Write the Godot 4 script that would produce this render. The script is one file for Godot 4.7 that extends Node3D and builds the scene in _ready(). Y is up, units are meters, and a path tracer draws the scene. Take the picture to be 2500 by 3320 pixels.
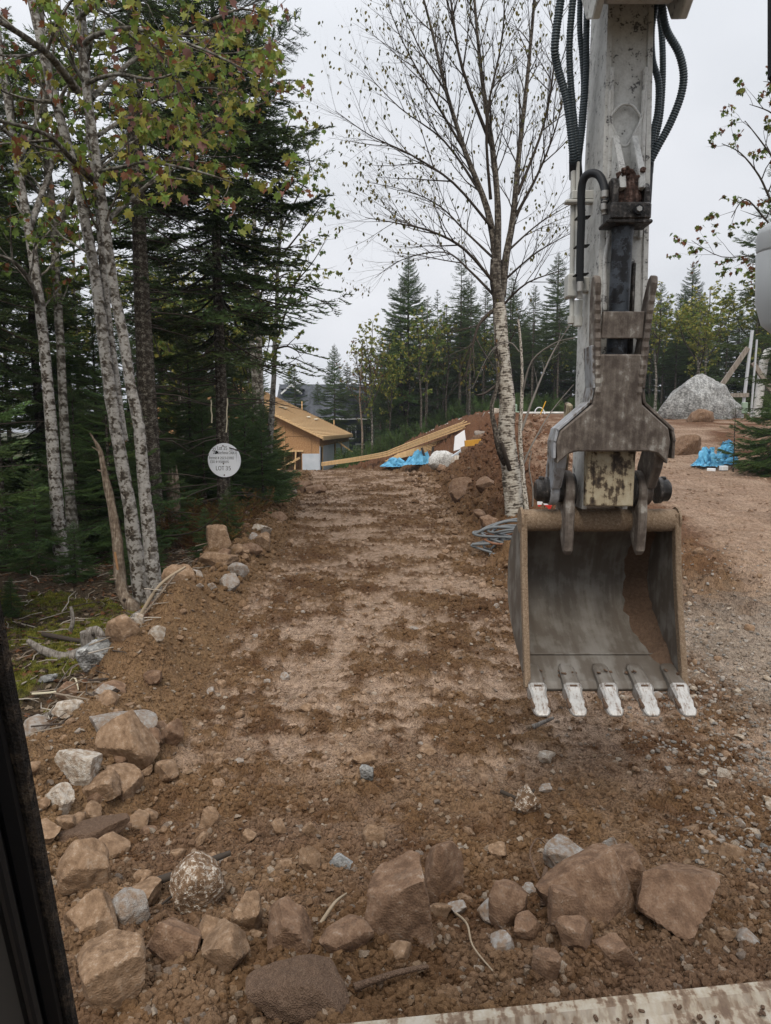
extends Node3D
# An excavator's view over a freshly graded driveway to a house under construction in a spruce clearing.
# World: x right, y up, the drive runs towards -z; metres.

var used := {}
var M := {}
var n1 := FastNoiseLite.new()
var n2 := FastNoiseLite.new()
var n3 := FastNoiseLite.new()
var rng := RandomNumberGenerator.new()

func _ready() -> void:
	rng.seed = 4711
	for k in 3:
		var f: FastNoiseLite = [n1, n2, n3][k]
		f.seed = 31 + k * 17
		f.noise_type = FastNoiseLite.TYPE_SIMPLEX_SMOOTH
		f.frequency = 1.0
		f.fractal_type = [FastNoiseLite.FRACTAL_FBM, FastNoiseLite.FRACTAL_FBM, FastNoiseLite.FRACTAL_NONE][k]
		f.fractal_octaves = [3, 4, 1][k]
	view_and_light()
	make_materials()
	build_ground()
	build_far_buildings()
	build_forest()
	build_excavator()
	build_site_things()
	build_rocks()
	build_litter()

# ---------------------------------------------------------------- camera, sky, sun
func view_and_light() -> void:
	var cam := Camera3D.new()
	cam.name = "camera"
	cam.fov = 70.0
	cam.near = 0.05
	cam.far = 1500.0
	add_child(cam)
	cam.position = Vector3(0, 2.2, 0)
	cam.rotation_degrees = Vector3(-6.6, 0, 0)
	cam.current = true
	var env := Environment.new()
	env.background_mode = Environment.BG_SKY
	var sky := Sky.new()
	var pano := PanoramaSkyMaterial.new()
	pano.panorama = ImageTexture.create_from_image(overcast())
	sky.sky_material = pano
	env.sky = sky
	env.background_energy_multiplier = 1.0
	env.tonemap_mode = Environment.TONE_MAPPER_LINEAR
	env.tonemap_exposure = 1.38
	env.sdfgi_enabled = true
	env.ssao_enabled = true
	env.ssil_enabled = true
	env.fog_enabled = true
	env.fog_density = 0.0004
	env.fog_light_color = Color(0.78, 0.81, 0.86)
	var we := WorldEnvironment.new()
	we.name = "world_environment"
	we.environment = env
	add_child(we)
	var sun := DirectionalLight3D.new()
	sun.name = "sun"
	sun.light_color = Color(1.0, 0.96, 0.9)
	sun.light_energy = 0.5
	sun.light_angular_distance = 25.0
	sun.shadow_enabled = true
	sun.rotation_degrees = Vector3(-50, -5, 0)
	add_child(sun)

func overcast() -> Image:
	# an overcast sky, brighter overhead as cloud decks are, with soft cloud rolls
	var w := 768
	var h := 384
	var img := Image.create(w, h, false, Image.FORMAT_RGBF)
	var f := FastNoiseLite.new()
	f.seed = 9
	f.frequency = 1.0
	f.fractal_octaves = 5
	f.fractal_gain = 0.5
	for j in h:
		var el := (0.5 - (j + 0.5) / h) * PI
		for i in w:
			var az := (i + 0.5) / w * TAU
			var s := sin(el)
			var q := 1.0 / (maxf(s, 0.0) + 0.28)
			var p := Vector3(cos(az) * cos(el) * q, sin(az) * cos(el) * q, 3.0)
			var c := f.get_noise_3d(p.x * 0.8, p.y * 0.8, p.z) + 0.35 * f.get_noise_3d(p.x * 2.6, p.y * 2.6, 7.0)
			var base := 0.55 + 0.12 * maxf(s, 0.0) + 1.1 * pow(maxf(s, 0.0), 4.0)
			var v := base * (1.0 + 0.17 * c)
			if s < 0.0:
				v = 0.3
			img.set_pixel(i, j, Color(v * (0.955 + 0.03 * c), v * (0.985 + 0.012 * c), v * 1.045))
	return img

# ---------------------------------------------------------------- naming
func numbered(called: String) -> String:
	var k: int = used.get(called, 0)
	used[called] = k + 1
	return called if k == 0 else "%s_%03d" % [called, k]

func tag(o: Node, label: String, category := "", group := "") -> Node:
	if label != "":
		o.set_meta("label", label)
	if category != "":
		o.set_meta("category", category)
	if group != "":
		o.set_meta("group", group)
	return o

func kind(o: Node, k: String) -> Node:
	o.set_meta("kind", k)
	return o

func thing(called: String, label: String, category: String, at := Vector3.ZERO, turn := 0.0, group := "") -> Node3D:
	var o := Node3D.new()
	o.name = numbered(called)
	add_child(o)
	o.position = at
	o.rotation.y = turn
	tag(o, label, category, group)
	return o

func put(called: String, mesh: Mesh, mat: Material, parent: Node = self, at := Transform3D.IDENTITY) -> MeshInstance3D:
	var o := MeshInstance3D.new()
	o.name = numbered(called) if parent == self else called
	o.mesh = mesh
	o.material_override = mat
	o.transform = at
	parent.add_child(o, true)
	return o

func many(called: String, mesh: Mesh, mat: Material, places: Array, colors: Array, parent: Node = self) -> MultiMeshInstance3D:
	var mm := MultiMesh.new()
	mm.transform_format = MultiMesh.TRANSFORM_3D
	mm.use_colors = colors.size() > 0
	mm.mesh = mesh
	mm.instance_count = places.size()
	for i in places.size():
		mm.set_instance_transform(i, places[i])
		if colors.size() > 0:
			mm.set_instance_color(i, colors[i])
	var o := MultiMeshInstance3D.new()
	o.name = numbered(called) if parent == self else called
	o.multimesh = mm
	o.material_override = mat
	kind(o, "stuff")
	parent.add_child(o, true)
	return o

func copy(src: Node3D, called: String, label: String, at: Vector3, turn := 0.0, size := Vector3.ONE, group := "") -> Node3D:
	var o: Node3D = src.duplicate()
	o.name = numbered(called)
	add_child(o)
	o.position = at
	o.rotation = Vector3(0, turn, 0)
	o.scale = size
	tag(o, label, "", group)
	return o

# ---------------------------------------------------------------- mesh building
class MB:
	var v := PackedVector3Array()
	var n := PackedVector3Array()
	var c := PackedColorArray()
	var uv := PackedVector2Array()
	var idx := PackedInt32Array()
	var col := Color(1, 1, 1)

	func vert(p: Vector3, nn: Vector3, t := Vector2.ZERO) -> int:
		v.push_back(p); n.push_back(nn); c.push_back(col); uv.push_back(t)
		return v.size() - 1

	func tri(a: Vector3, b: Vector3, d: Vector3) -> void:
		# given anticlockwise seen from outside; stored clockwise
		var nn := (b - a).cross(d - a).normalized()
		var k := v.size()
		for p in [a, b, d]:
			v.push_back(p); n.push_back(nn); c.push_back(col); uv.push_back(Vector2(p.x + p.z, p.y))
		idx.push_back(k); idx.push_back(k + 2); idx.push_back(k + 1)

	func quad(a: Vector3, b: Vector3, d: Vector3, e: Vector3) -> void:
		tri(a, b, d)
		tri(a, d, e)

	func box(at: Vector3, size: Vector3, basis := Basis.IDENTITY, bevel := 0.0) -> void:
		# a box with chamfered edges: 6 faces, 12 edge strips and 8 corners
		var h := size * 0.5
		var g := minf(bevel, minf(h.x, minf(h.y, h.z)) * 0.9)
		if g <= 0.0:
			g = minf(0.0006, minf(h.x, minf(h.y, h.z)) * 0.3)
		var ax := [basis.x, basis.y, basis.z]
		for a in 3:
			for s in [-1.0, 1.0]:
				var b := (a + 1) % 3
				var d := (a + 2) % 3
				var o: Vector3 = at + ax[a] * h[a] * s
				var p: Vector3 = ax[b] * (h[b] - g)
				var q: Vector3 = ax[d] * (h[d] - g)
				if s > 0:
					quad(o - p - q, o + p - q, o + p + q, o - p + q)
				else:
					quad(o - p - q, o - p + q, o + p + q, o + p - q)
		for a in 3:
			var b := (a + 1) % 3
			var d := (a + 2) % 3
			for s in [-1.0, 1.0]:
				for t in [-1.0, 1.0]:
					var l: Vector3 = ax[a] * (h[a] - g)
					var p0: Vector3 = at + ax[b] * h[b] * s + ax[d] * (h[d] - g) * t
					var p1: Vector3 = at + ax[b] * (h[b] - g) * s + ax[d] * h[d] * t
					if s * t > 0:
						face(p0 - l, p0 + l, p1 + l, p1 - l, ax[b] * s + ax[d] * t)
					else:
						face(p0 - l, p0 + l, p1 + l, p1 - l, ax[b] * s + ax[d] * t)
		for sx in [-1.0, 1.0]:
			for sy in [-1.0, 1.0]:
				for sz in [-1.0, 1.0]:
					var a0: Vector3 = at + ax[0] * h.x * sx + ax[1] * (h.y - g) * sy + ax[2] * (h.z - g) * sz
					var a1: Vector3 = at + ax[0] * (h.x - g) * sx + ax[1] * h.y * sy + ax[2] * (h.z - g) * sz
					var a2: Vector3 = at + ax[0] * (h.x - g) * sx + ax[1] * (h.y - g) * sy + ax[2] * h.z * sz
					if sx * sy * sz > 0:
						tri(a0, a1, a2)
					else:
						tri(a0, a2, a1)

	func face(a: Vector3, b: Vector3, d: Vector3, e: Vector3, out: Vector3) -> void:
		if (b - a).cross(d - a).dot(out) >= 0.0:
			quad(a, b, d, e)
		else:
			quad(a, e, d, b)

	func tube(pts: Array, radii: Array, sides := 8, caps := true, rough := 0.0, noise: FastNoiseLite = null, vscale := 1.0) -> void:
		var cnt := pts.size()
		var ref := Vector3(0, 0, 1)
		var d0: Vector3 = (pts[1] - pts[0]).normalized()
		if absf(d0.dot(ref)) > 0.9:
			ref = Vector3(1, 0, 0)
		var side := d0.cross(ref).normalized()
		var first := v.size()
		var along := 0.0
		for i in cnt:
			var dir: Vector3
			if i == 0:
				dir = pts[1] - pts[0]
			elif i == cnt - 1:
				dir = pts[i] - pts[i - 1]
			else:
				dir = pts[i + 1] - pts[i - 1]
			dir = dir.normalized()
			if i > 0:
				along += pts[i].distance_to(pts[i - 1])
			side = (side - dir * side.dot(dir)).normalized()
			var up := side.cross(dir)
			var slope := 0.0
			if i > 0:
				slope = (radii[i - 1] - radii[i]) / maxf(0.001, pts[i].distance_to(pts[i - 1]))
			for k in sides + 1:
				var a := TAU * (k % sides) / sides
				var r := side * cos(a) + up * sin(a)
				var rad: float = radii[i]
				if noise:
					rad *= 1.0 + rough * noise.get_noise_3d(pts[i].x * 3.0 + r.x, pts[i].y * 3.0 + r.y, pts[i].z * 3.0 + r.z)
				vert(pts[i] + r * rad, (r + dir * slope).normalized(), Vector2(float(k) / sides, along * vscale))
		for i in cnt - 1:
			for k in sides:
				var a := first + i * (sides + 1) + k
				var b := a + sides + 1
				idx.append_array(PackedInt32Array([a, a + 1, b, a + 1, b + 1, b]))
		if caps:
			for e in [0, cnt - 1]:
				var base: int = first + e * (sides + 1)
				for k in range(1, sides - 1):
					if e == 0:
						tri(v[base], v[base + k], v[base + k + 1])
					else:
						tri(v[base], v[base + k + 1], v[base + k])

	func prism(poly: PackedVector2Array, basis: Basis, at: Vector3, depth: float, bevel := 0.0) -> void:
		# a flat outline (in basis.x, basis.y) given depth along basis.z, its rim chamfered
		var p := poly
		if not Geometry2D.is_polygon_clockwise(p):
			p = p.duplicate()
			p.reverse()
		var inner := p
		if bevel > 0.0:
			var off := Geometry2D.offset_polygon(p, -bevel, Geometry2D.JOIN_MITER)
			if off.size() == 1 and off[0].size() == p.size():
				inner = off[0]
				if not Geometry2D.is_polygon_clockwise(inner):
					inner.reverse()
				var best := 0
				for k in p.size():
					if inner[k].distance_to(p[0]) < inner[best].distance_to(p[0]):
						best = k
				var turned := PackedVector2Array()
				for k in p.size():
					turned.push_back(inner[(k + best) % p.size()])
				inner = turned
			else:
				bevel = 0.0
		var h := depth * 0.5
		var t := Geometry2D.triangulate_polygon(inner)
		for z in [-1.0, 1.0]:
			for k in range(0, t.size(), 3):
				var q := []
				for m in 3:
					var u := inner[t[k + m]]
					q.push_back(at + basis.x * u.x + basis.y * u.y + basis.z * h * z)
				if (q[1] - q[0]).cross(q[2] - q[0]).dot(basis.z * z) >= 0:
					tri(q[0], q[1], q[2])
				else:
					tri(q[0], q[2], q[1])
		for k in p.size():
			var a := p[k]
			var b := p[(k + 1) % p.size()]
			var ia := inner[k]
			var ib := inner[(k + 1) % p.size()]
			var e := (b - a).orthogonal()
			var out := (basis.x * e.x + basis.y * e.y)
			var mid := at + basis.x * (a.x + b.x) * 0.5 + basis.y * (a.y + b.y) * 0.5
			var tst := (a + b) * 0.5 + e.normalized() * 0.0005
			if Geometry2D.is_point_in_polygon(tst, p):
				out = -out
			var A := at + basis.x * a.x + basis.y * a.y
			var B := at + basis.x * b.x + basis.y * b.y
			var IA := at + basis.x * ia.x + basis.y * ia.y
			var IB := at + basis.x * ib.x + basis.y * ib.y
			var hz := basis.z * (h - bevel)
			face(A - hz, B - hz, B + hz, A + hz, out)
			if bevel > 0.0:
				face(A + hz, B + hz, IB + basis.z * h, IA + basis.z * h, out + basis.z * out.length())
				face(A - hz, B - hz, IB - basis.z * h, IA - basis.z * h, out - basis.z * out.length())

	func loft(rings: Array, closed := true, caps := true) -> void:
		# rings of equal length; flat-shaded skin
		var m: int = rings[0].size()
		var mid0 := Vector3.ZERO
		for i in rings.size() - 1:
			var ca := Vector3.ZERO
			for p in rings[i]:
				ca += p / m
			for k in (m if closed else m - 1):
				var a: Vector3 = rings[i][k]
				var b: Vector3 = rings[i][(k + 1) % m]
				var d: Vector3 = rings[i + 1][(k + 1) % m]
				var e: Vector3 = rings[i + 1][k]
				face(a, b, d, e, (a + b) * 0.5 - ca)
		if caps:
			for e in [0, rings.size() - 1]:
				var r: Array = rings[e]
				var o: Array = rings[1 if e == 0 else rings.size() - 2]
				var outw: Vector3 = r[0] - o[0]
				for k in range(1, m - 1):
					if (r[k] - r[0]).cross(r[k + 1] - r[0]).dot(outw) >= 0:
						tri(r[0], r[k], r[k + 1])
					else:
						tri(r[0], r[k + 1], r[k])

	func leaf(p: Vector3, x: Vector3, y: Vector3) -> void:
		# one plain needle or blade: a triangle, base p
		var k := v.size()
		var nn := x.cross(y).normalized()
		for q in [p - x, p + x, p + y]:
			v.push_back(q); n.push_back(nn); c.push_back(col); uv.push_back(Vector2.ZERO)
		idx.push_back(k); idx.push_back(k + 2); idx.push_back(k + 1)

	func mesh() -> ArrayMesh:
		var arr := []
		arr.resize(Mesh.ARRAY_MAX)
		arr[Mesh.ARRAY_VERTEX] = v
		arr[Mesh.ARRAY_NORMAL] = n
		arr[Mesh.ARRAY_COLOR] = c
		arr[Mesh.ARRAY_TEX_UV] = uv
		arr[Mesh.ARRAY_INDEX] = idx
		var m := ArrayMesh.new()
		m.add_surface_from_arrays(Mesh.PRIMITIVE_TRIANGLES, arr)
		return m

func lut(table: Array, d: float) -> float:
	# table of [d, value] pairs, straight lines between
	if d <= table[0][0]:
		return table[0][1]
	for k in range(1, table.size()):
		if d <= table[k][0]:
			return lerpf(table[k - 1][1], table[k][1], (d - table[k - 1][0]) / (table[k][0] - table[k - 1][0]))
	return table[-1][1]

func curve(pts: Array, steps: int) -> Array:
	# a smooth line through points (Catmull-Rom)
	var out := []
	for i in pts.size() - 1:
		var a: Vector3 = pts[maxi(i - 1, 0)]
		var b: Vector3 = pts[i]
		var d: Vector3 = pts[i + 1]
		var e: Vector3 = pts[mini(i + 2, pts.size() - 1)]
		for k in steps:
			out.push_back(b.cubic_interpolate(d, a, e, float(k) / steps))
	out.push_back(pts[-1])
	return out

# ---------------------------------------------------------------- materials
func noise_bytes(size: int, freq: float, octaves: int, sd: int, type := FastNoiseLite.TYPE_SIMPLEX_SMOOTH, stretch := 1.0) -> PackedByteArray:
	var f := FastNoiseLite.new()
	f.seed = sd
	f.noise_type = type
	f.frequency = freq / size
	f.fractal_octaves = octaves
	f.fractal_type = FastNoiseLite.FRACTAL_FBM if octaves > 1 else FastNoiseLite.FRACTAL_NONE
	if type == FastNoiseLite.TYPE_CELLULAR:
		f.cellular_return_type = FastNoiseLite.RETURN_DISTANCE2_SUB
	var img := f.get_seamless_image(size if stretch > 0.0 else int(size / -stretch), int(size / stretch) if stretch > 0.0 else size, false, false, 0.12, true)
	if stretch != 1.0:
		img.resize(size, size, Image.INTERPOLATE_CUBIC)
	img.convert(Image.FORMAT_L8)
	return img.get_data()

func blend(size: int, layers: Array, sharp := 1.0) -> PackedByteArray:
	# layers: [bytes, weight]; the sum, stretched about its middle
	var out := PackedByteArray()
	out.resize(size * size)
	var total := 0.0
	for l in layers:
		total += absf(l[1])
	for i in size * size:
		var s := 0.0
		for l in layers:
			s += (l[0][i] - 127.5) * l[1]
		out[i] = clampi(int(127.5 + s / total * sharp), 0, 255)
	return out

func picture(size: int, bytes: PackedByteArray, stops: Array, colors: Array) -> ImageTexture:
	var g := Gradient.new()
	g.offsets = PackedFloat32Array(stops)
	g.colors = PackedColorArray(colors)
	var table := PackedByteArray()
	for k in 256:
		var c := g.sample(k / 255.0)
		table.append_array(PackedByteArray([int(c.r * 255), int(c.g * 255), int(c.b * 255)]))
	var data := PackedByteArray()
	data.resize(size * size * 3)
	for i in size * size:
		var k := bytes[i] * 3
		data[i * 3] = table[k]
		data[i * 3 + 1] = table[k + 1]
		data[i * 3 + 2] = table[k + 2]
	var img := Image.create_from_data(size, size, false, Image.FORMAT_RGB8, data)
	img.generate_mipmaps()
	return ImageTexture.create_from_image(img)

func grey(size: int, bytes: PackedByteArray) -> ImageTexture:
	var img := Image.create_from_data(size, size, false, Image.FORMAT_L8, bytes)
	return ImageTexture.create_from_image(img)

func mat(called: String, color: Color, rough: float, tex: Texture2D = null, relief: Texture2D = null, cm := 0.3, scale := 1.0, world := false, metal := 0.0) -> StandardMaterial3D:
	var m := StandardMaterial3D.new()
	m.resource_name = called
	m.albedo_color = color
	m.roughness = rough
	m.metallic = metal
	m.metallic_specular = 0.35
	if tex:
		m.albedo_texture = tex
	if relief:
		m.heightmap_enabled = true
		m.heightmap_texture = relief
		m.heightmap_scale = cm
	if tex or relief:
		m.uv1_triplanar = true
		m.uv1_world_triplanar = world
		m.uv1_scale = Vector3.ONE * scale
	M[called] = m
	return m

func lin(r: float, g: float, b: float) -> Color:
	return Color(r, g, b).linear_to_srgb()

func grad(a: Color, b: Color, c: Color, d: Color) -> Array:
	return [a, b, c, d]

func make_materials() -> void:
	var S := 512
	var fine := noise_bytes(S, 60, 4, 1)
	var mid := noise_bytes(S, 14, 5, 2)
	var big := noise_bytes(S, 4, 5, 3)
	var cell := noise_bytes(S, 40, 1, 4, FastNoiseLite.TYPE_CELLULAR)
	var cell2 := noise_bytes(S, 12, 2, 5, FastNoiseLite.TYPE_CELLULAR)
	var streak := noise_bytes(S, 20, 4, 6, FastNoiseLite.TYPE_SIMPLEX_SMOOTH, 8.0)
	var g0 := Color(0.62, 0.62, 0.62)
	var g1 := Color(1, 1, 1)
	# soil: crumbs between darker gaps
	var soil := blend(S, [[fine, 1.0], [mid, 0.7], [cell, 0.5]], 2.0)
	var t_soil := picture(S, soil, [0.0, 0.35, 0.65, 1.0], [Color(0.55, 0.53, 0.51), Color(0.82, 0.81, 0.8), Color(0.93, 0.92, 0.9), Color(1, 1, 1)])
	var m := mat("soil", Color(1, 1, 1), 0.95, t_soil, grey(S, soil), 2.6, 0.9, true)
	m.vertex_color_use_as_albedo = true
	m.metallic_specular = 0.2
	m = mat("clod", Color(1, 1, 1), 0.95, t_soil, null, 0.0, 0.35)
	m.vertex_color_use_as_albedo = true
	m.metallic_specular = 0.2
	# rocks: dust-coated, grey, pale, granite
	var rk := blend(S, [[mid, 1.0], [fine, 0.6], [big, 0.8]], 2.4)
	var rb := blend(S, [[mid, 0.8], [fine, 0.8], [cell2, 0.6]], 1.6)
	var t_rb := grey(S, rb)
	mat("rock_dusty", Color(1, 1, 1), 0.92, picture(S, rk, [0.0, 0.45, 0.75, 1.0], [lin(0.11, 0.068, 0.04), lin(0.2, 0.128, 0.077), lin(0.255, 0.17, 0.108), lin(0.34, 0.265, 0.195)]), t_rb, 0.6, 2.2)
	mat("rock_brown", Color(1, 1, 1), 0.92, picture(S, rk, [0.0, 0.5, 0.8, 1.0], [lin(0.09, 0.053, 0.033), lin(0.17, 0.103, 0.064), lin(0.22, 0.143, 0.094), lin(0.28, 0.22, 0.17)]), t_rb, 0.6, 1.7)
	mat("rock_grey", Color(1, 1, 1), 0.85, picture(S, rk, [0.0, 0.35, 0.6, 1.0], [lin(0.18, 0.12, 0.078), lin(0.22, 0.17, 0.13), lin(0.25, 0.23, 0.21), lin(0.33, 0.32, 0.3)]), t_rb, 1.0, 2.6)
	mat("rock_pale", Color(1, 1, 1), 0.85, picture(S, rk, [0.0, 0.3, 0.55, 1.0], [lin(0.2, 0.135, 0.088), lin(0.3, 0.24, 0.18), lin(0.39, 0.345, 0.29), lin(0.5, 0.47, 0.43)]), t_rb, 1.0, 1.9)
	# the same for small stones, whose meshes are scaled down
	mat("stone_dusty", Color(1, 1, 1), 0.92, M.rock_dusty.albedo_texture, null, 0.0, 0.3)
	mat("stone_brown", Color(1, 1, 1), 0.92, M.rock_brown.albedo_texture, null, 0.0, 0.3)
	mat("stone_grey", Color(1, 1, 1), 0.88, M.rock_grey.albedo_texture, null, 0.0, 0.3)
	mat("stone_pale", Color(0.93, 0.92, 0.9), 0.88, M.rock_pale.albedo_texture, null, 0.0, 0.3)
	var sp := blend(S, [[fine, 0.5], [cell, 0.25], [mid, 1.1], [big, 0.7]], 3.4)
	mat("granite", Color(1, 1, 1), 0.9, picture(S, sp, [0.0, 0.38, 0.62, 1.0], [lin(0.1, 0.1, 0.095), lin(0.22, 0.22, 0.215), lin(0.33, 0.33, 0.32), lin(0.48, 0.48, 0.46)]), t_rb, 3.0, 0.7)
	mat("granite_clean", Color(1, 1, 1), 0.9, picture(S, sp, [0.0, 0.3, 0.5, 1.0], [lin(0.24, 0.23, 0.21), lin(0.42, 0.41, 0.39), lin(0.55, 0.54, 0.52), lin(0.66, 0.66, 0.64)]), t_rb, 1.5, 0.9)
	# a flecked cobble with white patches
	var wp := blend(S, [[mid, 1.3], [fine, 0.7], [big, 0.4]], 3.0)
	mat("rock_flecked", Color(1, 1, 1), 0.9, picture(S, wp, [0.0, 0.5, 0.77, 0.82], [lin(0.1, 0.06, 0.035), lin(0.19, 0.12, 0.07), lin(0.25, 0.17, 0.11), lin(0.66, 0.62, 0.55)]), t_rb, 1.4, 2.6)
	# bark
	var lich := blend(S, [[mid, 0.9], [big, 1.2], [fine, 0.3]], 3.4)
	var bk := blend(S, [[fine, 0.7], [mid, 0.8]], 2.0)
	var t_bk := grey(S, bk)
	mat("bark_lichen", Color(1, 1, 1), 0.95, picture(S, lich, [0.0, 0.3, 0.47, 0.56], [lin(0.028, 0.022, 0.016), lin(0.075, 0.06, 0.045), lin(0.17, 0.152, 0.13), lin(0.31, 0.3, 0.275)]), t_bk, 0.8, 1.4)
	mat("bark_grey", Color(1, 1, 1), 0.95, picture(S, lich, [0.0, 0.4, 0.6, 0.85], [lin(0.035, 0.03, 0.022), lin(0.08, 0.068, 0.053), lin(0.15, 0.135, 0.11), lin(0.28, 0.27, 0.24)]), t_bk, 0.8, 1.1)
	mat("bark_spruce", Color(1, 1, 1), 0.95, picture(S, lich, [0.0, 0.5, 0.75, 1.0], [lin(0.02, 0.016, 0.012), lin(0.05, 0.04, 0.03), lin(0.085, 0.07, 0.055), lin(0.2, 0.19, 0.16)]), t_bk, 1.2, 2.0)
	mat("twig", lin(0.05, 0.04, 0.032), 0.95)
	mat("twig_grey", lin(0.17, 0.155, 0.135), 0.95)
	mat("twig_bare", lin(0.3, 0.24, 0.17), 0.9)
	var dash := noise_bytes(S, 26, 4, 16, FastNoiseLite.TYPE_SIMPLEX_SMOOTH, -7.0)
	var birch := blend(S, [[dash, 0.9], [big, 1.0], [mid, 0.5], [fine, 0.2]], 2.6)
	m = mat("bark_birch", Color(1, 1, 1), 0.85, picture(S, birch, [0.0, 0.32, 0.46, 0.8], [lin(0.045, 0.038, 0.03), lin(0.12, 0.1, 0.08), lin(0.33, 0.295, 0.245), lin(0.5, 0.47, 0.41)]), grey(S, birch), 0.6, 1.0)
	m.uv1_triplanar = false
	m.uv1_scale = Vector3(1.0, 2.4, 1)
	m = mat("bark_birch_dark", Color(1, 1, 1), 0.9, picture(S, birch, [0.0, 0.45, 0.65, 0.9], [lin(0.022, 0.018, 0.014), lin(0.055, 0.045, 0.036), lin(0.11, 0.095, 0.078), lin(0.2, 0.18, 0.15)]), grey(S, birch), 0.6, 1.0)
	m.uv1_triplanar = false
	m.uv1_scale = Vector3(1.0, 1.6, 1)
	var dead := blend(S, [[streak, 1.0], [big, 1.0], [fine, 0.6]], 2.4)
	mat("dead_wood", Color(1, 1, 1), 0.9, picture(S, dead, [0.0, 0.4, 0.7, 1.0], [lin(0.06, 0.04, 0.028), lin(0.17, 0.125, 0.09), lin(0.28, 0.225, 0.17), lin(0.42, 0.37, 0.3)]), t_bk, 1.2, 2.6)
	mat("drift_wood", Color(1, 1, 1), 0.9, picture(S, dead, [0.0, 0.35, 0.6, 1.0], [lin(0.06, 0.05, 0.04), lin(0.15, 0.13, 0.11), lin(0.24, 0.215, 0.19), lin(0.36, 0.335, 0.3)]), t_bk, 0.8, 3.0)
	# foliage: the colour comes with each copy or vertex
	for q in [["needle", 0.75, 0.6], ["leaf", 0.55, 0.9], ["moss", 0.95, 0.1]]:
		m = mat(q[0], Color(1, 1, 1), q[1])
		m.vertex_color_use_as_albedo = true
		m.metallic_specular = 0.3
		m.cull_mode = BaseMaterial3D.CULL_DISABLED
		m.backlight_enabled = true
		m.backlight = Color(q[2], q[2], q[2])
	# machine
	var dirt := blend(S, [[big, 1.0], [mid, 0.7], [fine, 0.5]], 2.6)
	var scuff := blend(S, [[mid, 0.7], [fine, 0.3], [big, 1.1], [streak, 0.8]], 2.8)
	var smear := blend(S, [[big, 1.0], [mid, 0.3], [fine, 0.1], [streak, 0.6]], 2.3)
	var chips := blend(S, [[mid, 1.0], [fine, 0.7], [big, 0.6]], 1.7)
	mat("paint_white", Color(1, 1, 1), 0.42, picture(S, chips, [0.19, 0.23, 0.5, 0.8], [lin(0.09, 0.085, 0.085), lin(0.44, 0.435, 0.41), lin(0.53, 0.525, 0.5), lin(0.6, 0.6, 0.575)]), t_bk, 0.02, 1.1)
	mat("paint_cream", Color(1, 1, 1), 0.55, picture(S, scuff, [0.0, 0.36, 0.52, 1.0], [lin(0.035, 0.025, 0.018), lin(0.14, 0.105, 0.068), lin(0.36, 0.3, 0.2), lin(0.44, 0.385, 0.275)]), t_bk, 0.1, 1.6)
	mat("thumb_steel", Color(1, 1, 1), 0.62, picture(S, scuff, [0.1, 0.45, 0.75, 0.98], [lin(0.085, 0.068, 0.057), lin(0.145, 0.12, 0.1), lin(0.2, 0.172, 0.146), lin(0.35, 0.33, 0.295)]), t_rb, 0.2, 1.3, false, 0.1)
	mat("thumb_grey", Color(1, 1, 1), 0.42, picture(S, scuff, [0.1, 0.25, 0.5, 1.0], [lin(0.1, 0.075, 0.06), lin(0.24, 0.23, 0.22), lin(0.32, 0.33, 0.345), lin(0.4, 0.41, 0.43)]), t_bk, 0.06, 1.2, false, 0.2)
	mat("bucket_steel", Color(1, 1, 1), 0.6, picture(S, smear, [0.1, 0.44, 0.54, 0.9], [lin(0.115, 0.096, 0.078), lin(0.13, 0.112, 0.093), lin(0.165, 0.148, 0.127), lin(0.22, 0.205, 0.182)]), t_bk, 0.05, 0.9, false, 0.1)
	mat("bucket_mud", Color(1, 1, 1), 0.9, picture(S, soil, [0.0, 0.4, 0.7, 1.0], [lin(0.16, 0.105, 0.065), lin(0.27, 0.195, 0.13), lin(0.35, 0.27, 0.19), lin(0.43, 0.37, 0.29)]), grey(S, soil), 0.6, 3.0)
	mat("soil_cake", Color(1, 1, 1), 0.95, picture(S, soil, [0.0, 0.4, 0.7, 1.0], [lin(0.085, 0.054, 0.036), lin(0.14, 0.089, 0.059), lin(0.18, 0.12, 0.082), lin(0.24, 0.17, 0.12)]), grey(S, soil), 1.0, 3.0)
	mat("tooth_steel", Color(1, 1, 1), 0.36, picture(S, scuff, [0.05, 0.2, 0.4, 1.0], [lin(0.14, 0.09, 0.06), lin(0.3, 0.27, 0.24), lin(0.4, 0.385, 0.36), lin(0.46, 0.455, 0.435)]), t_bk, 0.12, 4.0, false, 0.35)
	mat("grease", Color(1, 1, 1), 0.4, picture(S, scuff, [0.0, 0.5, 0.75, 1.0], [lin(0.012, 0.011, 0.01), lin(0.03, 0.027, 0.025), lin(0.06, 0.05, 0.045), lin(0.16, 0.15, 0.14)]), t_bk, 0.3, 3.0)
	mat("rod_paint", Color(1, 1, 1), 0.42, picture(S, dirt, [0.0, 0.45, 0.47, 1.0], [lin(0.012, 0.012, 0.013), lin(0.014, 0.014, 0.016), lin(0.055, 0.064, 0.078), lin(0.065, 0.075, 0.088)]), t_bk, 0.05, 1.3)
	mat("rust", Color(1, 1, 1), 0.9, picture(S, scuff, [0.0, 0.45, 0.7, 1.0], [lin(0.03, 0.022, 0.018), lin(0.075, 0.045, 0.035), lin(0.15, 0.085, 0.065), lin(0.28, 0.2, 0.17)]), t_rb, 1.2, 4.0)
	mat("hose_rubber", lin(0.022, 0.024, 0.027), 0.5)
	mat("hose_guard", lin(0.045, 0.06, 0.07), 0.38)
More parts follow.
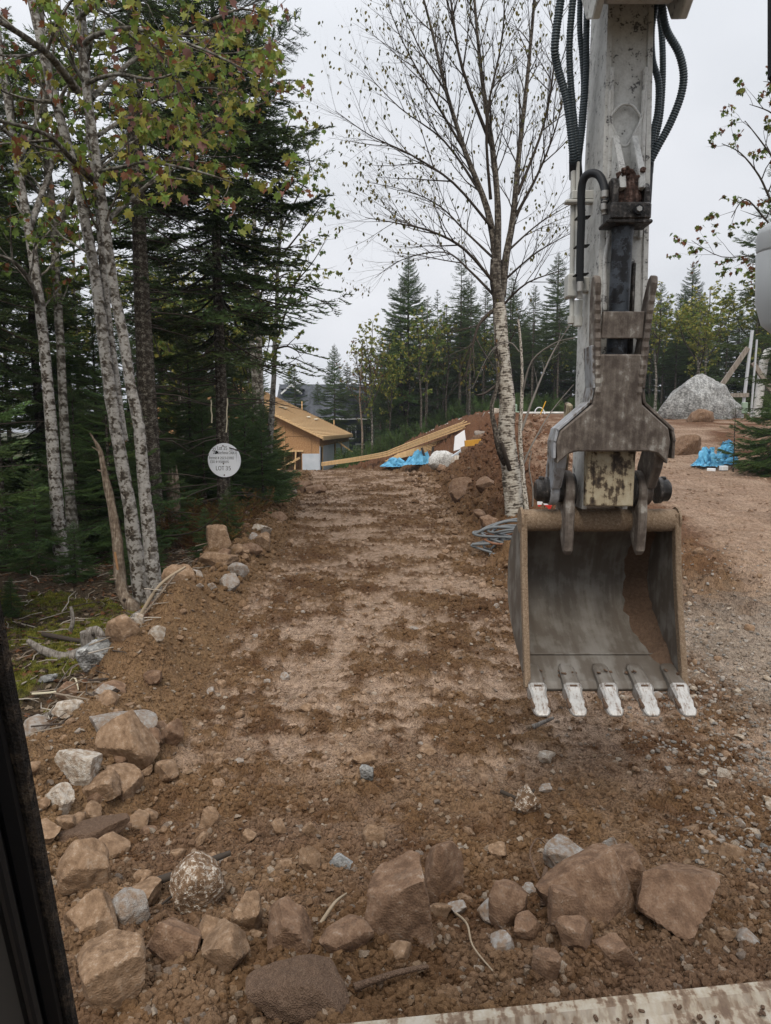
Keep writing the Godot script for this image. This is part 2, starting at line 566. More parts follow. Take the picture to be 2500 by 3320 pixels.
	mat("steel", lin(0.36, 0.35, 0.33), 0.4, null, null, 0, 1, false, 0.6)
	mat("steel_white", lin(0.46, 0.46, 0.43), 0.45)
	mat("cab_black", lin(0.012, 0.012, 0.013), 0.6)
	mat("cab_grey", lin(0.075, 0.07, 0.066), 0.7)
	mat("seal_dusty", Color(1, 1, 1), 0.9, picture(S, scuff, [0.0, 0.5, 0.72, 1.0], [lin(0.02, 0.018, 0.016), lin(0.035, 0.03, 0.027), lin(0.08, 0.06, 0.045), lin(0.17, 0.13, 0.09)]), t_bk, 0.4, 5.0)
	mat("housing_grey", lin(0.42, 0.43, 0.43), 0.45)
	mat("blade_paint", Color(1, 1, 1), 0.55, picture(S, scuff, [0.05, 0.35, 0.5, 1.0], [lin(0.12, 0.078, 0.05), lin(0.2, 0.14, 0.095), lin(0.33, 0.28, 0.21), lin(0.41, 0.37, 0.305)]), t_rb, 0.2, 1.5)
	# building stuff
	var osb := blend(S, [[cell, 1.0], [mid, 0.8], [fine, 0.5]], 2.2)
	mat("osb", Color(1, 1, 1), 0.85, picture(S, osb, [0.0, 0.4, 0.7, 1.0], [lin(0.3, 0.16, 0.075), lin(0.44, 0.26, 0.125), lin(0.54, 0.345, 0.18), lin(0.62, 0.43, 0.25)]), null, 0, 0.9)
	mat("lumber", Color(1, 1, 1), 0.8, picture(S, streak, [0.0, 0.4, 0.7, 1.0], [lin(0.42, 0.27, 0.13), lin(0.55, 0.37, 0.19), lin(0.62, 0.43, 0.23), lin(0.66, 0.48, 0.28)]), null, 0, 0.6)
	mat("lumber_orange", Color(1, 1, 1), 0.6, picture(S, streak, [0.0, 0.4, 0.7, 1.0], [lin(0.5, 0.24, 0.03), lin(0.58, 0.3, 0.045), lin(0.62, 0.34, 0.06), lin(0.64, 0.38, 0.1)]), null, 0, 0.6)
	mat("lumber_grey", Color(1, 1, 1), 0.85, picture(S, streak, [0.0, 0.4, 0.7, 1.0], [lin(0.12, 0.1, 0.085), lin(0.2, 0.17, 0.14), lin(0.25, 0.22, 0.185), lin(0.32, 0.29, 0.25)]), null, 0, 0.6)
	mat("foam_board", Color(1, 1, 1), 0.5, picture(S, big, [0.0, 0.4, 0.7, 1.0], [lin(0.4, 0.45, 0.5), lin(0.45, 0.5, 0.55), lin(0.5, 0.54, 0.59), lin(0.54, 0.58, 0.62)]), null, 0, 0.3)
	mat("concrete", Color(1, 1, 1), 0.9, picture(S, dirt, [0.0, 0.3, 0.6, 1.0], [lin(0.25, 0.22, 0.19), lin(0.36, 0.34, 0.31), lin(0.42, 0.4, 0.37), lin(0.5, 0.48, 0.45)]), null, 0, 0.4)
	mat("shingle", Color(1, 1, 1), 0.9, picture(S, dirt, [0.0, 0.4, 0.6, 1.0], [lin(0.035, 0.04, 0.048), lin(0.055, 0.06, 0.07), lin(0.07, 0.077, 0.088), lin(0.095, 0.1, 0.115)]), null, 0, 0.5)
	mat("siding_blue", lin(0.035, 0.047, 0.068), 0.6)
	mat("trim_white", lin(0.72, 0.73, 0.74), 0.5)
	m = mat("window_pane", lin(0.05, 0.06, 0.065), 0.08)
	m.metallic_specular = 0.6
	m = mat("tarp_blue", lin(0.12, 0.4, 0.62), 0.32)
	m.cull_mode = BaseMaterial3D.CULL_DISABLED
	m.backlight_enabled = true
	m.backlight = Color(0.6, 0.6, 0.6)
	mat("sign_white", lin(0.8, 0.83, 0.88), 0.45)
	mat("ink", lin(0.012, 0.014, 0.018), 0.7)
	mat("screw", lin(0.1, 0.065, 0.05), 0.5, null, null, 0, 1, false, 0.3)
	mat("cable_grey", lin(0.13, 0.14, 0.145), 0.6)
	mat("cable_rust", lin(0.2, 0.1, 0.06), 0.7)
	mat("pipe_metal", lin(0.55, 0.56, 0.57), 0.3, null, null, 0, 1, false, 0.5)
	mat("box_green", lin(0.24, 0.32, 0.24), 0.6)
	mat("plastic_white", lin(0.7, 0.72, 0.74), 0.5)
	mat("plastic_red", lin(0.5, 0.03, 0.02), 0.5)
	mat("machine_yellow", lin(0.6, 0.33, 0.03), 0.5)
	mat("strap_pale", lin(0.5, 0.45, 0.33), 0.7)
	mat("split_wood", lin(0.3, 0.165, 0.08), 0.85)

# ---------------------------------------------------------------- the ground
const HILL := [[3.0, 0.0], [6.0, 0.02], [9.0, 0.15], [12.0, 0.42], [14.0, 0.62], [20.0, 1.25], [27.0, 2.2], [30.0, 2.5], [36.0, 2.68], [45.0, 3.0], [60.0, 3.1], [120.0, 3.6], [500.0, 9.0]]
const EDGE_R := [[0.0, 2.2], [6.0, 1.9], [9.0, 1.55], [12.0, 1.6], [20.0, 1.65], [30.0, 2.0], [35.0, 2.0], [37.0, 0.0], [40.0, -3.0], [50.0, -2.5], [70.0, -1.0], [500.0, 10.0]]
const RISE := [[0.0, 4.0], [6.0, 3.0], [9.0, 1.6], [14.0, 1.1], [20.0, 1.8], [30.0, 3.0], [36.0, 4.5], [40.0, 9.0], [50.0, 10.0], [500.0, 60.0]]
const EDGE_L := [[0.0, -1.5], [3.0, -1.5], [6.0, -1.62], [9.0, -1.95], [14.0, -2.05], [20.0, -2.6], [30.0, -3.3], [36.0, -3.9], [60.0, -6.0], [500.0, -30.0]]

func broad(x: float, z: float) -> float:
	# the lie of the land without its roughness
	var d := -z
	var h := lut(HILL, d) * smoothstep(0.0, 1.0, (x - lut(EDGE_R, d)) / lut(RISE, d))
	h -= 0.9 * smoothstep(36.0, 50.0, d) * (1.0 - smoothstep(-4.0, 3.0, x))
	var el := lut(EDGE_L, d)
	var off := el - x
	if off > 0.0 and d < 60.0:
		var near := 1.0 - smoothstep(24.0, 34.0, d)
		h += near * 0.34 * exp(-pow((off - 0.5) / 0.34, 2.0)) * (0.75 + 0.5 * n3.get_noise_2d(x * 0.9, z * 0.9))
		h -= near * smoothstep(0.6, 1.5, off) * lut([[2.0, 0.45], [5.0, 0.3], [9.0, 0.1], [14.0, 0.0]], d)
		h += smoothstep(1.0, 3.0, off) * 0.16 * n3.get_noise_2d(x * 0.35, z * 0.35)
	h += 0.36 * (1.0 - smoothstep(1.9, 3.9, d)) * (1.0 - smoothstep(2.6, 4.0, absf(x)))
	return h

func loose(x: float, z: float) -> float:
	# 1 where soil lies loose and dark, 0 where it is packed to pale clay
	var d := -z
	var el := lut(EDGE_L, d)
	var er := lut(EDGE_R, d)
	var a := 0.9 * n1.get_noise_2d(x * 0.55 + 3.0, z * 0.8) + 0.55 * n2.get_noise_2d(x * 1.7, z * 4.6) + 0.45 * n2.get_noise_2d(x * 4.5 + 8.0, z * 8.0)
	a += 0.5 * n2.get_noise_2d(x * 3.6, z * 0.55) * (1.0 - smoothstep(7.0, 13.0, d))
	var l := smoothstep(-0.3, 0.26, a + 0.04)
	l = maxf(l, 0.85 - smoothstep(3.6, 6.0, d + 0.8 * n3.get_noise_2d(x, z)))
	l = maxf(l, 1.0 - smoothstep(0.0, 0.35, x - el))
	if d > 8.0:
		# the spoil bank beside the drive
		var bank := smoothstep(-0.3, 0.2, x - er) * (1.0 - smoothstep(0.0, 1.2, x - er - lut(RISE, d)))
		l = maxf(l, bank)
	return l

var gx := PackedFloat32Array()
var gz := PackedFloat32Array()
var gh := PackedFloat32Array()
var gc := PackedColorArray()

func hgt(x: float, z: float) -> float:
	# height of the finished ground, bumps and all
	var i := clampi(gx.bsearch(x) - 1, 0, gx.size() - 2)
	var j := 0
	var k := gz.size() - 1
	while k - j > 1:
		var m := (j + k) / 2
		if gz[m] > z:
			j = m
		else:
			k = m
	var n := gx.size()
	var u := clampf((x - gx[i]) / (gx[i + 1] - gx[i]), 0, 1)
	var t := clampf((z - gz[j]) / (gz[j + 1] - gz[j]), 0, 1)
	return lerpf(lerpf(gh[j * n + i], gh[j * n + i + 1], u), lerpf(gh[(j + 1) * n + i], gh[(j + 1) * n + i + 1], u), t)

func tint_at(x: float, z: float) -> Color:
	# the soil's own colour there
	var i := clampi(gx.bsearch(x) - 1, 0, gx.size() - 2)
	var j := 0
	var k := gz.size() - 1
	while k - j > 1:
		var m := (j + k) / 2
		if gz[m] > z:
			j = m
		else:
			k = m
	return gc[j * gx.size() + i]

func lane_at(x: float, d: float) -> float:
	# the packed lane that passes right of the bucket and climbs the slope
	var mid := 5.5 + 0.235 * (d - 10.0) + 0.25 * n3.get_noise_1d(d * 0.3)
	return (1.0 - smoothstep(0.8, 1.6, absf(x - mid) - 0.03 * d + 0.4 * n1.get_noise_2d(x * 1.5, d * 1.5))) * smoothstep(5.5, 8.0, d) * (1.0 - smoothstep(24.0, 30.0, d))

func build_ground() -> void:
	var xs := PackedFloat32Array()
	var x := 0.0
	var st := 0.022
	while x < 420.0:
		xs.push_back(x)
		if x > 3.4:
			st *= 1.045
		x += st
	var full := PackedFloat32Array()
	for k in range(xs.size() - 1, 0, -1):
		full.push_back(-xs[k])
	full.append_array(xs)
	xs = full
	var zs := PackedFloat32Array([260.0, 120.0, 60.0, 30.0, 15.0, 8.0, 4.0, 2.0, 1.0, 0.3, -0.3, -0.8, -1.2, -1.5])
	var z := -1.6
	while z > -450.0:
		zs.push_back(z)
		z -= maxf(0.018, -z * 0.0085)
		if -z > 75.0:
			z += z * 0.07
	var nx := xs.size()
	var nz := zs.size()
	var vs := PackedVector3Array()
	var cs := PackedColorArray()
	vs.resize(nx * nz)
	gh.resize(nx * nz)
	gx = xs
	gz = zs
	cs.resize(nx * nz)
	var dark := Color(0.15, 0.086, 0.046)
	var dark2 := Color(0.225, 0.138, 0.075)
	var red := Color(0.19, 0.095, 0.056)
	var pale := Color(0.53, 0.395, 0.298)
	var gravel := Color(0.36, 0.31, 0.26)
	var litter := Color(0.095, 0.072, 0.05)
	var moss := Color(0.28, 0.25, 0.045)
	var grass := Color(0.07, 0.12, 0.03)
	for j in nz:
		var zz := zs[j]
		var d := -zz
		var el := lut(EDGE_L, d)
		var er := lut(EDGE_R, d)
		for i in nx:
			var xx := xs[i]
			var h := broad(xx, zz)
			var c := dark
			if d < -1.0 or d > 75.0 or absf(xx) > 40.0:
				c = litter.lerp(grass, 0.3)
			else:
				var l := loose(xx, zz)
				var wild := smoothstep(0.65, 1.3, el - xx + 0.3 * n3.get_noise_2d(xx * 2.0, zz * 2.0))
				var f1 := n1.get_noise_2d(xx * 2.1, zz * 2.1)
				var f2 := n2.get_noise_2d(xx * 7.0, zz * 7.0)
				var f3 := n2.get_noise_2d(xx * 19.0, zz * 23.0) if d < 16.0 else 0.0
				var amp := lerpf(0.45, 1.0, l)
				if d > 9.0:
					# drier lumps on the spoil bank
					var bank := smoothstep(-0.2, 0.5, xx - er) * (1.0 - smoothstep(0.0, 3.0, xx - er - lut(RISE, d)))
					h += bank * (0.26 * n1.get_noise_2d(xx * 0.8, zz * 0.8) + 0.15 * f1 + 0.12 * f2)
				h += amp * (0.036 * f1 + 0.042 * f2 + 0.02 * f3) + 0.04 * l
				# cleat marks of the crawler tracks
				if d < 34.0 and xx < er + 0.2 and xx > el:
					var u := (xx + 0.35 + 0.12 * sin(zz * 0.35)) / 0.95
					var band := exp(-pow((absf(u) - 0.85) / 0.3, 4.0))
					var cl := sin(zz * TAU / 0.155 + 0.8 * n3.get_noise_2d(xx * 2.0, zz)) * band
					h += 0.016 * cl * (0.35 + 0.65 * smoothstep(-0.3, 0.3, f1))
				var t := xx - 4.35 - 0.2 * (d - 10.0)
				var trk := exp(-pow(t / 0.55, 4.0)) * smoothstep(7.0, 8.0, d) * (1.0 - smoothstep(13.5, 15.5, d))
				if trk > 0.01:
					h += trk * 0.045 * sin(zz * TAU / 0.21 + xx * 0.6)
					l = maxf(l, trk * 0.9)
				var lane := lane_at(xx, d) * (1.0 - trk)
				l *= 1.0 - 0.8 * lane
				c = dark.lerp(dark2, clampf(0.5 + 1.2 * f1, 0, 1))
				c = c.lerp(Color(0.125, 0.068, 0.04), smoothstep(0.05, 0.4, n1.get_noise_2d(xx * 0.45 + 9.0, zz * 0.6)) * 0.55)
				c = c.lerp(red, smoothstep(0.0, 2.0, xx - er) * smoothstep(8.0, 14.0, d) * 0.8)
				c = c.lerp(pale, (1.0 - l) * clampf(0.8 + 0.5 * f2, 0, 1))
				var gv := smoothstep(0.1, 0.9, xx - 2.35 + 0.5 * f1) * smoothstep(3.0, 4.5, d) * (1.0 - smoothstep(7.0, 10.0, d + f1))
				c = c.lerp(gravel, gv * 0.75)
				c = c.lerp(Color(0.255, 0.163, 0.092), (1.0 - smoothstep(0.0, 0.3, xx - el)) * (1.0 - wild) * 0.8)
				c = c.lerp(litter.lerp(Color(0.1, 0.075, 0.05), clampf(f2 + 0.4, 0, 1)), wild)
				if wild > 0.1 and d > 4.5 and d < 9.6 and xx > -7.0:
					var ms := smoothstep(-0.1, 0.25, n1.get_noise_2d(xx * 0.8 + 5.0, zz * 0.8) + 0.5 * f2 + 0.22 * (1.0 - absf(d - 7.6)))
					c = c.lerp(moss.lerp(Color(0.075, 0.085, 0.02), clampf(0.5 + f2, 0, 1)), ms * wild)
					h += 0.04 * ms * wild * (0.6 + f2)
				c = c.lerp(grass, smoothstep(52.0, 58.0, d) * (1.0 - smoothstep(-1.0, 3.0, xx)))
				var wood := smoothstep(46.0, 50.0, d) * smoothstep(-1.0, 2.0, xx)
				c = c.lerp(litter, wood)
			vs[j * nx + i] = Vector3(xx, h, zz)
			cs[j * nx + i] = c
			gh[j * nx + i] = h
	# soil banked up round the rocks that lie near
	for q in rock_list():
		if q[2] < -14.0:
			continue
		var reach: float = q[3] * 1.3
		for j in nz:
			if absf(zs[j] - q[2]) > reach:
				continue
			var i := xs.bsearch(q[1] - reach)
			while i < nx and xs[i] < q[1] + reach:
				var r2 := (pow(xs[i] - q[1], 2.0) + pow(zs[j] - q[2], 2.0)) / pow(q[3] * 0.62, 2.0)
				vs[j * nx + i].y += 0.26 * q[4] * exp(-r2) * (1.0 + 0.5 * n2.get_noise_2d(xs[i] * 9.0, zs[j] * 9.0))
				gh[j * nx + i] = vs[j * nx + i].y
				i += 1
	gc = cs
	var ids := PackedInt32Array()
	ids.resize((nx - 1) * (nz - 1) * 6)
	var q := 0
	for j in nz - 1:
		for i in nx - 1:
			var a := j * nx + i
			var b := a + nx
			ids[q] = a; ids[q + 1] = b; ids[q + 2] = a + 1
			ids[q + 3] = a + 1; ids[q + 4] = b; ids[q + 5] = b + 1
			q += 6
	var arr := []
	arr.resize(Mesh.ARRAY_MAX)
	arr[Mesh.ARRAY_VERTEX] = vs
	arr[Mesh.ARRAY_COLOR] = cs
	arr[Mesh.ARRAY_INDEX] = ids
	var s := SurfaceTool.new()
	s.create_from_arrays(arr)
	s.generate_normals()
	kind(put("ground", s.commit(), M.soil), "structure")
	print("ground ", nx, " x ", nz)

# ---------------------------------------------------------------- houses and the road at the back
func beam(mb: MB, a: Vector3, b: Vector3, w: float, h: float, bevel := 0.003) -> void:
	# a straight timber from a to b, w wide and h high
	var d := b - a
	var z := d.normalized()
	var up := Vector3.UP if absf(z.y) < 0.95 else Vector3(1, 0, 0)
	var x := up.cross(z).normalized()
	mb.box((a + b) * 0.5, Vector3(w, h, d.length()), Basis(x, z.cross(x), z), bevel)

func timber(called: String, a: Vector3, b: Vector3, w: float, h: float, m: Material, parent: Node, bevel := 0.003) -> MeshInstance3D:
	var mb := MB.new()
	beam(mb, a, b, w, h, bevel)
	return put(called, mb.mesh(), m, parent)

func slab_piece(called: String, poly: PackedVector2Array, basis: Basis, at: Vector3, depth: float, m: Material, parent: Node) -> void:
	var mb := MB.new()
	mb.prism(poly, basis, at, depth, 0.0)
	put(called, mb.mesh(), m, parent)

func build_far_buildings() -> void:
	# the road along the top of the rise
	var road := MB.new()
	var rows := []
	for k in 41:
		var x := 2.0 + 36.0 * k / 40.0
		rows.push_back([Vector3(x, broad(x, -44.6) + 0.06, -44.6), Vector3(x, broad(x, -44.6) + 0.16, -44.75), Vector3(x, broad(x, -46.5) + 0.16, -46.5), Vector3(x, broad(x, -49.5) + 0.12, -49.5), Vector3(x, broad(x, -49.5) - 0.3, -49.6)])
	for k in 40:
		for i in 4:
			road.face(rows[k][i], rows[k + 1][i], rows[k + 1][i + 1], rows[k][i + 1], Vector3(0, 1, 0.3))
	kind(put("road", road.mesh(), M.concrete), "structure")
	build_new_house()
	build_blue_house()

func build_new_house() -> void:
	var h := thing("unfinished_house", "unfinished wooden house with bare strapped roof and grey foam-board side wall", "house", Vector3(-4.5, -0.86, -50.0), -0.061)
	var X := Basis.IDENTITY
	var W := 16.4
	var L := 18.0
	var eave := 2.46
	var rise := 3.94
	var fl := MB.new()
	fl.box(Vector3(-W * 0.5 - 0.3, -0.1, -L * 0.5 + 0.8), Vector3(W + 0.2, 0.2, L + 1.8), X, 0.01)
	put("floor_slab", fl.mesh(), M.concrete, h)
	# gable wall: boards of chipboard, cut round the opening and under the rafters
	var gable := PackedVector2Array([Vector2(-W, 0.01), Vector2(-4.7, 0.01), Vector2(-4.7, 1.4), Vector2(-1.25, 1.4), Vector2(-1.25, 0.01), Vector2(0, 0.01), Vector2(0, eave), Vector2(-W * 0.5, eave + rise), Vector2(-W, eave)])
	for row in 6:
		for col in 9:
			var x0 := -W + 2.44 * col - (1.22 if row % 2 == 1 else 0.0)
			var rect := PackedVector2Array([Vector2(x0 + 0.012, row * 1.22 + 0.012), Vector2(x0 + 2.428, row * 1.22 + 0.012), Vector2(x0 + 2.428, row * 1.22 + 1.208), Vector2(x0 + 0.012, row * 1.22 + 1.208)])
			for piece in Geometry2D.intersect_polygons(rect, gable):
				if piece.size() > 2:
					slab_piece("wall_panel", piece, X, Vector3(0, 0, -0.02 - 0.003 * ((row + col) % 2)), 0.014, M.osb, h)
	timber("corner_board", Vector3(-2.4, 0.0, 0.0), Vector3(-2.4, 3.2, 0.0), 0.14, 0.04, M.lumber, h)
	timber("corner_board", Vector3(-5.6, 1.5, 0.0), Vector3(-5.6, 4.6, 0.0), 0.14, 0.04, M.lumber, h)
	# the recess behind the opening: studs against chipboard, a plate, braces
	for k in 4:
		slab_piece("wall_panel", PackedVector2Array([Vector2(-5.6 + 1.22 * k, 0.02), Vector2(-4.39 + 1.22 * k, 0.02), Vector2(-4.39 + 1.22 * k, 2.4), Vector2(-5.6 + 1.22 * k, 2.4)]), X, Vector3(0, 0, -2.4), 0.014, M.osb, h)
	for k in 9:
		timber("stud", Vector3(-5.4 + 0.52 * k, 0.0, -2.34), Vector3(-5.4 + 0.52 * k, 1.5, -2.34), 0.05, 0.09, M.lumber, h)
	timber("top_plate", Vector3(-5.6, 1.45, -2.32), Vector3(-0.9, 1.45, -2.32), 0.1, 0.05, M.lumber, h)
	timber("header", Vector3(-4.8, 1.46, 0.02), Vector3(-1.1, 1.46, 0.02), 0.05, 0.12, M.lumber, h)
	timber("brace", Vector3(-3.4, -0.2, 1.3), Vector3(-1.35, 1.0, 0.1), 0.05, 0.14, M.lumber, h)
	timber("brace", Vector3(-4.9, 0.0, 0.6), Vector3(-4.4, 1.2, -0.3), 0.05, 0.1, M.lumber, h)
	timber("brace", Vector3(-4.2, 0.0, 0.4), Vector3(-4.7, 0.9, -0.2), 0.05, 0.1, M.lumber, h)
	timber("brace", Vector3(-1.7, 0.2, 0.1), Vector3(-1.6, 1.5, 0.1), 0.05, 0.1, M.lumber, h)
	# side wall: foam boards below, chipboard above, three framed openings
	var open := [[0.35, 1.6, 1.5], [7.3, 8.7, 1.75], [11.5, 12.7, 1.6]]
	var Z := Basis(Vector3(0, 0, -1), Vector3(0, 1, 0), Vector3(1, 0, 0))
	for k in 15:
		var s0 := 1.22 * k
		var rect := PackedVector2Array([Vector2(s0 + 0.008, 0.0), Vector2(minf(s0 + 1.212, L), 0.0), Vector2(minf(s0 + 1.212, L), 1.78), Vector2(s0 + 0.008, 1.78)])
		var left := [rect]
		for o in open:
			var cut := PackedVector2Array([Vector2(o[0], (-0.1 if o != open[2] else 0.35)), Vector2(o[1], (-0.1 if o != open[2] else 0.35)), Vector2(o[1], o[2] + 0.25), Vector2(o[0], o[2] + 0.25)])
			var rest := []
			for q in left:
				for c in Geometry2D.clip_polygons(q, cut):
					if c.size() > 2 and not Geometry2D.is_polygon_clockwise(c):
						rest.push_back(c)
			left = rest
		for q in left:
			slab_piece("foam_panel", q, Z, Vector3(0.02 + 0.003 * (k % 2), 0, 0), 0.04, M.foam_board, h)
		slab_piece("wall_panel", PackedVector2Array([Vector2(s0 + 0.006, 1.79), Vector2(minf(s0 + 1.214, L), 1.79), Vector2(minf(s0 + 1.214, L), eave), Vector2(s0 + 0.006, eave)]), Z, Vector3(0.008, 0, 0), 0.014, M.osb, h)
	for o in open:
		for e in [o[0], o[1]]:
			timber("window_frame", Vector3(-0.02, 0.0, -e), Vector3(-0.02, o[2] + 0.25, -e), 0.16, 0.07, M.lumber, h)
		timber("window_frame", Vector3(-0.02, o[2] + 0.25, -o[0]), Vector3(-0.02, o[2] + 0.25, -o[1]), 0.16, 0.07, M.lumber, h)
	timber("foam_panel", Vector3(-1.1, 0.62, 0.5), Vector3(0.06, 0.62, 0.34), 0.05, 1.34, M.foam_board, h)
	timber("brace", Vector3(0.05, 1.9, -9.6), Vector3(2.3, 0.0, -12.5), 0.05, 0.12, M.lumber, h)
	# roof: two sheathed slopes, the near one crossed by strapping
	var run := W * 0.5
	for s in [0, 1]:
		var a := Vector3(0.3 if s == 0 else -W - 0.45, eave - 0.13, 0)
		var b := Vector3(-run, eave + rise, 0)
		var d := (b - a)
		var out := Vector3(0, 0, -1).cross(d.normalized())
		if out.y < 0:
			out = -out
		var mid := (a + b) * 0.5 + Vector3(0, 0, -L * 0.5) + out * 0.06
		var mb := MB.new()
		mb.box(mid, Vector3(d.length(), 0.1, L + 0.9), Basis(d.normalized(), out, d.normalized().cross(out)), 0.01)
		var roof := put("roof", mb.mesh(), M.lumber, h)
		if s == 0:
			var n := 44
			for k in n:
				var p := a + d * ((k + 0.5) / n) + out * 0.12
				timber("strapping", p + Vector3(0, 0, 0.5), p + Vector3(0, 0, -L - 0.5), 0.13, 0.02, M.lumber, roof)
			for q in [[0.52, -6.5, 3.0], [0.5, -7.2, 2.4], [0.3, -12.0, 2.6], [0.62, -1.2, 1.3], [0.34, -10.6, 1.8]]:
				var p: Vector3 = a + d * q[0] + out * 0.19
				timber("loose_board", p + Vector3(0, 0, q[1]), p + Vector3(-0.25, 0.1, q[1] - q[2]), 0.3, 0.03, M.strap_pale, roof)
			timber("fascia", a + Vector3(0.02, -0.02, 0.52), a + Vector3(0.02, -0.02, -L - 0.5), 0.04, 0.24, M.lumber, roof)
			timber("rake_board", a + Vector3(0, 0.02, 0.5), b + Vector3(0, 0.02, 0.5), 0.04, 0.16, M.lumber, roof)
			timber("roof_peg", a + d * 0.55 + Vector3(0, 0.1, -L - 0.3), a + d * 0.55 + Vector3(0, 0.9, -L - 0.3), 0.09, 0.09, M.lumber, roof)
			timber("roof_peg", a + d * 0.2 + Vector3(0, 0.1, -L - 0.3), a + d * 0.2 + Vector3(0, 0.6, -L - 0.3), 0.09, 0.09, M.lumber, roof)
	# far gable closes the house
	slab_piece("far_wall", PackedVector2Array([Vector2(-W, 0), Vector2(0, 0), Vector2(0, eave), Vector2(-run, eave + rise), Vector2(-W, eave)]), X, Vector3(0, 0, -L), 0.03, M.osb, h)

func build_blue_house() -> void:
	var h := thing("blue_house", "dark blue-grey house with shingled roof and white-framed windows behind the trees", "house", Vector3(-5.9, -0.4, -78.0))
	h.scale = Vector3.ONE * 1.18
	var x0 := -4.6
	var x1 := 4.2
	var wall := MB.new()
	wall.box(Vector3((x0 + x1) * 0.5, 1.5, -4.0), Vector3(x1 - x0 - 0.1, 3.0, 7.9), Basis.IDENTITY, 0.01)
	put("wall", wall.mesh(), M.siding_blue, h)
	for k in 15:
		var mb := MB.new()
		mb.box(Vector3((x0 + x1) * 0.5, 0.15 + 0.2 * k, 0.0), Vector3(x1 - x0, 0.19, 0.03), Basis(Vector3(1, 0, 0), -0.08), 0.002)
		put("siding_board", mb.mesh(), M.siding_blue, h)
	for s in [1.0, -1.0]:
		var a := Vector3(0, 3.0, -4.0 + s * 4.5)
		var b := Vector3(0, 6.1, -4.0)
		var d := b - a
		var out := Vector3(0, -d.z, d.y).normalized()
		if out.y < 0:
			out = -out
		var mb := MB.new()
		mb.box((a + b) * 0.5 + Vector3((x0 + x1) * 0.5, 0, 0) + out * 0.08, Vector3(x1 - x0 + 0.8, 0.14, d.length()), Basis(Vector3(1, 0, 0), out, Vector3(1, 0, 0).cross(out)), 0.01)
		var roof := put("roof", mb.mesh(), M.shingle, h)
		if s > 0:
			for k in 16:
				var p := a + d * ((k + 0.5) / 16.0) + out * 0.155 + Vector3((x0 + x1) * 0.5, 0, 0)
				var c := MB.new()
				c.box(p, Vector3(x1 - x0 + 0.8, 0.02, d.length() / 16.0 + 0.02), Basis(Vector3(1, 0, 0), out, Vector3(1, 0, 0).cross(out)) * Basis(Vector3(1, 0, 0), 0.04), 0.004)
				put("shingle_course", c.mesh(), M.shingle, roof)
			timber("fascia", Vector3(x0 - 0.4, 2.96, 0.52), Vector3(x1 + 0.4, 2.96, 0.52), 0.06, 0.14, M.trim_white, roof)
	# the little white-trimmed gable at the left of the roof
	var gb := Vector3(-3.6, 5.3, -1.6)
	slab_piece("gable", PackedVector2Array([Vector2(-0.8, 0), Vector2(0.8, 0), Vector2(0, 0.7)]), Basis.IDENTITY, gb, 0.1, M.siding_blue, h)
	for s in [-1.0, 1.0]:
		timber("gable_trim", gb + Vector3(s * 0.95, -0.05, 0.1), gb + Vector3(0, 0.76, 0.1), 0.05, 0.15, M.trim_white, h)
		timber("gable_roof", gb + Vector3(s * 0.5, 0.4, 0.15), gb + Vector3(s * 0.5, 0.4, -2.0), 1.15, 0.08, M.shingle, h)
	for q in [[1.95, 1.55, 0.75, 1.1], [3.6, 1.5, 0.8, 1.05], [2.9, 0.25, 1.1, 0.5], [-1.5, 1.5, 0.9, 1.1]]:
		var f := MB.new()
		var c := Vector3(q[0], q[1] + 0.2, 0.03)
		for s in [-1.0, 1.0]:
			f.box(c + Vector3(s * q[2] * 0.5, 0, 0), Vector3(0.12, q[3] + 0.12, 0.08), Basis.IDENTITY, 0.004)
			f.box(c + Vector3(0, s * q[3] * 0.5, 0.003), Vector3(q[2] - 0.1, 0.12, 0.08), Basis.IDENTITY, 0.004)
		f.box(c, Vector3(0.04, q[3] - 0.1, 0.05), Basis.IDENTITY, 0.002)
		var wf := put("window", f.mesh(), M.trim_white, h)
		var g := MB.new()
		g.box(c - Vector3(0, 0, 0.015), Vector3(q[2] - 0.1, q[3] - 0.1, 0.02), Basis.IDENTITY, 0.002)
		put("pane", g.mesh(), M.window_pane, wf)

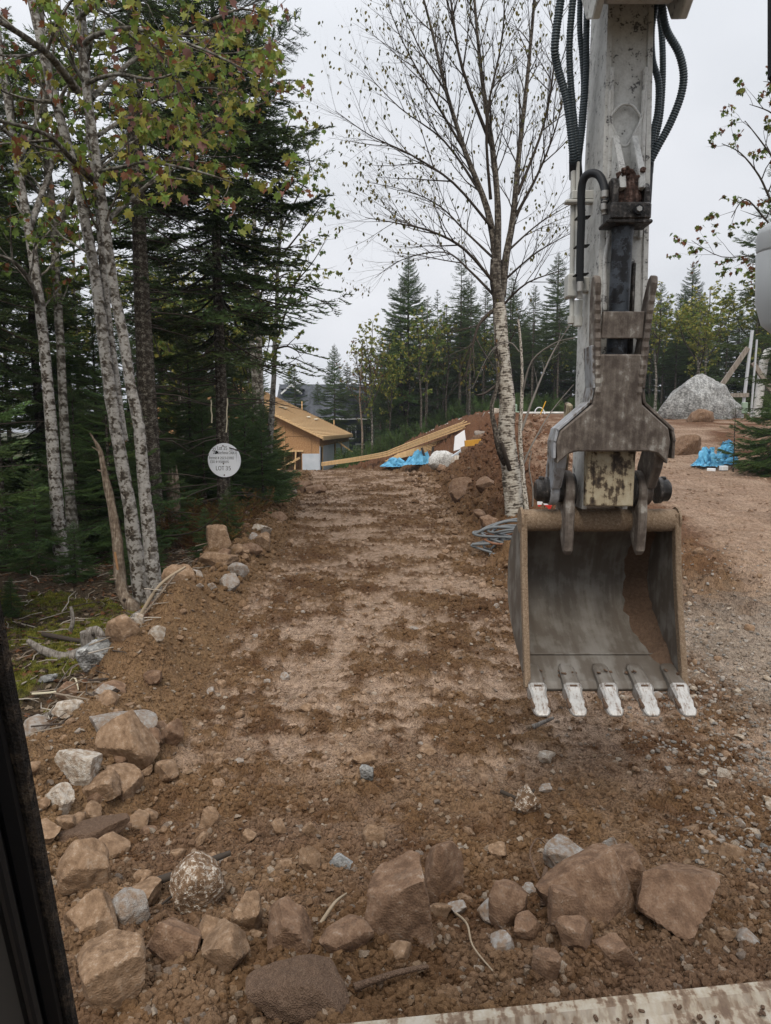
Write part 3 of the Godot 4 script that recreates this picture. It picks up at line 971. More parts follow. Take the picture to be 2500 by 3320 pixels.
# ---------------------------------------------------------------- main limbs of the trees that stand near (world metres)
func birch_limbs() -> Array:
	# [points, radius at the foot, radius at the tip]
	return [
		[[Vector3(2.58, 0.36, -14.00), Vector3(2.46, 0.99, -14.00), Vector3(2.39, 1.44, -14.00), Vector3(2.30, 2.05, -14.00), Vector3(2.31, 2.58, -14.00), Vector3(2.23, 3.27, -14.00), Vector3(2.16, 3.95, -14.00), Vector3(2.12, 4.50, -14.00)], 0.205, 0.122],
		[[Vector3(2.13, 4.39, -14.00), Vector3(2.10, 4.63, -14.00), Vector3(2.04, 4.96, -14.00), Vector3(2.05, 5.29, -14.00)], 0.119, 0.105],
		[[Vector3(2.05, 5.29, -14.00), Vector3(1.88, 6.23, -14.10), Vector3(1.48, 7.25, -14.20), Vector3(1.13, 8.34, -14.30), Vector3(0.84, 9.51, -14.40), Vector3(0.57, 10.51, -14.50)], 0.075, 0.015],
		[[Vector3(2.07, 5.17, -14.00), Vector3(2.05, 6.17, -13.90), Vector3(1.95, 7.14, -13.90), Vector3(1.75, 8.12, -13.80), Vector3(1.61, 9.20, -13.80), Vector3(1.51, 10.26, -13.80)], 0.075, 0.018],
		[[Vector3(2.19, 4.65, -14.15), Vector3(2.25, 5.33, -14.15), Vector3(2.38, 6.09, -14.20), Vector3(2.47, 7.25, -14.20), Vector3(2.59, 8.34, -14.30), Vector3(2.68, 9.46, -14.30), Vector3(2.76, 10.61, -14.40)], 0.085, 0.02],
		[[Vector3(1.95, 5.87, -14.00), Vector3(1.21, 6.52, -13.60), Vector3(0.45, 6.85, -13.20), Vector3(-0.26, 7.10, -13.00), Vector3(-0.83, 7.41, -12.80)], 0.03, 0.004],
		[[Vector3(1.77, 6.48, -14.10), Vector3(1.11, 7.56, -14.50), Vector3(0.26, 8.29, -14.80), Vector3(-0.43, 9.06, -15.00)], 0.03, 0.004],
		[[Vector3(2.07, 5.25, -14.00), Vector3(1.57, 5.88, -14.50), Vector3(1.06, 6.50, -14.90), Vector3(0.43, 6.88, -15.20), Vector3(-0.41, 7.18, -15.60)], 0.028, 0.004],
		[[Vector3(2.09, 4.79, -14.00), Vector3(1.43, 5.37, -13.60), Vector3(0.82, 5.58, -13.20), Vector3(0.21, 5.67, -13.00), Vector3(-0.34, 5.71, -12.80)], 0.035, 0.005],
		[[Vector3(2.12, 4.54, -14.00), Vector3(1.60, 5.15, -14.30), Vector3(1.14, 5.56, -14.60), Vector3(0.34, 5.47, -14.80), Vector3(-0.21, 5.14, -14.90)], 0.03, 0.004],
		[[Vector3(2.41, 6.09, -14.20), Vector3(2.77, 6.77, -14.00), Vector3(3.04, 7.50, -13.80), Vector3(3.28, 8.54, -13.70)], 0.034, 0.006],
		[[Vector3(2.32, 5.51, -14.20), Vector3(2.91, 6.04, -14.40), Vector3(3.57, 6.46, -14.60)], 0.024, 0.004],
		[[Vector3(2.29, 5.00, -14.20), Vector3(2.76, 5.37, -13.80), Vector3(3.38, 5.69, -13.60)], 0.024, 0.004],
		[[Vector3(2.15, 4.42, -14.00), Vector3(2.57, 4.80, -13.60), Vector3(3.24, 4.98, -13.30)], 0.028, 0.005],
		[[Vector3(1.93, 6.36, -14.00), Vector3(1.77, 7.54, -13.50), Vector3(1.99, 8.80, -13.30), Vector3(1.99, 9.77, -13.20)], 0.032, 0.007],
		[[Vector3(2.46, 6.51, -14.20), Vector3(3.04, 8.05, -14.60), Vector3(3.28, 9.76, -14.90), Vector3(3.36, 10.80, -15.00)], 0.032, 0.007],
		[[Vector3(1.43, 7.33, -14.20), Vector3(0.80, 8.12, -13.80), Vector3(0.30, 8.88, -13.60), Vector3(-0.02, 9.57, -13.50)], 0.028, 0.004],
		[[Vector3(1.15, 8.30, -14.30), Vector3(0.59, 9.46, -14.80), Vector3(0.15, 10.64, -15.00)], 0.024, 0.004],
		[[Vector3(1.97, 7.14, -13.90), Vector3(1.33, 8.33, -13.40), Vector3(1.11, 9.26, -13.20), Vector3(1.01, 9.85, -13.10)], 0.04, 0.008],
		[[Vector3(1.99, 4.36, -14.00), Vector3(1.73, 4.09, -13.80), Vector3(1.61, 3.71, -13.70), Vector3(1.47, 3.11, -13.60)], 0.04, 0.012],
		[[Vector3(2.16, 3.05, -14.00), Vector3(1.84, 2.83, -13.60), Vector3(1.65, 2.78, -13.40)], 0.028, 0.014],
		[[Vector3(2.32, 1.44, -14.00), Vector3(2.14, 1.75, -13.75), Vector3(2.04, 2.18, -13.70), Vector3(1.97, 2.57, -13.70), Vector3(2.08, 3.00, -13.80), Vector3(2.12, 3.60, -13.90)], 0.065, 0.03],
		[[Vector3(2.38, 1.35, -13.90), Vector3(2.23, 1.67, -13.65), Vector3(2.13, 1.93, -13.55)], 0.05, 0.035],
	]

func sapling_limbs() -> Array:
	# [points, radius at the foot, radius at the tip]
	return [
		[[Vector3(2.66, 0.77, -13.60), Vector3(2.54, 1.46, -13.60), Vector3(2.49, 2.14, -13.60), Vector3(2.51, 2.82, -13.60), Vector3(2.48, 3.57, -13.60), Vector3(2.41, 4.15, -13.60)], 0.05, 0.02],
		[[Vector3(2.51, 2.14, -13.60), Vector3(2.82, 2.91, -13.80), Vector3(3.15, 3.61, -14.00), Vector3(3.57, 4.23, -14.20)], 0.028, 0.006],
		[[Vector3(2.51, 2.82, -13.60), Vector3(2.64, 3.39, -13.40), Vector3(3.01, 3.69, -13.20), Vector3(3.32, 3.75, -13.00)], 0.022, 0.006],
		[[Vector3(2.54, 1.46, -13.60), Vector3(2.72, 1.89, -13.60), Vector3(3.09, 2.48, -13.80), Vector3(3.53, 3.00, -13.90)], 0.022, 0.005],
		[[Vector3(2.44, 3.57, -13.60), Vector3(2.25, 3.74, -13.60), Vector3(1.92, 3.57, -13.60), Vector3(1.59, 2.90, -13.60)], 0.016, 0.005],
		[[Vector3(2.75, 0.50, -13.60), Vector3(2.75, 1.03, -13.60), Vector3(2.67, 1.46, -13.60), Vector3(2.70, 1.76, -13.60), Vector3(2.55, 1.63, -13.60)], 0.016, 0.007],
	]

func maple_limbs() -> Array:
	# [points, radius at the foot, radius at the tip]
	return [
		[[Vector3(-3.03, 0.11, -9.00), Vector3(-3.12, 0.73, -9.00), Vector3(-3.17, 1.25, -9.00), Vector3(-3.25, 1.82, -9.00), Vector3(-3.34, 2.55, -9.00), Vector3(-3.41, 3.33, -9.00), Vector3(-3.46, 3.92, -9.00), Vector3(-3.54, 4.51, -9.00), Vector3(-3.64, 5.14, -9.00), Vector3(-3.79, 5.76, -9.00), Vector3(-3.91, 6.27, -9.00), Vector3(-4.04, 6.97, -9.00), Vector3(-4.13, 7.46, -9.00)], 0.09, 0.045],
		[[Vector3(-2.80, 0.14, -8.80), Vector3(-2.86, 0.76, -8.80), Vector3(-2.91, 1.50, -8.80), Vector3(-2.94, 2.11, -8.80), Vector3(-2.96, 2.30, -8.80), Vector3(-3.03, 2.71, -8.80), Vector3(-3.08, 3.19, -8.80), Vector3(-3.17, 3.73, -8.80), Vector3(-3.21, 4.14, -8.80), Vector3(-3.27, 4.77, -8.80), Vector3(-3.32, 5.28, -8.80), Vector3(-3.38, 5.88, -8.80), Vector3(-3.43, 6.47, -8.80), Vector3(-3.46, 6.96, -8.80), Vector3(-3.47, 7.39, -8.80)], 0.078, 0.042],
		[[Vector3(-3.28, 2.33, -9.15), Vector3(-3.35, 2.95, -9.15), Vector3(-3.40, 3.57, -9.15), Vector3(-3.41, 4.21, -9.10), Vector3(-3.39, 4.88, -9.00), Vector3(-3.45, 5.50, -9.00), Vector3(-3.46, 5.99, -9.00), Vector3(-3.46, 6.47, -9.00), Vector3(-3.48, 6.97, -9.00), Vector3(-3.48, 7.46, -9.00)], 0.055, 0.034],
		[[Vector3(-3.47, 5.96, -8.70), Vector3(-3.43, 5.97, -8.10), Vector3(-3.40, 5.90, -7.60), Vector3(-3.50, 5.86, -7.10), Vector3(-3.57, 5.79, -6.70)], 0.05, 0.022],
		[[Vector3(-3.35, 6.45, -8.70), Vector3(-3.12, 6.39, -8.40), Vector3(-2.61, 6.26, -8.00), Vector3(-2.16, 6.01, -7.70), Vector3(-1.77, 5.82, -7.50), Vector3(-1.25, 5.50, -7.30)], 0.035, 0.008],
		[[Vector3(-3.25, 5.09, -8.70), Vector3(-2.82, 5.01, -8.30), Vector3(-2.45, 4.95, -8.00), Vector3(-1.85, 4.72, -7.60), Vector3(-1.47, 4.55, -7.40)], 0.028, 0.006],
		[[Vector3(-3.45, 6.76, -8.80), Vector3(-3.20, 6.71, -8.50), Vector3(-2.97, 6.71, -8.30), Vector3(-2.51, 6.70, -8.00)], 0.035, 0.012],
		[[Vector3(-3.42, 5.06, -9.00), Vector3(-3.45, 5.12, -8.50), Vector3(-3.52, 5.22, -8.00), Vector3(-3.75, 5.16, -7.50), Vector3(-3.94, 5.09, -7.20)], 0.04, 0.012],
		[[Vector3(-3.43, 5.55, -9.00), Vector3(-3.23, 5.91, -9.40), Vector3(-2.92, 6.25, -9.70), Vector3(-2.41, 6.55, -10.00), Vector3(-1.91, 6.58, -10.20)], 0.03, 0.007],
		[[Vector3(-3.40, 6.08, -8.80), Vector3(-2.88, 5.95, -8.30), Vector3(-2.37, 5.72, -7.90), Vector3(-1.96, 5.68, -7.60)], 0.03, 0.008],
		[[Vector3(-3.84, 5.96, -9.00), Vector3(-3.98, 5.82, -8.60), Vector3(-4.08, 5.72, -8.10)], 0.03, 0.008],
		[[Vector3(-3.48, 6.97, -9.00), Vector3(-3.14, 7.21, -9.00), Vector3(-2.66, 7.36, -9.00), Vector3(-2.15, 7.37, -9.10)], 0.04, 0.01],
		[[Vector3(-3.41, 6.01, -9.00), Vector3(-3.10, 6.85, -9.80), Vector3(-2.49, 7.38, -10.20), Vector3(-1.92, 7.71, -10.40), Vector3(-1.54, 7.64, -10.50)], 0.035, 0.008],
		[[Vector3(-3.33, 4.61, -9.00), Vector3(-3.21, 4.94, -9.40), Vector3(-2.92, 5.40, -9.80), Vector3(-2.53, 6.00, -10.20), Vector3(-1.95, 6.43, -10.40), Vector3(-1.46, 6.62, -10.50)], 0.035, 0.008],
	]

func maple_left_limbs() -> Array:
	# [points, radius at the foot, radius at the tip]
	return [
		[[Vector3(-4.92, 0.01, -11.00), Vector3(-4.97, 0.97, -11.00), Vector3(-4.99, 2.08, -11.00), Vector3(-5.03, 3.17, -11.00), Vector3(-5.06, 3.84, -11.00), Vector3(-5.11, 4.43, -11.00), Vector3(-5.17, 5.02, -11.00), Vector3(-5.25, 5.66, -11.00), Vector3(-5.31, 6.30, -11.00), Vector3(-5.40, 7.05, -11.00), Vector3(-5.48, 7.90, -11.00), Vector3(-5.51, 8.51, -11.00)], 0.095, 0.045],
		[[Vector3(-5.08, 3.97, -11.00), Vector3(-5.03, 4.29, -10.60), Vector3(-5.13, 4.48, -10.30), Vector3(-5.34, 4.50, -10.00)], 0.045, 0.015],
		[[Vector3(-5.19, 5.02, -11.00), Vector3(-5.09, 5.63, -11.30), Vector3(-4.94, 6.29, -11.50), Vector3(-4.85, 6.92, -11.60)], 0.06, 0.02],
		[[Vector3(-5.27, 5.98, -11.00), Vector3(-4.97, 6.55, -11.00), Vector3(-4.69, 7.18, -10.90), Vector3(-4.55, 7.80, -10.80)], 0.04, 0.015],
		[[Vector3(-5.31, 6.30, -11.00), Vector3(-5.37, 6.35, -10.50), Vector3(-5.58, 6.35, -10.20)], 0.04, 0.015],
	]

func maple_rear_limbs() -> Array:
	# [points, radius at the foot, radius at the tip]
	return [
		[[Vector3(-4.97, -0.01, -11.60), Vector3(-5.03, 1.27, -11.60), Vector3(-5.06, 2.37, -11.60), Vector3(-5.06, 3.51, -11.60), Vector3(-5.07, 4.49, -11.60), Vector3(-5.07, 5.17, -11.60), Vector3(-5.09, 5.72, -11.60), Vector3(-5.13, 6.32, -11.60), Vector3(-5.12, 7.18, -11.60), Vector3(-5.10, 8.09, -11.60), Vector3(-5.07, 8.85, -11.60)], 0.078, 0.04],
		[[Vector3(-5.07, 5.17, -11.60), Vector3(-4.77, 5.55, -11.50), Vector3(-4.63, 5.79, -11.40), Vector3(-4.45, 6.21, -11.30), Vector3(-4.25, 6.69, -11.20)], 0.06, 0.02],
		[[Vector3(-5.08, 5.58, -11.60), Vector3(-5.36, 5.85, -11.60), Vector3(-5.55, 6.25, -11.60), Vector3(-5.58, 6.85, -11.60)], 0.04, 0.012],
		[[Vector3(-5.13, 6.32, -11.60), Vector3(-5.03, 6.77, -11.90), Vector3(-4.94, 7.39, -12.10), Vector3(-4.87, 8.12, -12.20)], 0.04, 0.012],
	]

func slim_maple_limbs() -> Array:
	# [points, radius at the foot, radius at the tip]
	return [
		[[Vector3(-3.19, 1.74, -20.00), Vector3(-3.07, 2.74, -20.00), Vector3(-3.00, 3.73, -20.00), Vector3(-2.97, 4.46, -20.00), Vector3(-2.90, 5.43, -20.00), Vector3(-2.86, 6.38, -20.00), Vector3(-2.77, 7.33, -20.00), Vector3(-2.71, 8.15, -20.00)], 0.085, 0.03],
		[[Vector3(-2.98, 4.40, -20.00), Vector3(-2.73, 5.06, -20.00), Vector3(-2.53, 5.67, -20.00), Vector3(-2.25, 6.26, -20.00), Vector3(-2.02, 6.86, -20.00)], 0.035, 0.008],
		[[Vector3(-2.99, 4.28, -20.00), Vector3(-2.62, 4.36, -20.00), Vector3(-2.27, 4.19, -20.00), Vector3(-2.05, 4.24, -20.00)], 0.035, 0.008],
		[[Vector3(-2.90, 5.43, -20.00), Vector3(-2.34, 5.97, -19.70), Vector3(-1.83, 6.51, -19.50), Vector3(-1.52, 7.00, -19.40)], 0.03, 0.006],
		[[Vector3(-2.83, 6.62, -20.00), Vector3(-2.23, 7.33, -20.00), Vector3(-1.74, 7.92, -20.00), Vector3(-1.47, 8.38, -20.00)], 0.03, 0.006],
		[[Vector3(-2.96, 4.70, -20.00), Vector3(-3.43, 5.11, -20.30), Vector3(-3.65, 5.77, -20.60)], 0.03, 0.006],
		[[Vector3(-2.86, 6.14, -20.00), Vector3(-3.27, 6.69, -20.30), Vector3(-3.41, 7.46, -20.50)], 0.03, 0.006],
		[[Vector3(-2.77, 7.33, -20.00), Vector3(-2.34, 8.15, -20.00), Vector3(-1.97, 8.96, -20.00), Vector3(-2.20, 9.65, -20.00)], 0.03, 0.006],
		[[Vector3(-2.71, 8.03, -20.00), Vector3(-2.81, 8.96, -20.00), Vector3(-2.62, 9.76, -20.00), Vector3(-2.31, 10.45, -20.00)], 0.03, 0.006],
	]

func twin_maple_limbs() -> Array:
	# [points, radius at the foot, radius at the tip]
	return [
		[[Vector3(-3.91, 2.68, -23.00), Vector3(-3.90, 4.52, -23.00), Vector3(-3.92, 6.19, -23.00), Vector3(-3.95, 7.56, -23.00), Vector3(-3.98, 8.91, -23.00), Vector3(-3.99, 10.37, -23.00)], 0.12, 0.04],
		[[Vector3(-3.99, 2.82, -23.00), Vector3(-4.10, 4.52, -23.00), Vector3(-4.19, 5.91, -23.00), Vector3(-4.30, 7.28, -23.00), Vector3(-4.39, 8.37, -23.00), Vector3(-4.57, 9.44, -23.00)], 0.1, 0.04],
		[[Vector3(-3.95, 7.56, -23.00), Vector3(-3.54, 8.50, -23.00), Vector3(-3.11, 9.18, -23.00), Vector3(-2.69, 9.57, -23.00)], 0.04, 0.01],
		[[Vector3(-4.30, 7.28, -23.00), Vector3(-4.96, 7.83, -23.00), Vector3(-5.51, 8.10, -23.00)], 0.04, 0.01],
		[[Vector3(-3.92, 6.19, -23.00), Vector3(-3.29, 6.74, -23.00), Vector3(-2.58, 7.01, -23.00)], 0.04, 0.01],
		[[Vector3(-4.16, 5.91, -23.00), Vector3(-4.86, 6.19, -23.00), Vector3(-5.57, 6.19, -23.00)], 0.04, 0.01],
	]

func right_maple_limbs() -> Array:
	# [points, radius at the foot, radius at the tip]
	return [
		[[Vector3(7.02, 1.77, -12.00), Vector3(6.78, 3.12, -12.00), Vector3(6.59, 4.28, -12.00), Vector3(6.46, 5.28, -12.00), Vector3(6.37, 6.12, -12.00), Vector3(6.24, 7.01, -12.00), Vector3(6.18, 7.89, -12.00)], 0.09, 0.03],
		[[Vector3(6.55, 4.57, -12.00), Vector3(6.28, 5.14, -12.00), Vector3(5.97, 5.49, -12.00), Vector3(5.66, 5.77, -12.00), Vector3(5.46, 5.49, -12.00)], 0.03, 0.006],
		[[Vector3(6.46, 5.28, -12.00), Vector3(6.10, 5.70, -12.00), Vector3(5.86, 6.12, -12.00), Vector3(5.55, 6.46, -12.00), Vector3(5.25, 6.60, -12.00)], 0.03, 0.006],
		[[Vector3(6.38, 5.98, -12.00), Vector3(6.06, 6.39, -12.00), Vector3(5.83, 6.67, -12.00), Vector3(5.59, 6.94, -12.00)], 0.026, 0.006],
		[[Vector3(6.25, 6.88, -12.00), Vector3(5.95, 7.08, -12.00), Vector3(5.65, 7.18, -12.00)], 0.02, 0.005],
		[[Vector3(6.56, 4.42, -12.00), Vector3(6.00, 4.88, -12.00), Vector3(5.34, 4.89, -12.00), Vector3(4.85, 5.14, -12.00)], 0.014, 0.004],
		[[Vector3(6.76, 3.41, -12.00), Vector3(6.44, 3.85, -12.00), Vector3(6.11, 4.28, -12.00), Vector3(5.95, 4.57, -12.00)], 0.03, 0.007],
	]

# ---------------------------------------------------------------- tree makers
func bough(sd: int, style: String) -> ArrayMesh:
	# one evergreen branch, a metre long towards +x: axis, side twigs, small twigs and their needles
	var r := RandomNumberGenerator.new()
	r.seed = sd
	var mb := MB.new()
	var droop := r.randf_range(0.1, 0.2)
	var ax := func(t: float) -> Vector3:
		return Vector3(t, -droop * sin(t * 2.4) + 0.1 * t * t, 0.03 * sin(t * 7.0 + sd))
	var wood := Color(0.05, 0.04, 0.032)
	var deep := Color(0.045, 0.072, 0.032)
	var lit := Color(0.085, 0.128, 0.048)
	if style == "fir":
		deep = Color(0.055, 0.097, 0.04)
		lit = Color(0.1, 0.16, 0.052)
	mb.col = wood
	var pts := []
	var rad := []
	for k in 7:
		pts.push_back(ax.call(k / 6.0))
		rad.push_back(0.012 * (1.0 - k / 6.5))
	mb.tube(pts, rad, 4, false)
	var sparse := style == "sparse"
	var n := 15 if not sparse else 11
	for k in n:
		var t := 0.14 + 0.86 * k / (n - 1.0)
		for s in [-1.0, 1.0]:
			if sparse and r.randf() < 0.25:
				continue
			var p: Vector3 = ax.call(clampf(t + r.randf_range(-0.03, 0.03), 0.05, 1.0))
			var len := (0.42 * (1.0 - 0.72 * t) + 0.05) * r.randf_range(0.75, 1.2) * smoothstep(-0.1, 0.35, t)
			var dir := Vector3(r.randf_range(0.5, 0.8), r.randf_range(-0.28, 0.08), s).normalized()
			mb.col = wood
			mb.leaf(p, Vector3(0.0035, 0.0035, 0), dir * len)
			var c := deep.lerp(lit, r.randf())
			if not sparse or r.randf() < 0.65:
				_needles(mb, p + dir * len * 0.12, dir, len * 0.9, c, r, 1.0 if not sparse else 0.5)
			var subs := 4 if len > 0.2 else 2
			for q in subs:
				var u := (q + 0.8) / (subs + 0.6)
				for s2 in [-1.0, 1.0]:
					if r.randf() < (0.12 if not sparse else 0.5):
						continue
					var d2 := (dir + Vector3(0.35, r.randf_range(-0.3, 0.12), 0) + Vector3(s2 * 0.55, 0, -s2 * 0.2 * s)).normalized()
					var l2 := len * (0.5 - 0.32 * u) * r.randf_range(0.8, 1.2)
					mb.col = wood
					mb.leaf(p + dir * len * u, Vector3(0.002, 0.003, 0), d2 * l2)
					_needles(mb, p + dir * len * u, d2, l2, deep.lerp(lit, r.randf()), r, 1.0 if not sparse else 0.55)
	if not sparse:
		_needles(mb, ax.call(0.7), Vector3(1, 0.05, 0), 0.36, lit, r, 1.0)
	return mb.mesh()

func _needles(mb: MB, p: Vector3, dir: Vector3, len: float, c: Color, r: RandomNumberGenerator, share: float) -> void:
	var n := maxi(3, int(len / 0.0125 * share))
	var side := dir.cross(Vector3.UP).normalized()
	for k in n:
		var t := (k + r.randf()) / n
		var a := r.randf_range(-0.5, PI + 0.5)
		var out := (side * cos(a) + Vector3.UP * sin(a) * 0.55 + dir * r.randf_range(0.5, 1.0)).normalized()
		mb.col = c * r.randf_range(0.75, 1.25)
		mb.leaf(p + dir * len * t, dir.cross(out).normalized() * 0.0055, out * r.randf_range(0.03, 0.05))

var boughs := {}

func conifer(called: String, label: String, at: Vector3, H: float, foot: float, R: float, count: int, tr: float, sd: int, styles: Array, opts := {}) -> Node3D:
	# trunk, whorls of boughs from the height share foot upwards, bare dead branches below it
	var r := RandomNumberGenerator.new()
	r.seed = sd
	var o := thing(called, label, "tree", at, 0.0, opts.get("group", ""))
	var mb := MB.new()
	var pts := []
	var rad := []
	var lean: Vector2 = opts.get("lean", Vector2(r.randf_range(-0.015, 0.015), r.randf_range(-0.015, 0.015)))
	for k in 14:
		var t := k / 13.0
		pts.push_back(Vector3(lean.x * H * t + 0.012 * H * sin(t * 5.0 + sd) * t * (1.0 - t), H * t - (0.25 if k == 0 else 0.0), lean.y * H * t))
		rad.push_back(tr * (1.0 - 0.93 * t) * (1.35 if k == 0 else 1.0))
	var sides: int = opts.get("sides", 9)
	mb.tube(pts, rad, sides, true, 0.14, n1)
	var f := FastNoiseLite.new()
	put("trunk", mb.mesh(), opts.get("bark", M.bark_spruce), o)
	var places := {}
	var cols := {}
	for s in styles:
		places[s] = []
		cols[s] = []
	var az := r.randf() * TAU
	var shape: float = opts.get("shape", 0.85)
	for k in count:
		var t := pow((k + r.randf() * 0.8) / count, 0.9)
		az += 2.39996 + r.randf_range(-0.5, 0.5)
		var y := H * (foot + (1.0 - foot) * t * 0.99)
		var len := (R * pow(1.0 - t, shape) + 0.12 * minf(1.0, H * 0.2)) * r.randf_range(0.72, 1.12)
		if t < 0.12:
			len *= r.randf_range(0.6, 1.0)
		if r.randf() < opts.get("gaps", 0.06):
			continue
		var ft := clampf(y / H, 0, 1)
		var seg := ft * 13.0
		var p: Vector3 = pts[int(seg)].lerp(pts[mini(int(seg) + 1, 13)], fmod(seg, 1.0))
		p.y = y
		var pitch: float = lerpf(-0.2, 0.75, pow(t, 1.6)) + r.randf_range(-0.12, 0.12) + opts.get("lift", 0.0)
		var b := Basis(Vector3.UP, az) * Basis(Vector3(0, 0, 1), pitch) * Basis(Vector3(1, 0, 0), r.randf_range(-0.3, 0.3))
		var wide := r.randf_range(0.85, 1.15) * len * (1.0 + 0.35 * t)
		b = b * Basis.from_scale(Vector3(len, len, wide))
		var s: String = styles[r.randi() % styles.size()]
		if t < 0.18 and "sparse" in styles:
			s = "sparse" if r.randf() < 0.6 else s
		places[s].push_back(Transform3D(b, p))
		var tint := r.randf_range(0.75, 1.2) 
		cols[s].push_back(Color(tint * r.randf_range(0.92, 1.1), tint, tint * r.randf_range(0.85, 1.05)))
	for s in styles:
		if places[s].size() > 0:
			many("foliage", boughs[s][r.randi() % boughs[s].size()], M.needle, places[s], cols[s], o)
	if foot > 0.12 and not opts.get("clean", false):
		var db := MB.new()
		var nd := int(H * foot * opts.get("dead", 5.0))
		for k in nd:
			var y := H * foot * r.randf_range(0.12, 1.1)
			var a := r.randf() * TAU
			var len := R * r.randf_range(0.2, 0.75)
			var d := Vector3(cos(a), r.randf_range(-0.25, 0.15), sin(a))
			var p := Vector3(lean.x * y, y, lean.y * y)
			var line := [p, p + d * len * 0.5 + Vector3(0, 0.03, 0), p + d * len + Vector3(0, r.randf_range(-0.15, 0.05), 0)]
			db.tube(line, [0.016, 0.01, 0.003], 4, false)
			for q in 5:
				var u := r.randf_range(0.3, 0.95)
				var s := p + d * len * u
				var e := (d + Vector3(r.randf_range(-1, 1), r.randf_range(-0.5, 0.3), r.randf_range(-1, 1))).normalized()
				db.leaf(s, Vector3(0.004, 0.004, 0), e * len * r.randf_range(0.15, 0.4))
		kind(put("dead_branch", db.mesh(), opts.get("twigs", M.twig), o), "stuff")
	return o

func maple_leaf() -> ArrayMesh:
	# a lobed leaf, a metre across, folded a little along its midrib; stalk at the origin, tip towards -y
	var mb := MB.new()
	var outline := [Vector2(0, 0), Vector2(0.3, 0.1), Vector2(0.26, -0.12), Vector2(0.52, -0.2), Vector2(0.36, -0.36), Vector2(0.42, -0.62), Vector2(0.16, -0.58), Vector2(0.1, -0.82), Vector2(0, -1.0)]
	for s in [-1.0, 1.0]:
		for k in outline.size() - 1:
			var a: Vector2 = outline[k]
			var b: Vector2 = outline[k + 1]
			var c := Vector2(0, -0.42)
			var q := [Vector3(a.x * s, a.y, -absf(a.x) * 0.25), Vector3(b.x * s, b.y, -absf(b.x) * 0.25 - (0.08 if k == 7 else 0.0)), Vector3(0, c.y, 0.02)]
			if s > 0:
				mb.tri(q[0], q[1], q[2])
			else:
				mb.tri(q[0], q[2], q[1])
	return mb.mesh()

func oval_leaf() -> ArrayMesh:
	var mb := MB.new()
	var outline := [Vector2(0, 0), Vector2(0.24, -0.2), Vector2(0.29, -0.45), Vector2(0.17, -0.75), Vector2(0, -1.0)]
	for s in [-1.0, 1.0]:
		for k in outline.size() - 1:
			var a: Vector2 = outline[k]
			var b: Vector2 = outline[k + 1]
			var q := [Vector3(a.x * s, a.y, -absf(a.x) * 0.4), Vector3(b.x * s, b.y, -absf(b.x) * 0.4), Vector3(0, -0.45, 0)]
			if s > 0:
				mb.tri(q[0], q[1], q[2])
			else:
				mb.tri(q[0], q[2], q[1])
	return mb.mesh()

var leaf_mesh := {}

func grow(mb: MB, line: Array, r0: float, r1: float, level: int, o: Dictionary, r: RandomNumberGenerator, leaves: Array) -> void:
	# side shoots along a limb, and their own shoots, down to the twigs that carry leaves
	var lens: Array = o.lens
	if level >= lens.size():
		return
	var total := 0.0
	for k in line.size() - 1:
		total += line[k].distance_to(line[k + 1])
	var n := int(maxf(1.0, total * o.per_m[level] * r.randf_range(0.8, 1.2)))
	for k in n:
		var t: float = lerpf(o.from[level], 1.0, (k + r.randf()) / n)
		var seg := t * (line.size() - 1)
		var i := mini(int(seg), line.size() - 2)
		var p: Vector3 = line[i].lerp(line[i + 1], seg - i)
		if p.y < o.low:
			continue
		var dir: Vector3 = (line[i + 1] - line[i]).normalized()
		var side := dir.cross(Vector3(r.randf_range(-1, 1), r.randf_range(-1, 1), r.randf_range(-1, 1))).normalized()
		var spread: float = o.spread * r.randf_range(0.7, 1.25)
		var d: Vector3 = (dir * cos(spread) + side * sin(spread) + Vector3.UP * o.up[level]).normalized()
		var len: float = lens[level] * r.randf_range(0.55, 1.25) * (1.0 - 0.45 * t)
		var rr := minf(lerpf(r0, r1, t) * 0.6, o.rad[level])
		var pts := [p]
		var q := p
		var steps := 4 if level == 0 else 3
		for s in steps:
			d = (d + Vector3(r.randf_range(-1, 1), r.randf_range(-0.8, 1), r.randf_range(-1, 1)) * o.wob + Vector3.UP * o.lift).normalized()
			q += d * len / steps
			pts.push_back(q)
		var rad := []
		for s in steps + 1:
			rad.push_back(rr * (1.0 - 0.82 * s / steps))
		mb.tube(pts, rad, 5 if rr > 0.012 else 3, false)
		if level == lens.size() - 1:
			var nl: int = o.leaves
			for s in nl:
				if r.randf() > o.get("leafy", 1.0):
					continue
				var u := r.randf_range(0.25, 1.0) * (pts.size() - 1)
				var j := mini(int(u), pts.size() - 2)
				var lp: Vector3 = pts[j].lerp(pts[j + 1], u - j)
				lp += Vector3(r.randf_range(-1, 1), r.randf_range(-1, 0.3), r.randf_range(-1, 1)) * o.leaf * 0.6
				var b := Basis(Vector3.UP, r.randf() * TAU) * Basis(Vector3(1, 0, 0), r.randf_range(o.tilt[0], o.tilt[1])) * Basis(Vector3(0, 0, 1), r.randf_range(-0.5, 0.5))
				leaves.push_back(Transform3D(b.scaled(Vector3.ONE * o.leaf * r.randf_range(0.65, 1.2)), lp))
		else:
			grow(mb, pts, rr, rr * 0.2, level + 1, o, r, leaves)

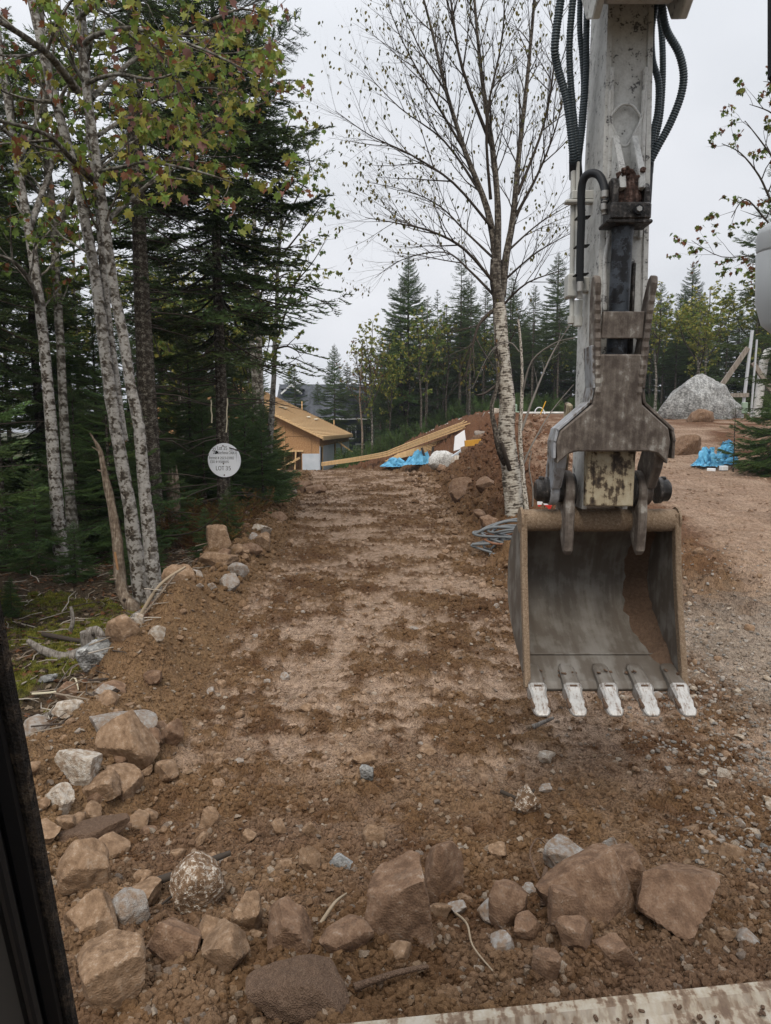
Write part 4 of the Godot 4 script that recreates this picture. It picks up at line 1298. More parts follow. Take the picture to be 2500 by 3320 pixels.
func leaf_tree(called: String, label: String, limbs: Array, bark: Material, twig: Material, o: Dictionary, sd: int, palette: Array, trunks := 1, group := "") -> Node3D:
	# stems given as lines in world metres; the thing stands at the foot of the first
	var r := RandomNumberGenerator.new()
	r.seed = sd
	var foot: Vector3 = limbs[0][0][0]
	var t := thing(called, label, "tree", foot, 0.0, group)
	var tm := MB.new()
	var wood := MB.new()
	var leaves := []
	for k in limbs.size():
		var pts := []
		for p in limbs[k][0]:
			pts.push_back(p - foot)
		if k < trunks:
			pts[0] -= Vector3(0, 0.3, 0)
		var line := curve(pts, 4)
		var rad := []
		for i in line.size():
			var u := float(i) / (line.size() - 1)
			rad.push_back(lerpf(limbs[k][1], limbs[k][2], pow(u, 0.8)) * (1.0 + (0.4 * exp(-u * 14.0) if k < trunks else 0.0)))
		var is_trunk := k < trunks
		if is_trunk:
			var each := MB.new()
			each.tube(line, rad, 14, true, 0.16, n1, 0.5)
			put("trunk", each.mesh(), bark, t)
		else:
			(tm if limbs[k][1] > 0.05 else wood).tube(line, rad, 9 if limbs[k][1] > 0.05 else 6, true, 0.12, n1, 0.5)
		var oo := o.duplicate()
		if k < trunks:
			oo.per_m = o.per_m.duplicate()
			oo.per_m[0] *= o.get("on_trunk", 0.5)
		grow(wood, line, limbs[k][1], limbs[k][2], 0, oo, r, leaves)
	if tm.v.size() > 0:
		put("limb", tm.mesh(), o.get("limb_bark", bark), t)
	kind(put("branches", wood.mesh(), twig, t), "stuff")
	var cols := []
	for k in leaves.size():
		var c: Color = palette[r.randi() % palette.size()]
		cols.push_back(c * r.randf_range(0.8, 1.2))
	if leaves.size() > 0:
		many("foliage", leaf_mesh[o.shape], M.leaf, leaves, cols, t)
	return t

# ---------------------------------------------------------------- the woods
func ground_at(x: float, z: float) -> Vector3:
	return Vector3(x, broad(x, z), z)

func build_forest() -> void:
	for s in ["spruce", "fir", "sparse"]:
		boughs[s] = []
		for k in 3:
			boughs[s].push_back(bough(100 + k * 7 + s.length(), s))
	leaf_mesh = {"maple": maple_leaf(), "oval": oval_leaf()}
	var green := Color(0.1, 0.15, 0.032)
	var olive := Color(0.16, 0.175, 0.04)
	var yellow := Color(0.28, 0.255, 0.055)
	var rust := Color(0.15, 0.062, 0.03)
	var pink := Color(0.25, 0.13, 0.11)
	var dark := Color(0.065, 0.1, 0.028)
	var hang := [-0.5, 0.6]
	var maple := {"lens": [1.2, 0.6], "per_m": [3.6, 5.2], "from": [0.3, 0.15], "spread": 0.85, "up": [0.12, 0.05], "rad": [0.02, 0.007], "wob": 0.22, "lift": 0.02, "leaves": 10, "leaf": 0.092, "tilt": [-0.2, 1.4], "shape": "maple", "low": 3.6, "on_trunk": 0.35}
	leaf_tree("red_maple", "three-stemmed lichen-spotted maple clump leaning left at the forest edge beside the berm", maple_limbs(), M.bark_lichen, M.bark_grey, maple, 5, [green * 1.5, green * 1.4, green * 1.6, olive * 1.5, olive * 1.4, olive * 1.3, yellow * 1.1, yellow, rust * 1.3, pink], 3)
	var m2 := maple.duplicate(true)
	m2.per_m = [3.2, 5.0]
	m2.leaf = 0.095
	leaf_tree("red_maple", "grey maple with a side stub, leftmost trunk beside the maple clump", maple_left_limbs(), M.bark_lichen, M.bark_grey, m2, 6, [green * 1.4, olive * 1.4, dark, green, rust * 1.3], 1)
	leaf_tree("red_maple", "slender grey maple forking high up, just left of the three-stemmed maple clump", maple_rear_limbs(), M.bark_grey, M.bark_grey, m2, 7, [green * 1.4, olive * 1.4, dark * 1.2, dark, green], 1)
	var m3 := maple.duplicate(true)
	m3.lens = [0.9, 0.45]
	m3.per_m = [3.2, 4.5]
	m3.leaf = 0.12
	m3.low = 1.5
	m3.on_trunk = 0.8
	m3.leaves = 6
	leaf_tree("young_maple", "slim young maple with green crown in front of the unfinished house roof", slim_maple_limbs(), M.bark_grey, M.twig, m3, 8, [green, olive, green, olive, yellow], 1)
	leaf_tree("young_maple", "twin-stemmed leafy maple standing behind the spruce that bears the round sign", twin_maple_limbs(), M.bark_grey, M.twig, m3, 9, [green, olive, yellow, olive], 2)
	var m4 := maple.duplicate(true)
	m4.lens = [0.7, 0.35]
	m4.low = 1.0
	m4.leaf = 0.075
	m4.per_m = [4.0, 5.0]
	leaf_tree("young_maple", "reddening maple reaching in from the right edge above the fir bushes", right_maple_limbs(), M.bark_grey, M.twig, m4, 10, [green, rust, olive, rust, dark], 1)
	var birch := {"lens": [1.6, 0.75, 0.34], "per_m": [4.6, 6.0, 5.0], "from": [0.25, 0.12, 0.1], "spread": 0.62, "up": [0.18, 0.1, 0.0], "rad": [0.014, 0.007, 0.004], "wob": 0.16, "lift": 0.03, "leaves": 3, "leafy": 0.26, "leaf": 0.07, "tilt": hang, "shape": "oval", "low": 2.6, "on_trunk": 0.15, "limb_bark": M.bark_birch_dark}
	leaf_tree("birch_tree", "tall white-barked birch nearly bare of leaves rising from the spoil bank behind the bucket", birch_limbs(), M.bark_birch, M.twig, birch, 11, [Color(0.11, 0.1, 0.03), Color(0.08, 0.085, 0.03), Color(0.16, 0.13, 0.04)], 1)
	var sap := birch.duplicate(true)
	sap.lens = [0.7, 0.35]
	sap.per_m = [2.5, 3.0]
	sap.from = [0.3, 0.2]
	sap.up = [0.1, 0.0]
	sap.rad = [0.009, 0.005]
	sap.low = 0.9
	sap.leafy = 0.06
	leaf_tree("birch_sapling", "thin bare birch sapling with crooked white stems right beside the tall birch", sapling_limbs(), M.bark_birch, M.twig_grey, sap, 12, [Color(0.13, 0.07, 0.03)], 1)
	# evergreens that can be told apart
	conifer("spruce_tree", "tall dark spruce whose trunk bears the round white sign", Vector3(-3.33, -0.1, -15), 12.6, 0.3, 2.7, 160, 0.15, 21, ["spruce", "spruce", "sparse"], {"lean": Vector2(0.002, 0), "shape": 0.6, "dead": 9.0, "gaps": 0.1})
	conifer("spruce_tree", "dark bare-trunked spruce directly behind the three-stemmed maple clump", Vector3(-4.15, -0.1, -13), 13.5, 0.42, 2.1, 90, 0.2, 22, ["spruce", "sparse"], {"lean": Vector2(-0.006, 0), "shape": 0.55, "dead": 9.0})
	var p1 := conifer("spruce_tree", "big dark spruce rising highest above the treeline behind the lumber", ground_at(1.5, -54), 13.9, 0.1, 3.7, 170, 0.22, 23, ["spruce", "fir"], {"shape": 0.8})
	var p2 := conifer("spruce_tree", "pointed spruce in the treeline just left of the birch trunk", ground_at(6.2, -60), 11.2, 0.12, 2.2, 130, 0.16, 24, ["spruce"], {"shape": 0.8})
	var p3 := conifer("fir_tree", "full blue-green fir standing in front of the blue house", ground_at(-5.0, -72), 11.2, 0.05, 2.6, 140, 0.13, 25, ["fir", "spruce"], {"shape": 0.8})
	var p4 := conifer("spruce_tree", "slim spruce with dead lower branches in the wood behind the clearing", ground_at(9.0, -54), 10.5, 0.42, 1.35, 80, 0.11, 26, ["spruce", "sparse"], {"shape": 0.75, "dead": 8.0, "group": "slim spruces in the treeline"})
	var p5 := conifer("fir_tree", "low young fir at the edge of the wood, thick to the ground", ground_at(-4.6, -12.2), 3.4, 0.02, 1.25, 75, 0.05, 27, ["fir"], {"shape": 0.9, "group": "young firs along the forest edge"})
	var p6 := conifer("fir_tree", "dense dark fir deep in the wood on the left", Vector3(-7.2, -0.1, -15.5), 9.5, 0.04, 1.9, 150, 0.12, 28, ["fir", "spruce"], {"shape": 0.75, "group": "dense firs in the left wood"})
	var p7 := conifer("spruce_tree", "dark spruce deep in the wood on the left with dead lower limbs", Vector3(-8.0, -0.1, -12.0), 12.5, 0.3, 2.0, 110, 0.15, 29, ["spruce", "sparse"], {"shape": 0.65, "dead": 8.0, "group": "spruces in the left wood"})
	var r := RandomNumberGenerator.new()
	r.seed = 77
	# the wood on the left
	var firs := [[-5.6, -14.2, 0.5], [-6.4, -18.5, 0.55], [-4.9, -19.0, 0.45], [-8.6, -19.0, 0.7], [-10.6, -16.0, 0.9], [-4.5, -17.2, 0.55], [-5.6, -23.0, 0.5], [-7.6, -25.5, 1.0], [-6.9, -30.0, 1.0], [-10.0, -24.0, 0.8], [-12.5, -20.0, 1.0], [-8.2, -14.0, 0.8], [-9.4, -31.0, 1.05], [-7.0, -36.0, 0.9]]
	for q in firs:
		copy(p6, "fir_tree", "dense dark fir deep in the wood on the left", ground_at(q[0], q[1]) - Vector3(0, 0.1, 0), r.randf() * TAU, Vector3(q[2] * r.randf_range(0.9, 1.1), q[2], q[2] * r.randf_range(0.9, 1.1)))
	var sprs := [[-6.2, -11.6, 0.8], [-9.6, -10.2, 0.95], [-10.8, -20.0, 1.1], [-9.0, -27.0, 1.1], [-12.8, -15.5, 1.0], [-6.0, -27.0, 0.85], [-15.0, -20.0, 1.2]]
	for q in sprs:
		copy(p7, "spruce_tree", "dark spruce deep in the wood on the left with dead lower limbs", ground_at(q[0], q[1]) - Vector3(0, 0.1, 0), r.randf() * TAU, Vector3.ONE * q[2])
	var young := [[-3.9, -11.6, 0.34], [-4.0, -16.2, 0.8], [-3.5, -16.9, 0.7], [-5.2, -10.8, 0.5], [-6.0, -9.9, 0.4], [-4.4, -10.2, 0.27], [-6.6, -11.0, 0.62], [-7.6, -10.4, 0.75], [-3.7, -10.2, 0.22], [-5.4, -9.2, 0.24], [-4.6, -8.8, 0.16], [-3.15, -9.9, 0.2], [-3.0, -12.0, 0.26], [-2.9, -13.3, 0.3], [-3.2, -15.0, 0.34], [-2.95, -17.6, 0.62], [-3.6, -18.6, 0.9], [-3.3, -20.2, 0.8], [-3.9, -21.5, 1.0], [-4.3, -24.5, 1.1], [-4.6, -14.2, 0.8], [-5.4, -12.8, 0.9], [-6.6, -9.0, 0.5], [-4.0, -13.4, 0.5]]
	for q in young:
		copy(p5, "fir_tree", "low young fir at the edge of the wood, thick to the ground", ground_at(q[0], q[1]), r.randf() * TAU, Vector3(q[2] * 1.15, q[2], q[2] * 1.15))
	# boughs that reach in from the left edge of the frame
	conifer("fir_tree", "bright green fir whose boughs reach in from the left edge", Vector3(-5.15, -0.3, -7.6), 4.6, 0.25, 1.7, 75, 0.07, 41, ["fir"], {"shape": 0.8, "clean": true})
	conifer("fir_tree", "small fir by the cab frame on the mossy forest floor", Vector3(-3.2, -0.32, -5.15), 0.42, 0.0, 0.2, 26, 0.008, 42, ["fir"], {"clean": true})
	# firs at the right edge
	var p8 := conifer("fir_tree", "dark fir at the right edge beyond the boulder", ground_at(11.2, -20.5), 5.6, 0.05, 1.5, 80, 0.06, 43, ["spruce", "sparse"], {"shape": 0.8})
	conifer("fir_bush", "bushy green fir beside the blue tarp at the right edge", ground_at(9.6, -18.2), 2.0, 0.0, 1.35, 70, 0.04, 44, ["fir"], {"shape": 0.7, "clean": true})
	conifer("fir_bush", "thin half-dead fir sapling standing left of the bushy fir at the right edge", ground_at(8.75, -18.4), 2.0, 0.1, 0.55, 26, 0.02, 45, ["sparse"], {"shape": 0.8, "clean": true})
	copy(p8, "fir_tree", "tallest dark fir at the right edge, behind the wooden frame", ground_at(19.5, -36.0), 1.0, Vector3(3.0, 2.5, 3.0))
	copy(p8, "fir_tree", "dark fir right of the boulder, in front of the white machine", ground_at(13.6, -24.5), 2.0, Vector3(0.9, 0.8, 0.9))
	# the treeline behind the clearing
	for k in 66:
		var x := -0.5 + 34.0 * (k + r.randf()) / 66.0
		var z := -50.0 - r.randf_range(0.0, 16.0)
		var s := r.randf_range(0.72, 1.12)
		if x > 13.0:
			s *= 0.85
		if k % 2 == 0:
			copy(p6, "fir_tree", "dense fir in the back rows of the wood behind the clearing", ground_at(x + 0.8, z - 9.0), r.randf() * TAU, Vector3(1.25, 0.85 + 0.35 * r.randf(), 1.25), "dense firs at the back of the treeline")
		copy(p4, "spruce_tree", "slim spruce with dead lower branches in the wood behind the clearing", ground_at(x, z), r.randf() * TAU, Vector3(s * r.randf_range(0.9, 1.3), s, s * r.randf_range(0.9, 1.3)))
	for q in [[10.5, -62.0, 1.0], [13.2, -58.0, 1.12], [18.3, -62.0, 0.95], [16.0, -52.0, 0.8], [22.5, -55.0, 1.0], [4.0, -66.0, 0.8], [30.0, -58.0, 1.1]]:
		copy(p2, "spruce_tree", "broad dark spruce standing above the treeline behind the clearing", ground_at(q[0], q[1]), r.randf() * TAU, Vector3(q[2] * 1.25, q[2], q[2] * 1.25), "broad spruces in the treeline")
	for q in [[-9.4, -76.0, 0.82], [-7.4, -80.0, 0.72], [-12.5, -74.0, 0.9], [-6.0, -84.0, 0.85], [-4.2, -80.0, 0.9], [-14.5, -78.0, 1.0], [-2.0, -78.0, 1.0], [1.0, -76.0, 1.05], [-10.8, -84.0, 0.9], [-17.0, -82.0, 1.0], [-20.0, -72.0, 1.1]]:
		copy(p2, "spruce_tree", "distant spruce rising behind the roof of the blue house", ground_at(q[0], q[1]), r.randf() * TAU, Vector3(q[2] * 1.4, q[2], q[2] * 1.4), "distant spruces behind the blue house")
	# leafy trees of the treeline: one built, the rest copies
	var tree_limbs := [
		[[Vector3(0, 0, 0), Vector3(0.05, 2.2, 0), Vector3(-0.1, 4.4, 0.1), Vector3(0.0, 6.2, 0.1), Vector3(0.1, 8.0, 0)], 0.08, 0.02],
		[[Vector3(0, 3.4, 0), Vector3(0.6, 4.6, 0.2), Vector3(1.0, 6.0, 0.4), Vector3(1.2, 7.2, 0.5)], 0.04, 0.01],
		[[Vector3(0, 3.9, 0), Vector3(-0.7, 5.0, -0.3), Vector3(-1.1, 6.4, -0.4)], 0.04, 0.01],
		[[Vector3(0, 4.6, 0), Vector3(0.2, 5.6, -0.8), Vector3(0.3, 6.8, -1.2)], 0.035, 0.01],
		[[Vector3(0, 5.0, 0), Vector3(-0.2, 6.2, 0.8), Vector3(-0.3, 7.3, 1.1)], 0.035, 0.01],
	]
	var m5 := maple.duplicate(true)
	m5.lens = [1.1, 0.6]
	m5.per_m = [3.0, 4.0]
	m5.leaf = 0.17
	m5.low = 2.4
	m5.leaves = 7
	m5.on_trunk = 0.6
	var shift := func(limbs: Array, at: Vector3) -> Array:
		var out := []
		for l in limbs:
			var pp := []
			for p in l[0]:
				pp.push_back(p + at)
			out.push_back([pp, l[1], l[2]])
		return out
	var q1 := leaf_tree("aspen_tree", "green leafy tree left of the tall spruce in the treeline", shift.call(tree_limbs, ground_at(-0.9, -47.0)), M.bark_grey, M.twig, m5, 51, [green, olive, yellow, olive], 1)
	q1.scale = Vector3(1, 1.12, 1)
	var q2 := leaf_tree("aspen_tree", "leafy tree with a bare grey trunk in the treeline behind the lumber", shift.call(tree_limbs, ground_at(2.2, -46.5)), M.bark_spruce, M.twig, m5, 52, [green, olive, green, yellow], 1, "leafy trees in the treeline")
	for q in [[0.3, -50.5, 0.8], [4.4, -53.0, 1.05], [8.3, -55.0, 0.85], [5.6, -51.0, 0.62], [1.6, -52.0, 0.9], [12.5, -55.0, 0.7]]:
		copy(q2, "aspen_tree", "leafy tree with a bare grey trunk in the treeline behind the lumber", ground_at(q[0], q[1]), r.randf() * TAU, Vector3(q[2], q[2], q[2]))
	for q in [[17.5, -48.0, 0.98], [19.8, -47.0, 0.95], [21.5, -50.0, 1.05], [15.6, -50.0, 0.85], [23.5, -47.0, 1.1], [18.6, -44.0, 0.8]]:
		copy(q1, "aspen_tree", "bright green leafy tree above and behind the big boulder", ground_at(q[0], q[1]), r.randf() * TAU, Vector3(q[2] * 1.3, q[2], q[2] * 1.3), "leafy trees behind the boulder")
	for q in [[-6.6, -24.0, 0.9], [-4.9, -26.0, 0.85], [-9.0, -22.0, 1.0], [-8.0, -29.0, 1.05], [-11.8, -23.0, 1.05], [-6.0, -33.0, 1.0], [-5.6, -20.5, 0.75]]:
		copy(q1, "aspen_tree", "yellow-green leafy tree standing among the spruces of the left wood", ground_at(q[0], q[1]), r.randf() * TAU, Vector3(q[2], q[2], q[2]), "leafy trees in the left wood")
	var m6 := m5.duplicate(true)
	m6.leafy = 0.5
	m6.leaf = 0.13
	leaf_tree("aspen_tree", "slender reddish tree with half-dead brown leaves beside the blue house", shift.call(tree_limbs, ground_at(-1.5, -46.0)), M.dead_wood, M.twig, m6, 53, [Color(0.1, 0.045, 0.025), Color(0.13, 0.07, 0.03), olive], 1)

# ---------------------------------------------------------------- hydraulic lines on the excavator arm (world metres)
func hose_runs() -> Array:
	# [kind, points, radius]
	return [
		["corrugated_hose", [Vector3(0.902, 4.465, -3.950), Vector3(0.893, 4.379, -3.992), Vector3(0.876, 4.166, -4.033), Vector3(0.902, 4.077, -4.075), Vector3(0.968, 3.911, -4.117), Vector3(1.012, 3.701, -4.158), Vector3(1.027, 3.639, -4.200)], 0.0225],
		["corrugated_hose", [Vector3(0.967, 4.493, -4.000), Vector3(0.965, 4.404, -4.037), Vector3(0.961, 4.222, -4.073), Vector3(0.974, 4.093, -4.110), Vector3(1.003, 3.924, -4.147), Vector3(1.043, 3.710, -4.183), Vector3(1.063, 3.638, -4.220)], 0.019],
		["corrugated_hose", [Vector3(1.030, 4.579, -4.150), Vector3(1.035, 4.480, -4.175), Vector3(1.044, 4.322, -4.200), Vector3(1.068, 4.184, -4.225), Vector3(1.086, 4.043, -4.250), Vector3(1.085, 3.899, -4.275), Vector3(1.088, 3.752, -4.300)], 0.016],
		["corrugated_hose", [Vector3(1.054, 4.551, -4.100), Vector3(1.060, 4.453, -4.127), Vector3(1.068, 4.262, -4.153), Vector3(1.080, 4.126, -4.180), Vector3(1.084, 3.987, -4.207), Vector3(1.083, 3.844, -4.233), Vector3(1.078, 3.730, -4.260)], 0.018],
		["corrugated_hose", [Vector3(1.413, 4.551, -4.100), Vector3(1.415, 4.401, -4.114), Vector3(1.405, 4.286, -4.129), Vector3(1.421, 4.146, -4.143), Vector3(1.463, 4.034, -4.157), Vector3(1.470, 3.896, -4.171), Vector3(1.454, 3.788, -4.186), Vector3(1.454, 3.678, -4.200)], 0.019],
		["corrugated_hose", [Vector3(1.460, 4.608, -4.200), Vector3(1.467, 4.456, -4.217), Vector3(1.494, 4.339, -4.233), Vector3(1.514, 4.196, -4.250), Vector3(1.524, 4.051, -4.267), Vector3(1.523, 3.903, -4.283), Vector3(1.506, 3.792, -4.300)], 0.018],
		["corrugated_hose", [Vector3(1.415, 4.522, -4.050), Vector3(1.435, 4.370, -4.069), Vector3(1.469, 4.265, -4.088), Vector3(1.544, 4.165, -4.106), Vector3(1.583, 4.063, -4.125), Vector3(1.580, 3.960, -4.144), Vector3(1.537, 3.831, -4.162), Vector3(1.481, 3.717, -4.181), Vector3(1.445, 3.639, -4.200)], 0.022],
		["rubber_hose", [Vector3(1.123, 3.346, -3.900), Vector3(1.126, 3.423, -3.927), Vector3(1.108, 3.489, -3.955), Vector3(1.074, 3.514, -3.982), Vector3(1.043, 3.500, -4.010), Vector3(1.036, 3.441, -4.037), Vector3(1.048, 3.290, -4.065), Vector3(1.054, 3.143, -4.093), Vector3(1.064, 2.983, -4.120)], 0.021],
		["rubber_hose", [Vector3(1.395, 3.564, -4.050), Vector3(1.394, 3.475, -4.050), Vector3(1.392, 3.386, -4.050)], 0.02],
		["rubber_hose", [Vector3(1.389, 3.345, -4.050), Vector3(1.381, 3.269, -4.073), Vector3(1.389, 3.144, -4.097), Vector3(1.409, 2.983, -4.120)], 0.016],
		["steel_pipe", [Vector3(1.034, 3.663, -4.220), Vector3(1.038, 3.455, -4.220), Vector3(1.042, 3.233, -4.220), Vector3(1.046, 3.007, -4.220), Vector3(1.052, 2.779, -4.220)], 0.0145],
		["steel_pipe", [Vector3(1.055, 3.644, -4.200), Vector3(1.058, 3.449, -4.200), Vector3(1.062, 3.228, -4.200), Vector3(1.069, 2.998, -4.200)], 0.0105],
		["steel_pipe", [Vector3(1.404, 3.351, -4.200), Vector3(1.408, 3.178, -4.200), Vector3(1.414, 3.028, -4.200)], 0.012],
	]

# ---------------------------------------------------------------- the excavator
const XC := 1.262            # the arm's middle plane
const DIG := Vector3(0.6, 0.0, 0.9)

var rig: Node3D

func part(called: String, mb: MB, m: Material, parent: Node = null) -> MeshInstance3D:
	# parts are modelled in world metres; the machine stands at DIG
	if parent == null:
		return put(called, mb.mesh(), m, rig, Transform3D(Basis.IDENTITY, -DIG))
	return put(called, mb.mesh(), m, parent)

func yz(poly: Array, x: float, thick: float, bevel := 0.004) -> MB:
	# a plate standing across x, its outline given as (z, y)
	var mb := MB.new()
	yz_into(mb, poly, x, thick, bevel)
	return mb

func yz_into(mb: MB, poly: Array, x: float, thick: float, bevel := 0.004) -> void:
	var p := PackedVector2Array()
	for q in poly:
		p.push_back(Vector2(q[0], q[1]))
	mb.prism(p, Basis(Vector3(0, 0, 1), Vector3(0, 1, 0), Vector3(1, 0, 0)), Vector3(x, 0, 0), thick, bevel)

func xy_into(mb: MB, poly: Array, z: float, thick: float, bevel := 0.004, basis := Basis.IDENTITY, at := Vector3.ZERO) -> void:
	var p := PackedVector2Array()
	for q in poly:
		p.push_back(Vector2(q[0], q[1]))
	mb.prism(p, basis, at + basis.z * z, thick, bevel)

func arc(cx: float, cy: float, r: float, a0: float, a1: float, n: int) -> Array:
	var out := []
	for k in n + 1:
		var a := deg_to_rad(lerpf(a0, a1, float(k) / n))
		out.push_back([cx + r * cos(a), cy + r * sin(a)])
	return out

func build_excavator() -> void:
	rig = thing("excavator", "white excavator with hanging arm, thumb and toothed bucket, seen from inside its cab", "excavator", DIG)
	build_stick()
	build_thumb()
	build_bucket()
	build_lines()
	build_blade_and_cab()

func build_stick() -> void:
	# side plates stand proud of the recessed front plate
	var body := MB.new()
	for s in [-1.0, 1.0]:
		var rings := []
		for q in [[1.74, -4.12, -4.29, 0.128], [1.95, -4.05, -4.35, 0.13], [2.35, -4.01, -4.38, 0.138], [2.9, -4.0, -4.39, 0.133], [3.6, -4.01, -4.38, 0.124], [4.3, -4.03, -4.36, 0.118], [5.1, -4.06, -4.34, 0.115]]:
			var xm: float = XC - 0.02 * (1.0 - smoothstep(1.95, 2.35, q[0]))
			var xo: float = xm + s * q[3]
			var xi: float = xm + s * (q[3] - 0.026)
			rings.push_back([Vector3(xo, q[0], q[1]), Vector3(xi, q[0], q[1]), Vector3(xi, q[0], q[2]), Vector3(xo, q[0], q[2])])
		body.loft(rings)
	var core := []
	for q in [[1.76, -4.14, -4.27, 0.1], [1.95, -4.066, -4.34, 0.1], [2.35, -4.024, -4.37, 0.114], [2.9, -4.014, -4.38, 0.109], [3.6, -4.024, -4.37, 0.1], [4.3, -4.044, -4.35, 0.094], [5.1, -4.074, -4.33, 0.09]]:
		core.push_back([Vector3(XC - q[3], q[0], q[1]), Vector3(XC + q[3], q[0], q[1]), Vector3(XC + q[3], q[0], q[2]), Vector3(XC - q[3], q[0], q[2])])
	body.loft(core)
	var stick := part("stick", body, M.paint_white)
	# weld beads along the plate joints
	var w := MB.new()
	for s in [-1.0, 1.0]:
		var line := []
		var rad := []
		for k in 40:
			var y := 2.9 + 2.0 * k / 39.0
			line.push_back(Vector3(XC + s * (0.106 - 0.008 * (y - 2.9)), y, -4.014 - 0.018 * (y - 2.9)))
			rad.push_back(0.0055 + 0.0012 * sin(k * 2.1))
		w.tube(line, rad, 6)
	# the doubler plate ends in a rounded vee
	var vee := [Vector3(-0.085, 3.93, 0), Vector3(-0.082, 3.8, 0), Vector3(-0.05, 3.72, 0), Vector3(-0.02, 3.665, 0), Vector3(0, 3.655, 0), Vector3(0.02, 3.665, 0), Vector3(0.05, 3.72, 0), Vector3(0.082, 3.8, 0), Vector3(0.085, 3.93, 0)]
	var top := [Vector3(-0.08, 3.8, 0), Vector3(-0.04, 3.85, 0), Vector3(0, 3.865, 0), Vector3(0.04, 3.85, 0), Vector3(0.08, 3.8, 0)]
	for l in [vee, top]:
		var line := []
		for p in curve(l, 4):
			line.push_back(p + Vector3(XC - 0.015, 0, -4.008))
		var rad := []
		for k in line.size():
			rad.push_back(0.008)
		w.tube(line, rad, 6)
	part("weld_bead", w, M.paint_white, stick)
	var dbl := MB.new()
	var pl := []
	for p in vee:
		pl.push_back([XC - 0.015 + p.x, p.y])
	pl = pl.slice(1, 8)
	pl.append_array([[XC + 0.075, 3.36], [XC - 0.1, 3.36]])
	var gus := MB.new()
	xy_into(gus, [[XC - 0.1, 3.2], [XC + 0.08, 3.2], [XC + 0.07, 3.79], [XC + 0.037, 3.72], [XC + 0.005, 3.667], [XC - 0.035, 3.667], [XC - 0.065, 3.72], [XC - 0.1, 3.79]], -4.012, 0.016, 0.003)
	part("doubler_plate", gus, M.paint_white, stick)
	for x in [XC - 0.088, XC + 0.082]:
		var sp := MB.new()
		sp.box(Vector3(x, 3.62, -4.012), Vector3(0.022, 0.86, 0.022), Basis(Vector3(1, 0, 0), -0.02), 0.006)
		part("stiffener", sp, M.paint_white, stick)
	# thumb cylinder mount: two gussets, a rusty lug, the head block with its bolt
	for x in [XC - 0.066, XC + 0.03]:
		part("gusset", yz([[-4.02, 3.7], [-3.985, 3.7], [-3.86, 3.5], [-3.84, 3.4], [-4.02, 3.36]], x, 0.032), M.paint_white, stick)
	var lug := MB.new()
	var rings := []
	for q in [[3.29, 0.062, 0.07], [3.36, 0.07, 0.075], [3.43, 0.068, 0.07], [3.47, 0.055, 0.05], [3.5, 0.03, 0.03]]:
		var ring := []
		for k in 12:
			var a := TAU * k / 12.0
			ring.push_back(Vector3(XC - 0.02 + cos(a) * q[1] * (1.0 + 0.15 * sin(k * 5.0 + q[0] * 40.0)), q[0], -3.92 + sin(a) * q[2]))
		rings.push_back(ring)
	lug.loft(rings)
	part("cylinder_lug", lug, M.rust, stick)
	var lump := MB.new()
	var rr := RandomNumberGenerator.new()
	rr.seed = 3
	for k in 26:
		lump.box(Vector3(XC - 0.02 + rr.randf_range(-0.06, 0.06), 3.47 + rr.randf_range(-0.03, 0.03), -3.87 + rr.randf_range(-0.03, 0.03)), Vector3.ONE * rr.randf_range(0.012, 0.03), Basis.from_euler(Vector3(rr.randf(), rr.randf(), rr.randf()) * 3.0), 0.004)
	kind(part("caked_dirt", lump, M.rust, stick), "stuff")
	part("clevis_plate", yz(arc(-3.9, 3.4, 0.06, -20, 200, 10) + [[-3.97, 3.28], [-3.85, 3.28]], XC - 0.1, 0.03), M.grease, stick)
	part("clevis_plate", yz(arc(-3.9, 3.38, 0.055, -20, 200, 10) + [[-3.97, 3.28], [-3.85, 3.28]], XC + 0.06, 0.03), M.grease, stick)
	var head := MB.new()
	head.box(Vector3(XC - 0.025, 3.285, -3.9), Vector3(0.205, 0.085, 0.15), Basis.IDENTITY, 0.01)
	head.box(Vector3(XC - 0.03, 3.235, -3.905), Vector3(0.235, 0.02, 0.15), Basis.IDENTITY, 0.006)
	var hd := part("cylinder_head", head, M.grease, stick)
	var bolt := MB.new()
	bolt.tube([Vector3(XC + 0.006, 3.285, -3.826), Vector3(XC + 0.006, 3.285, -3.806)], [0.026, 0.024], 16)
	part("bolt_seat", bolt, M.cab_black, stick)
	bolt = MB.new()
	bolt.tube([Vector3(XC + 0.006, 3.285, -3.81), Vector3(XC + 0.006, 3.285, -3.796)], [0.016, 0.014], 6)
	part("bolt", bolt, M.steel, stick)
	var barrel := MB.new()
	var bl := []
	var br := []
	for k in 12:
		var t := k / 11.0
		bl.push_back(Vector3(XC - 0.035, lerpf(3.235, 2.36, t), lerpf(-3.925, -3.965, t)))
		br.push_back(0.053 if k > 0 else 0.058)
	barrel.tube(bl, br, 28)
	part("thumb_cylinder", barrel, M.rod_paint)
	var rail := MB.new()
	rail.box(Vector3(XC + 0.045, 2.75, -3.985), Vector3(0.018, 0.62, 0.05), Basis.IDENTITY, 0.004)
	part("cylinder_rod_guard", rail, M.grease)
	# a ridge of weld and a stiffener left of the cylinder
	var stf := MB.new()
	stf.tube(curve([Vector3(XC - 0.07, 3.25, -4.0), Vector3(XC - 0.1, 3.1, -3.995), Vector3(XC - 0.096, 2.95, -3.995), Vector3(XC - 0.09, 2.82, -4.0)], 6), [0.01, 0.011, 0.012, 0.012, 0.012, 0.012, 0.012, 0.012, 0.012, 0.012, 0.012, 0.012, 0.012, 0.012, 0.013, 0.014, 0.015, 0.014, 0.01], 6)
	part("weld_bead", stf, M.paint_white, stick)
	# the foot of the arm between the bucket ears, its paint worn to rust and grease
	var boss := MB.new()
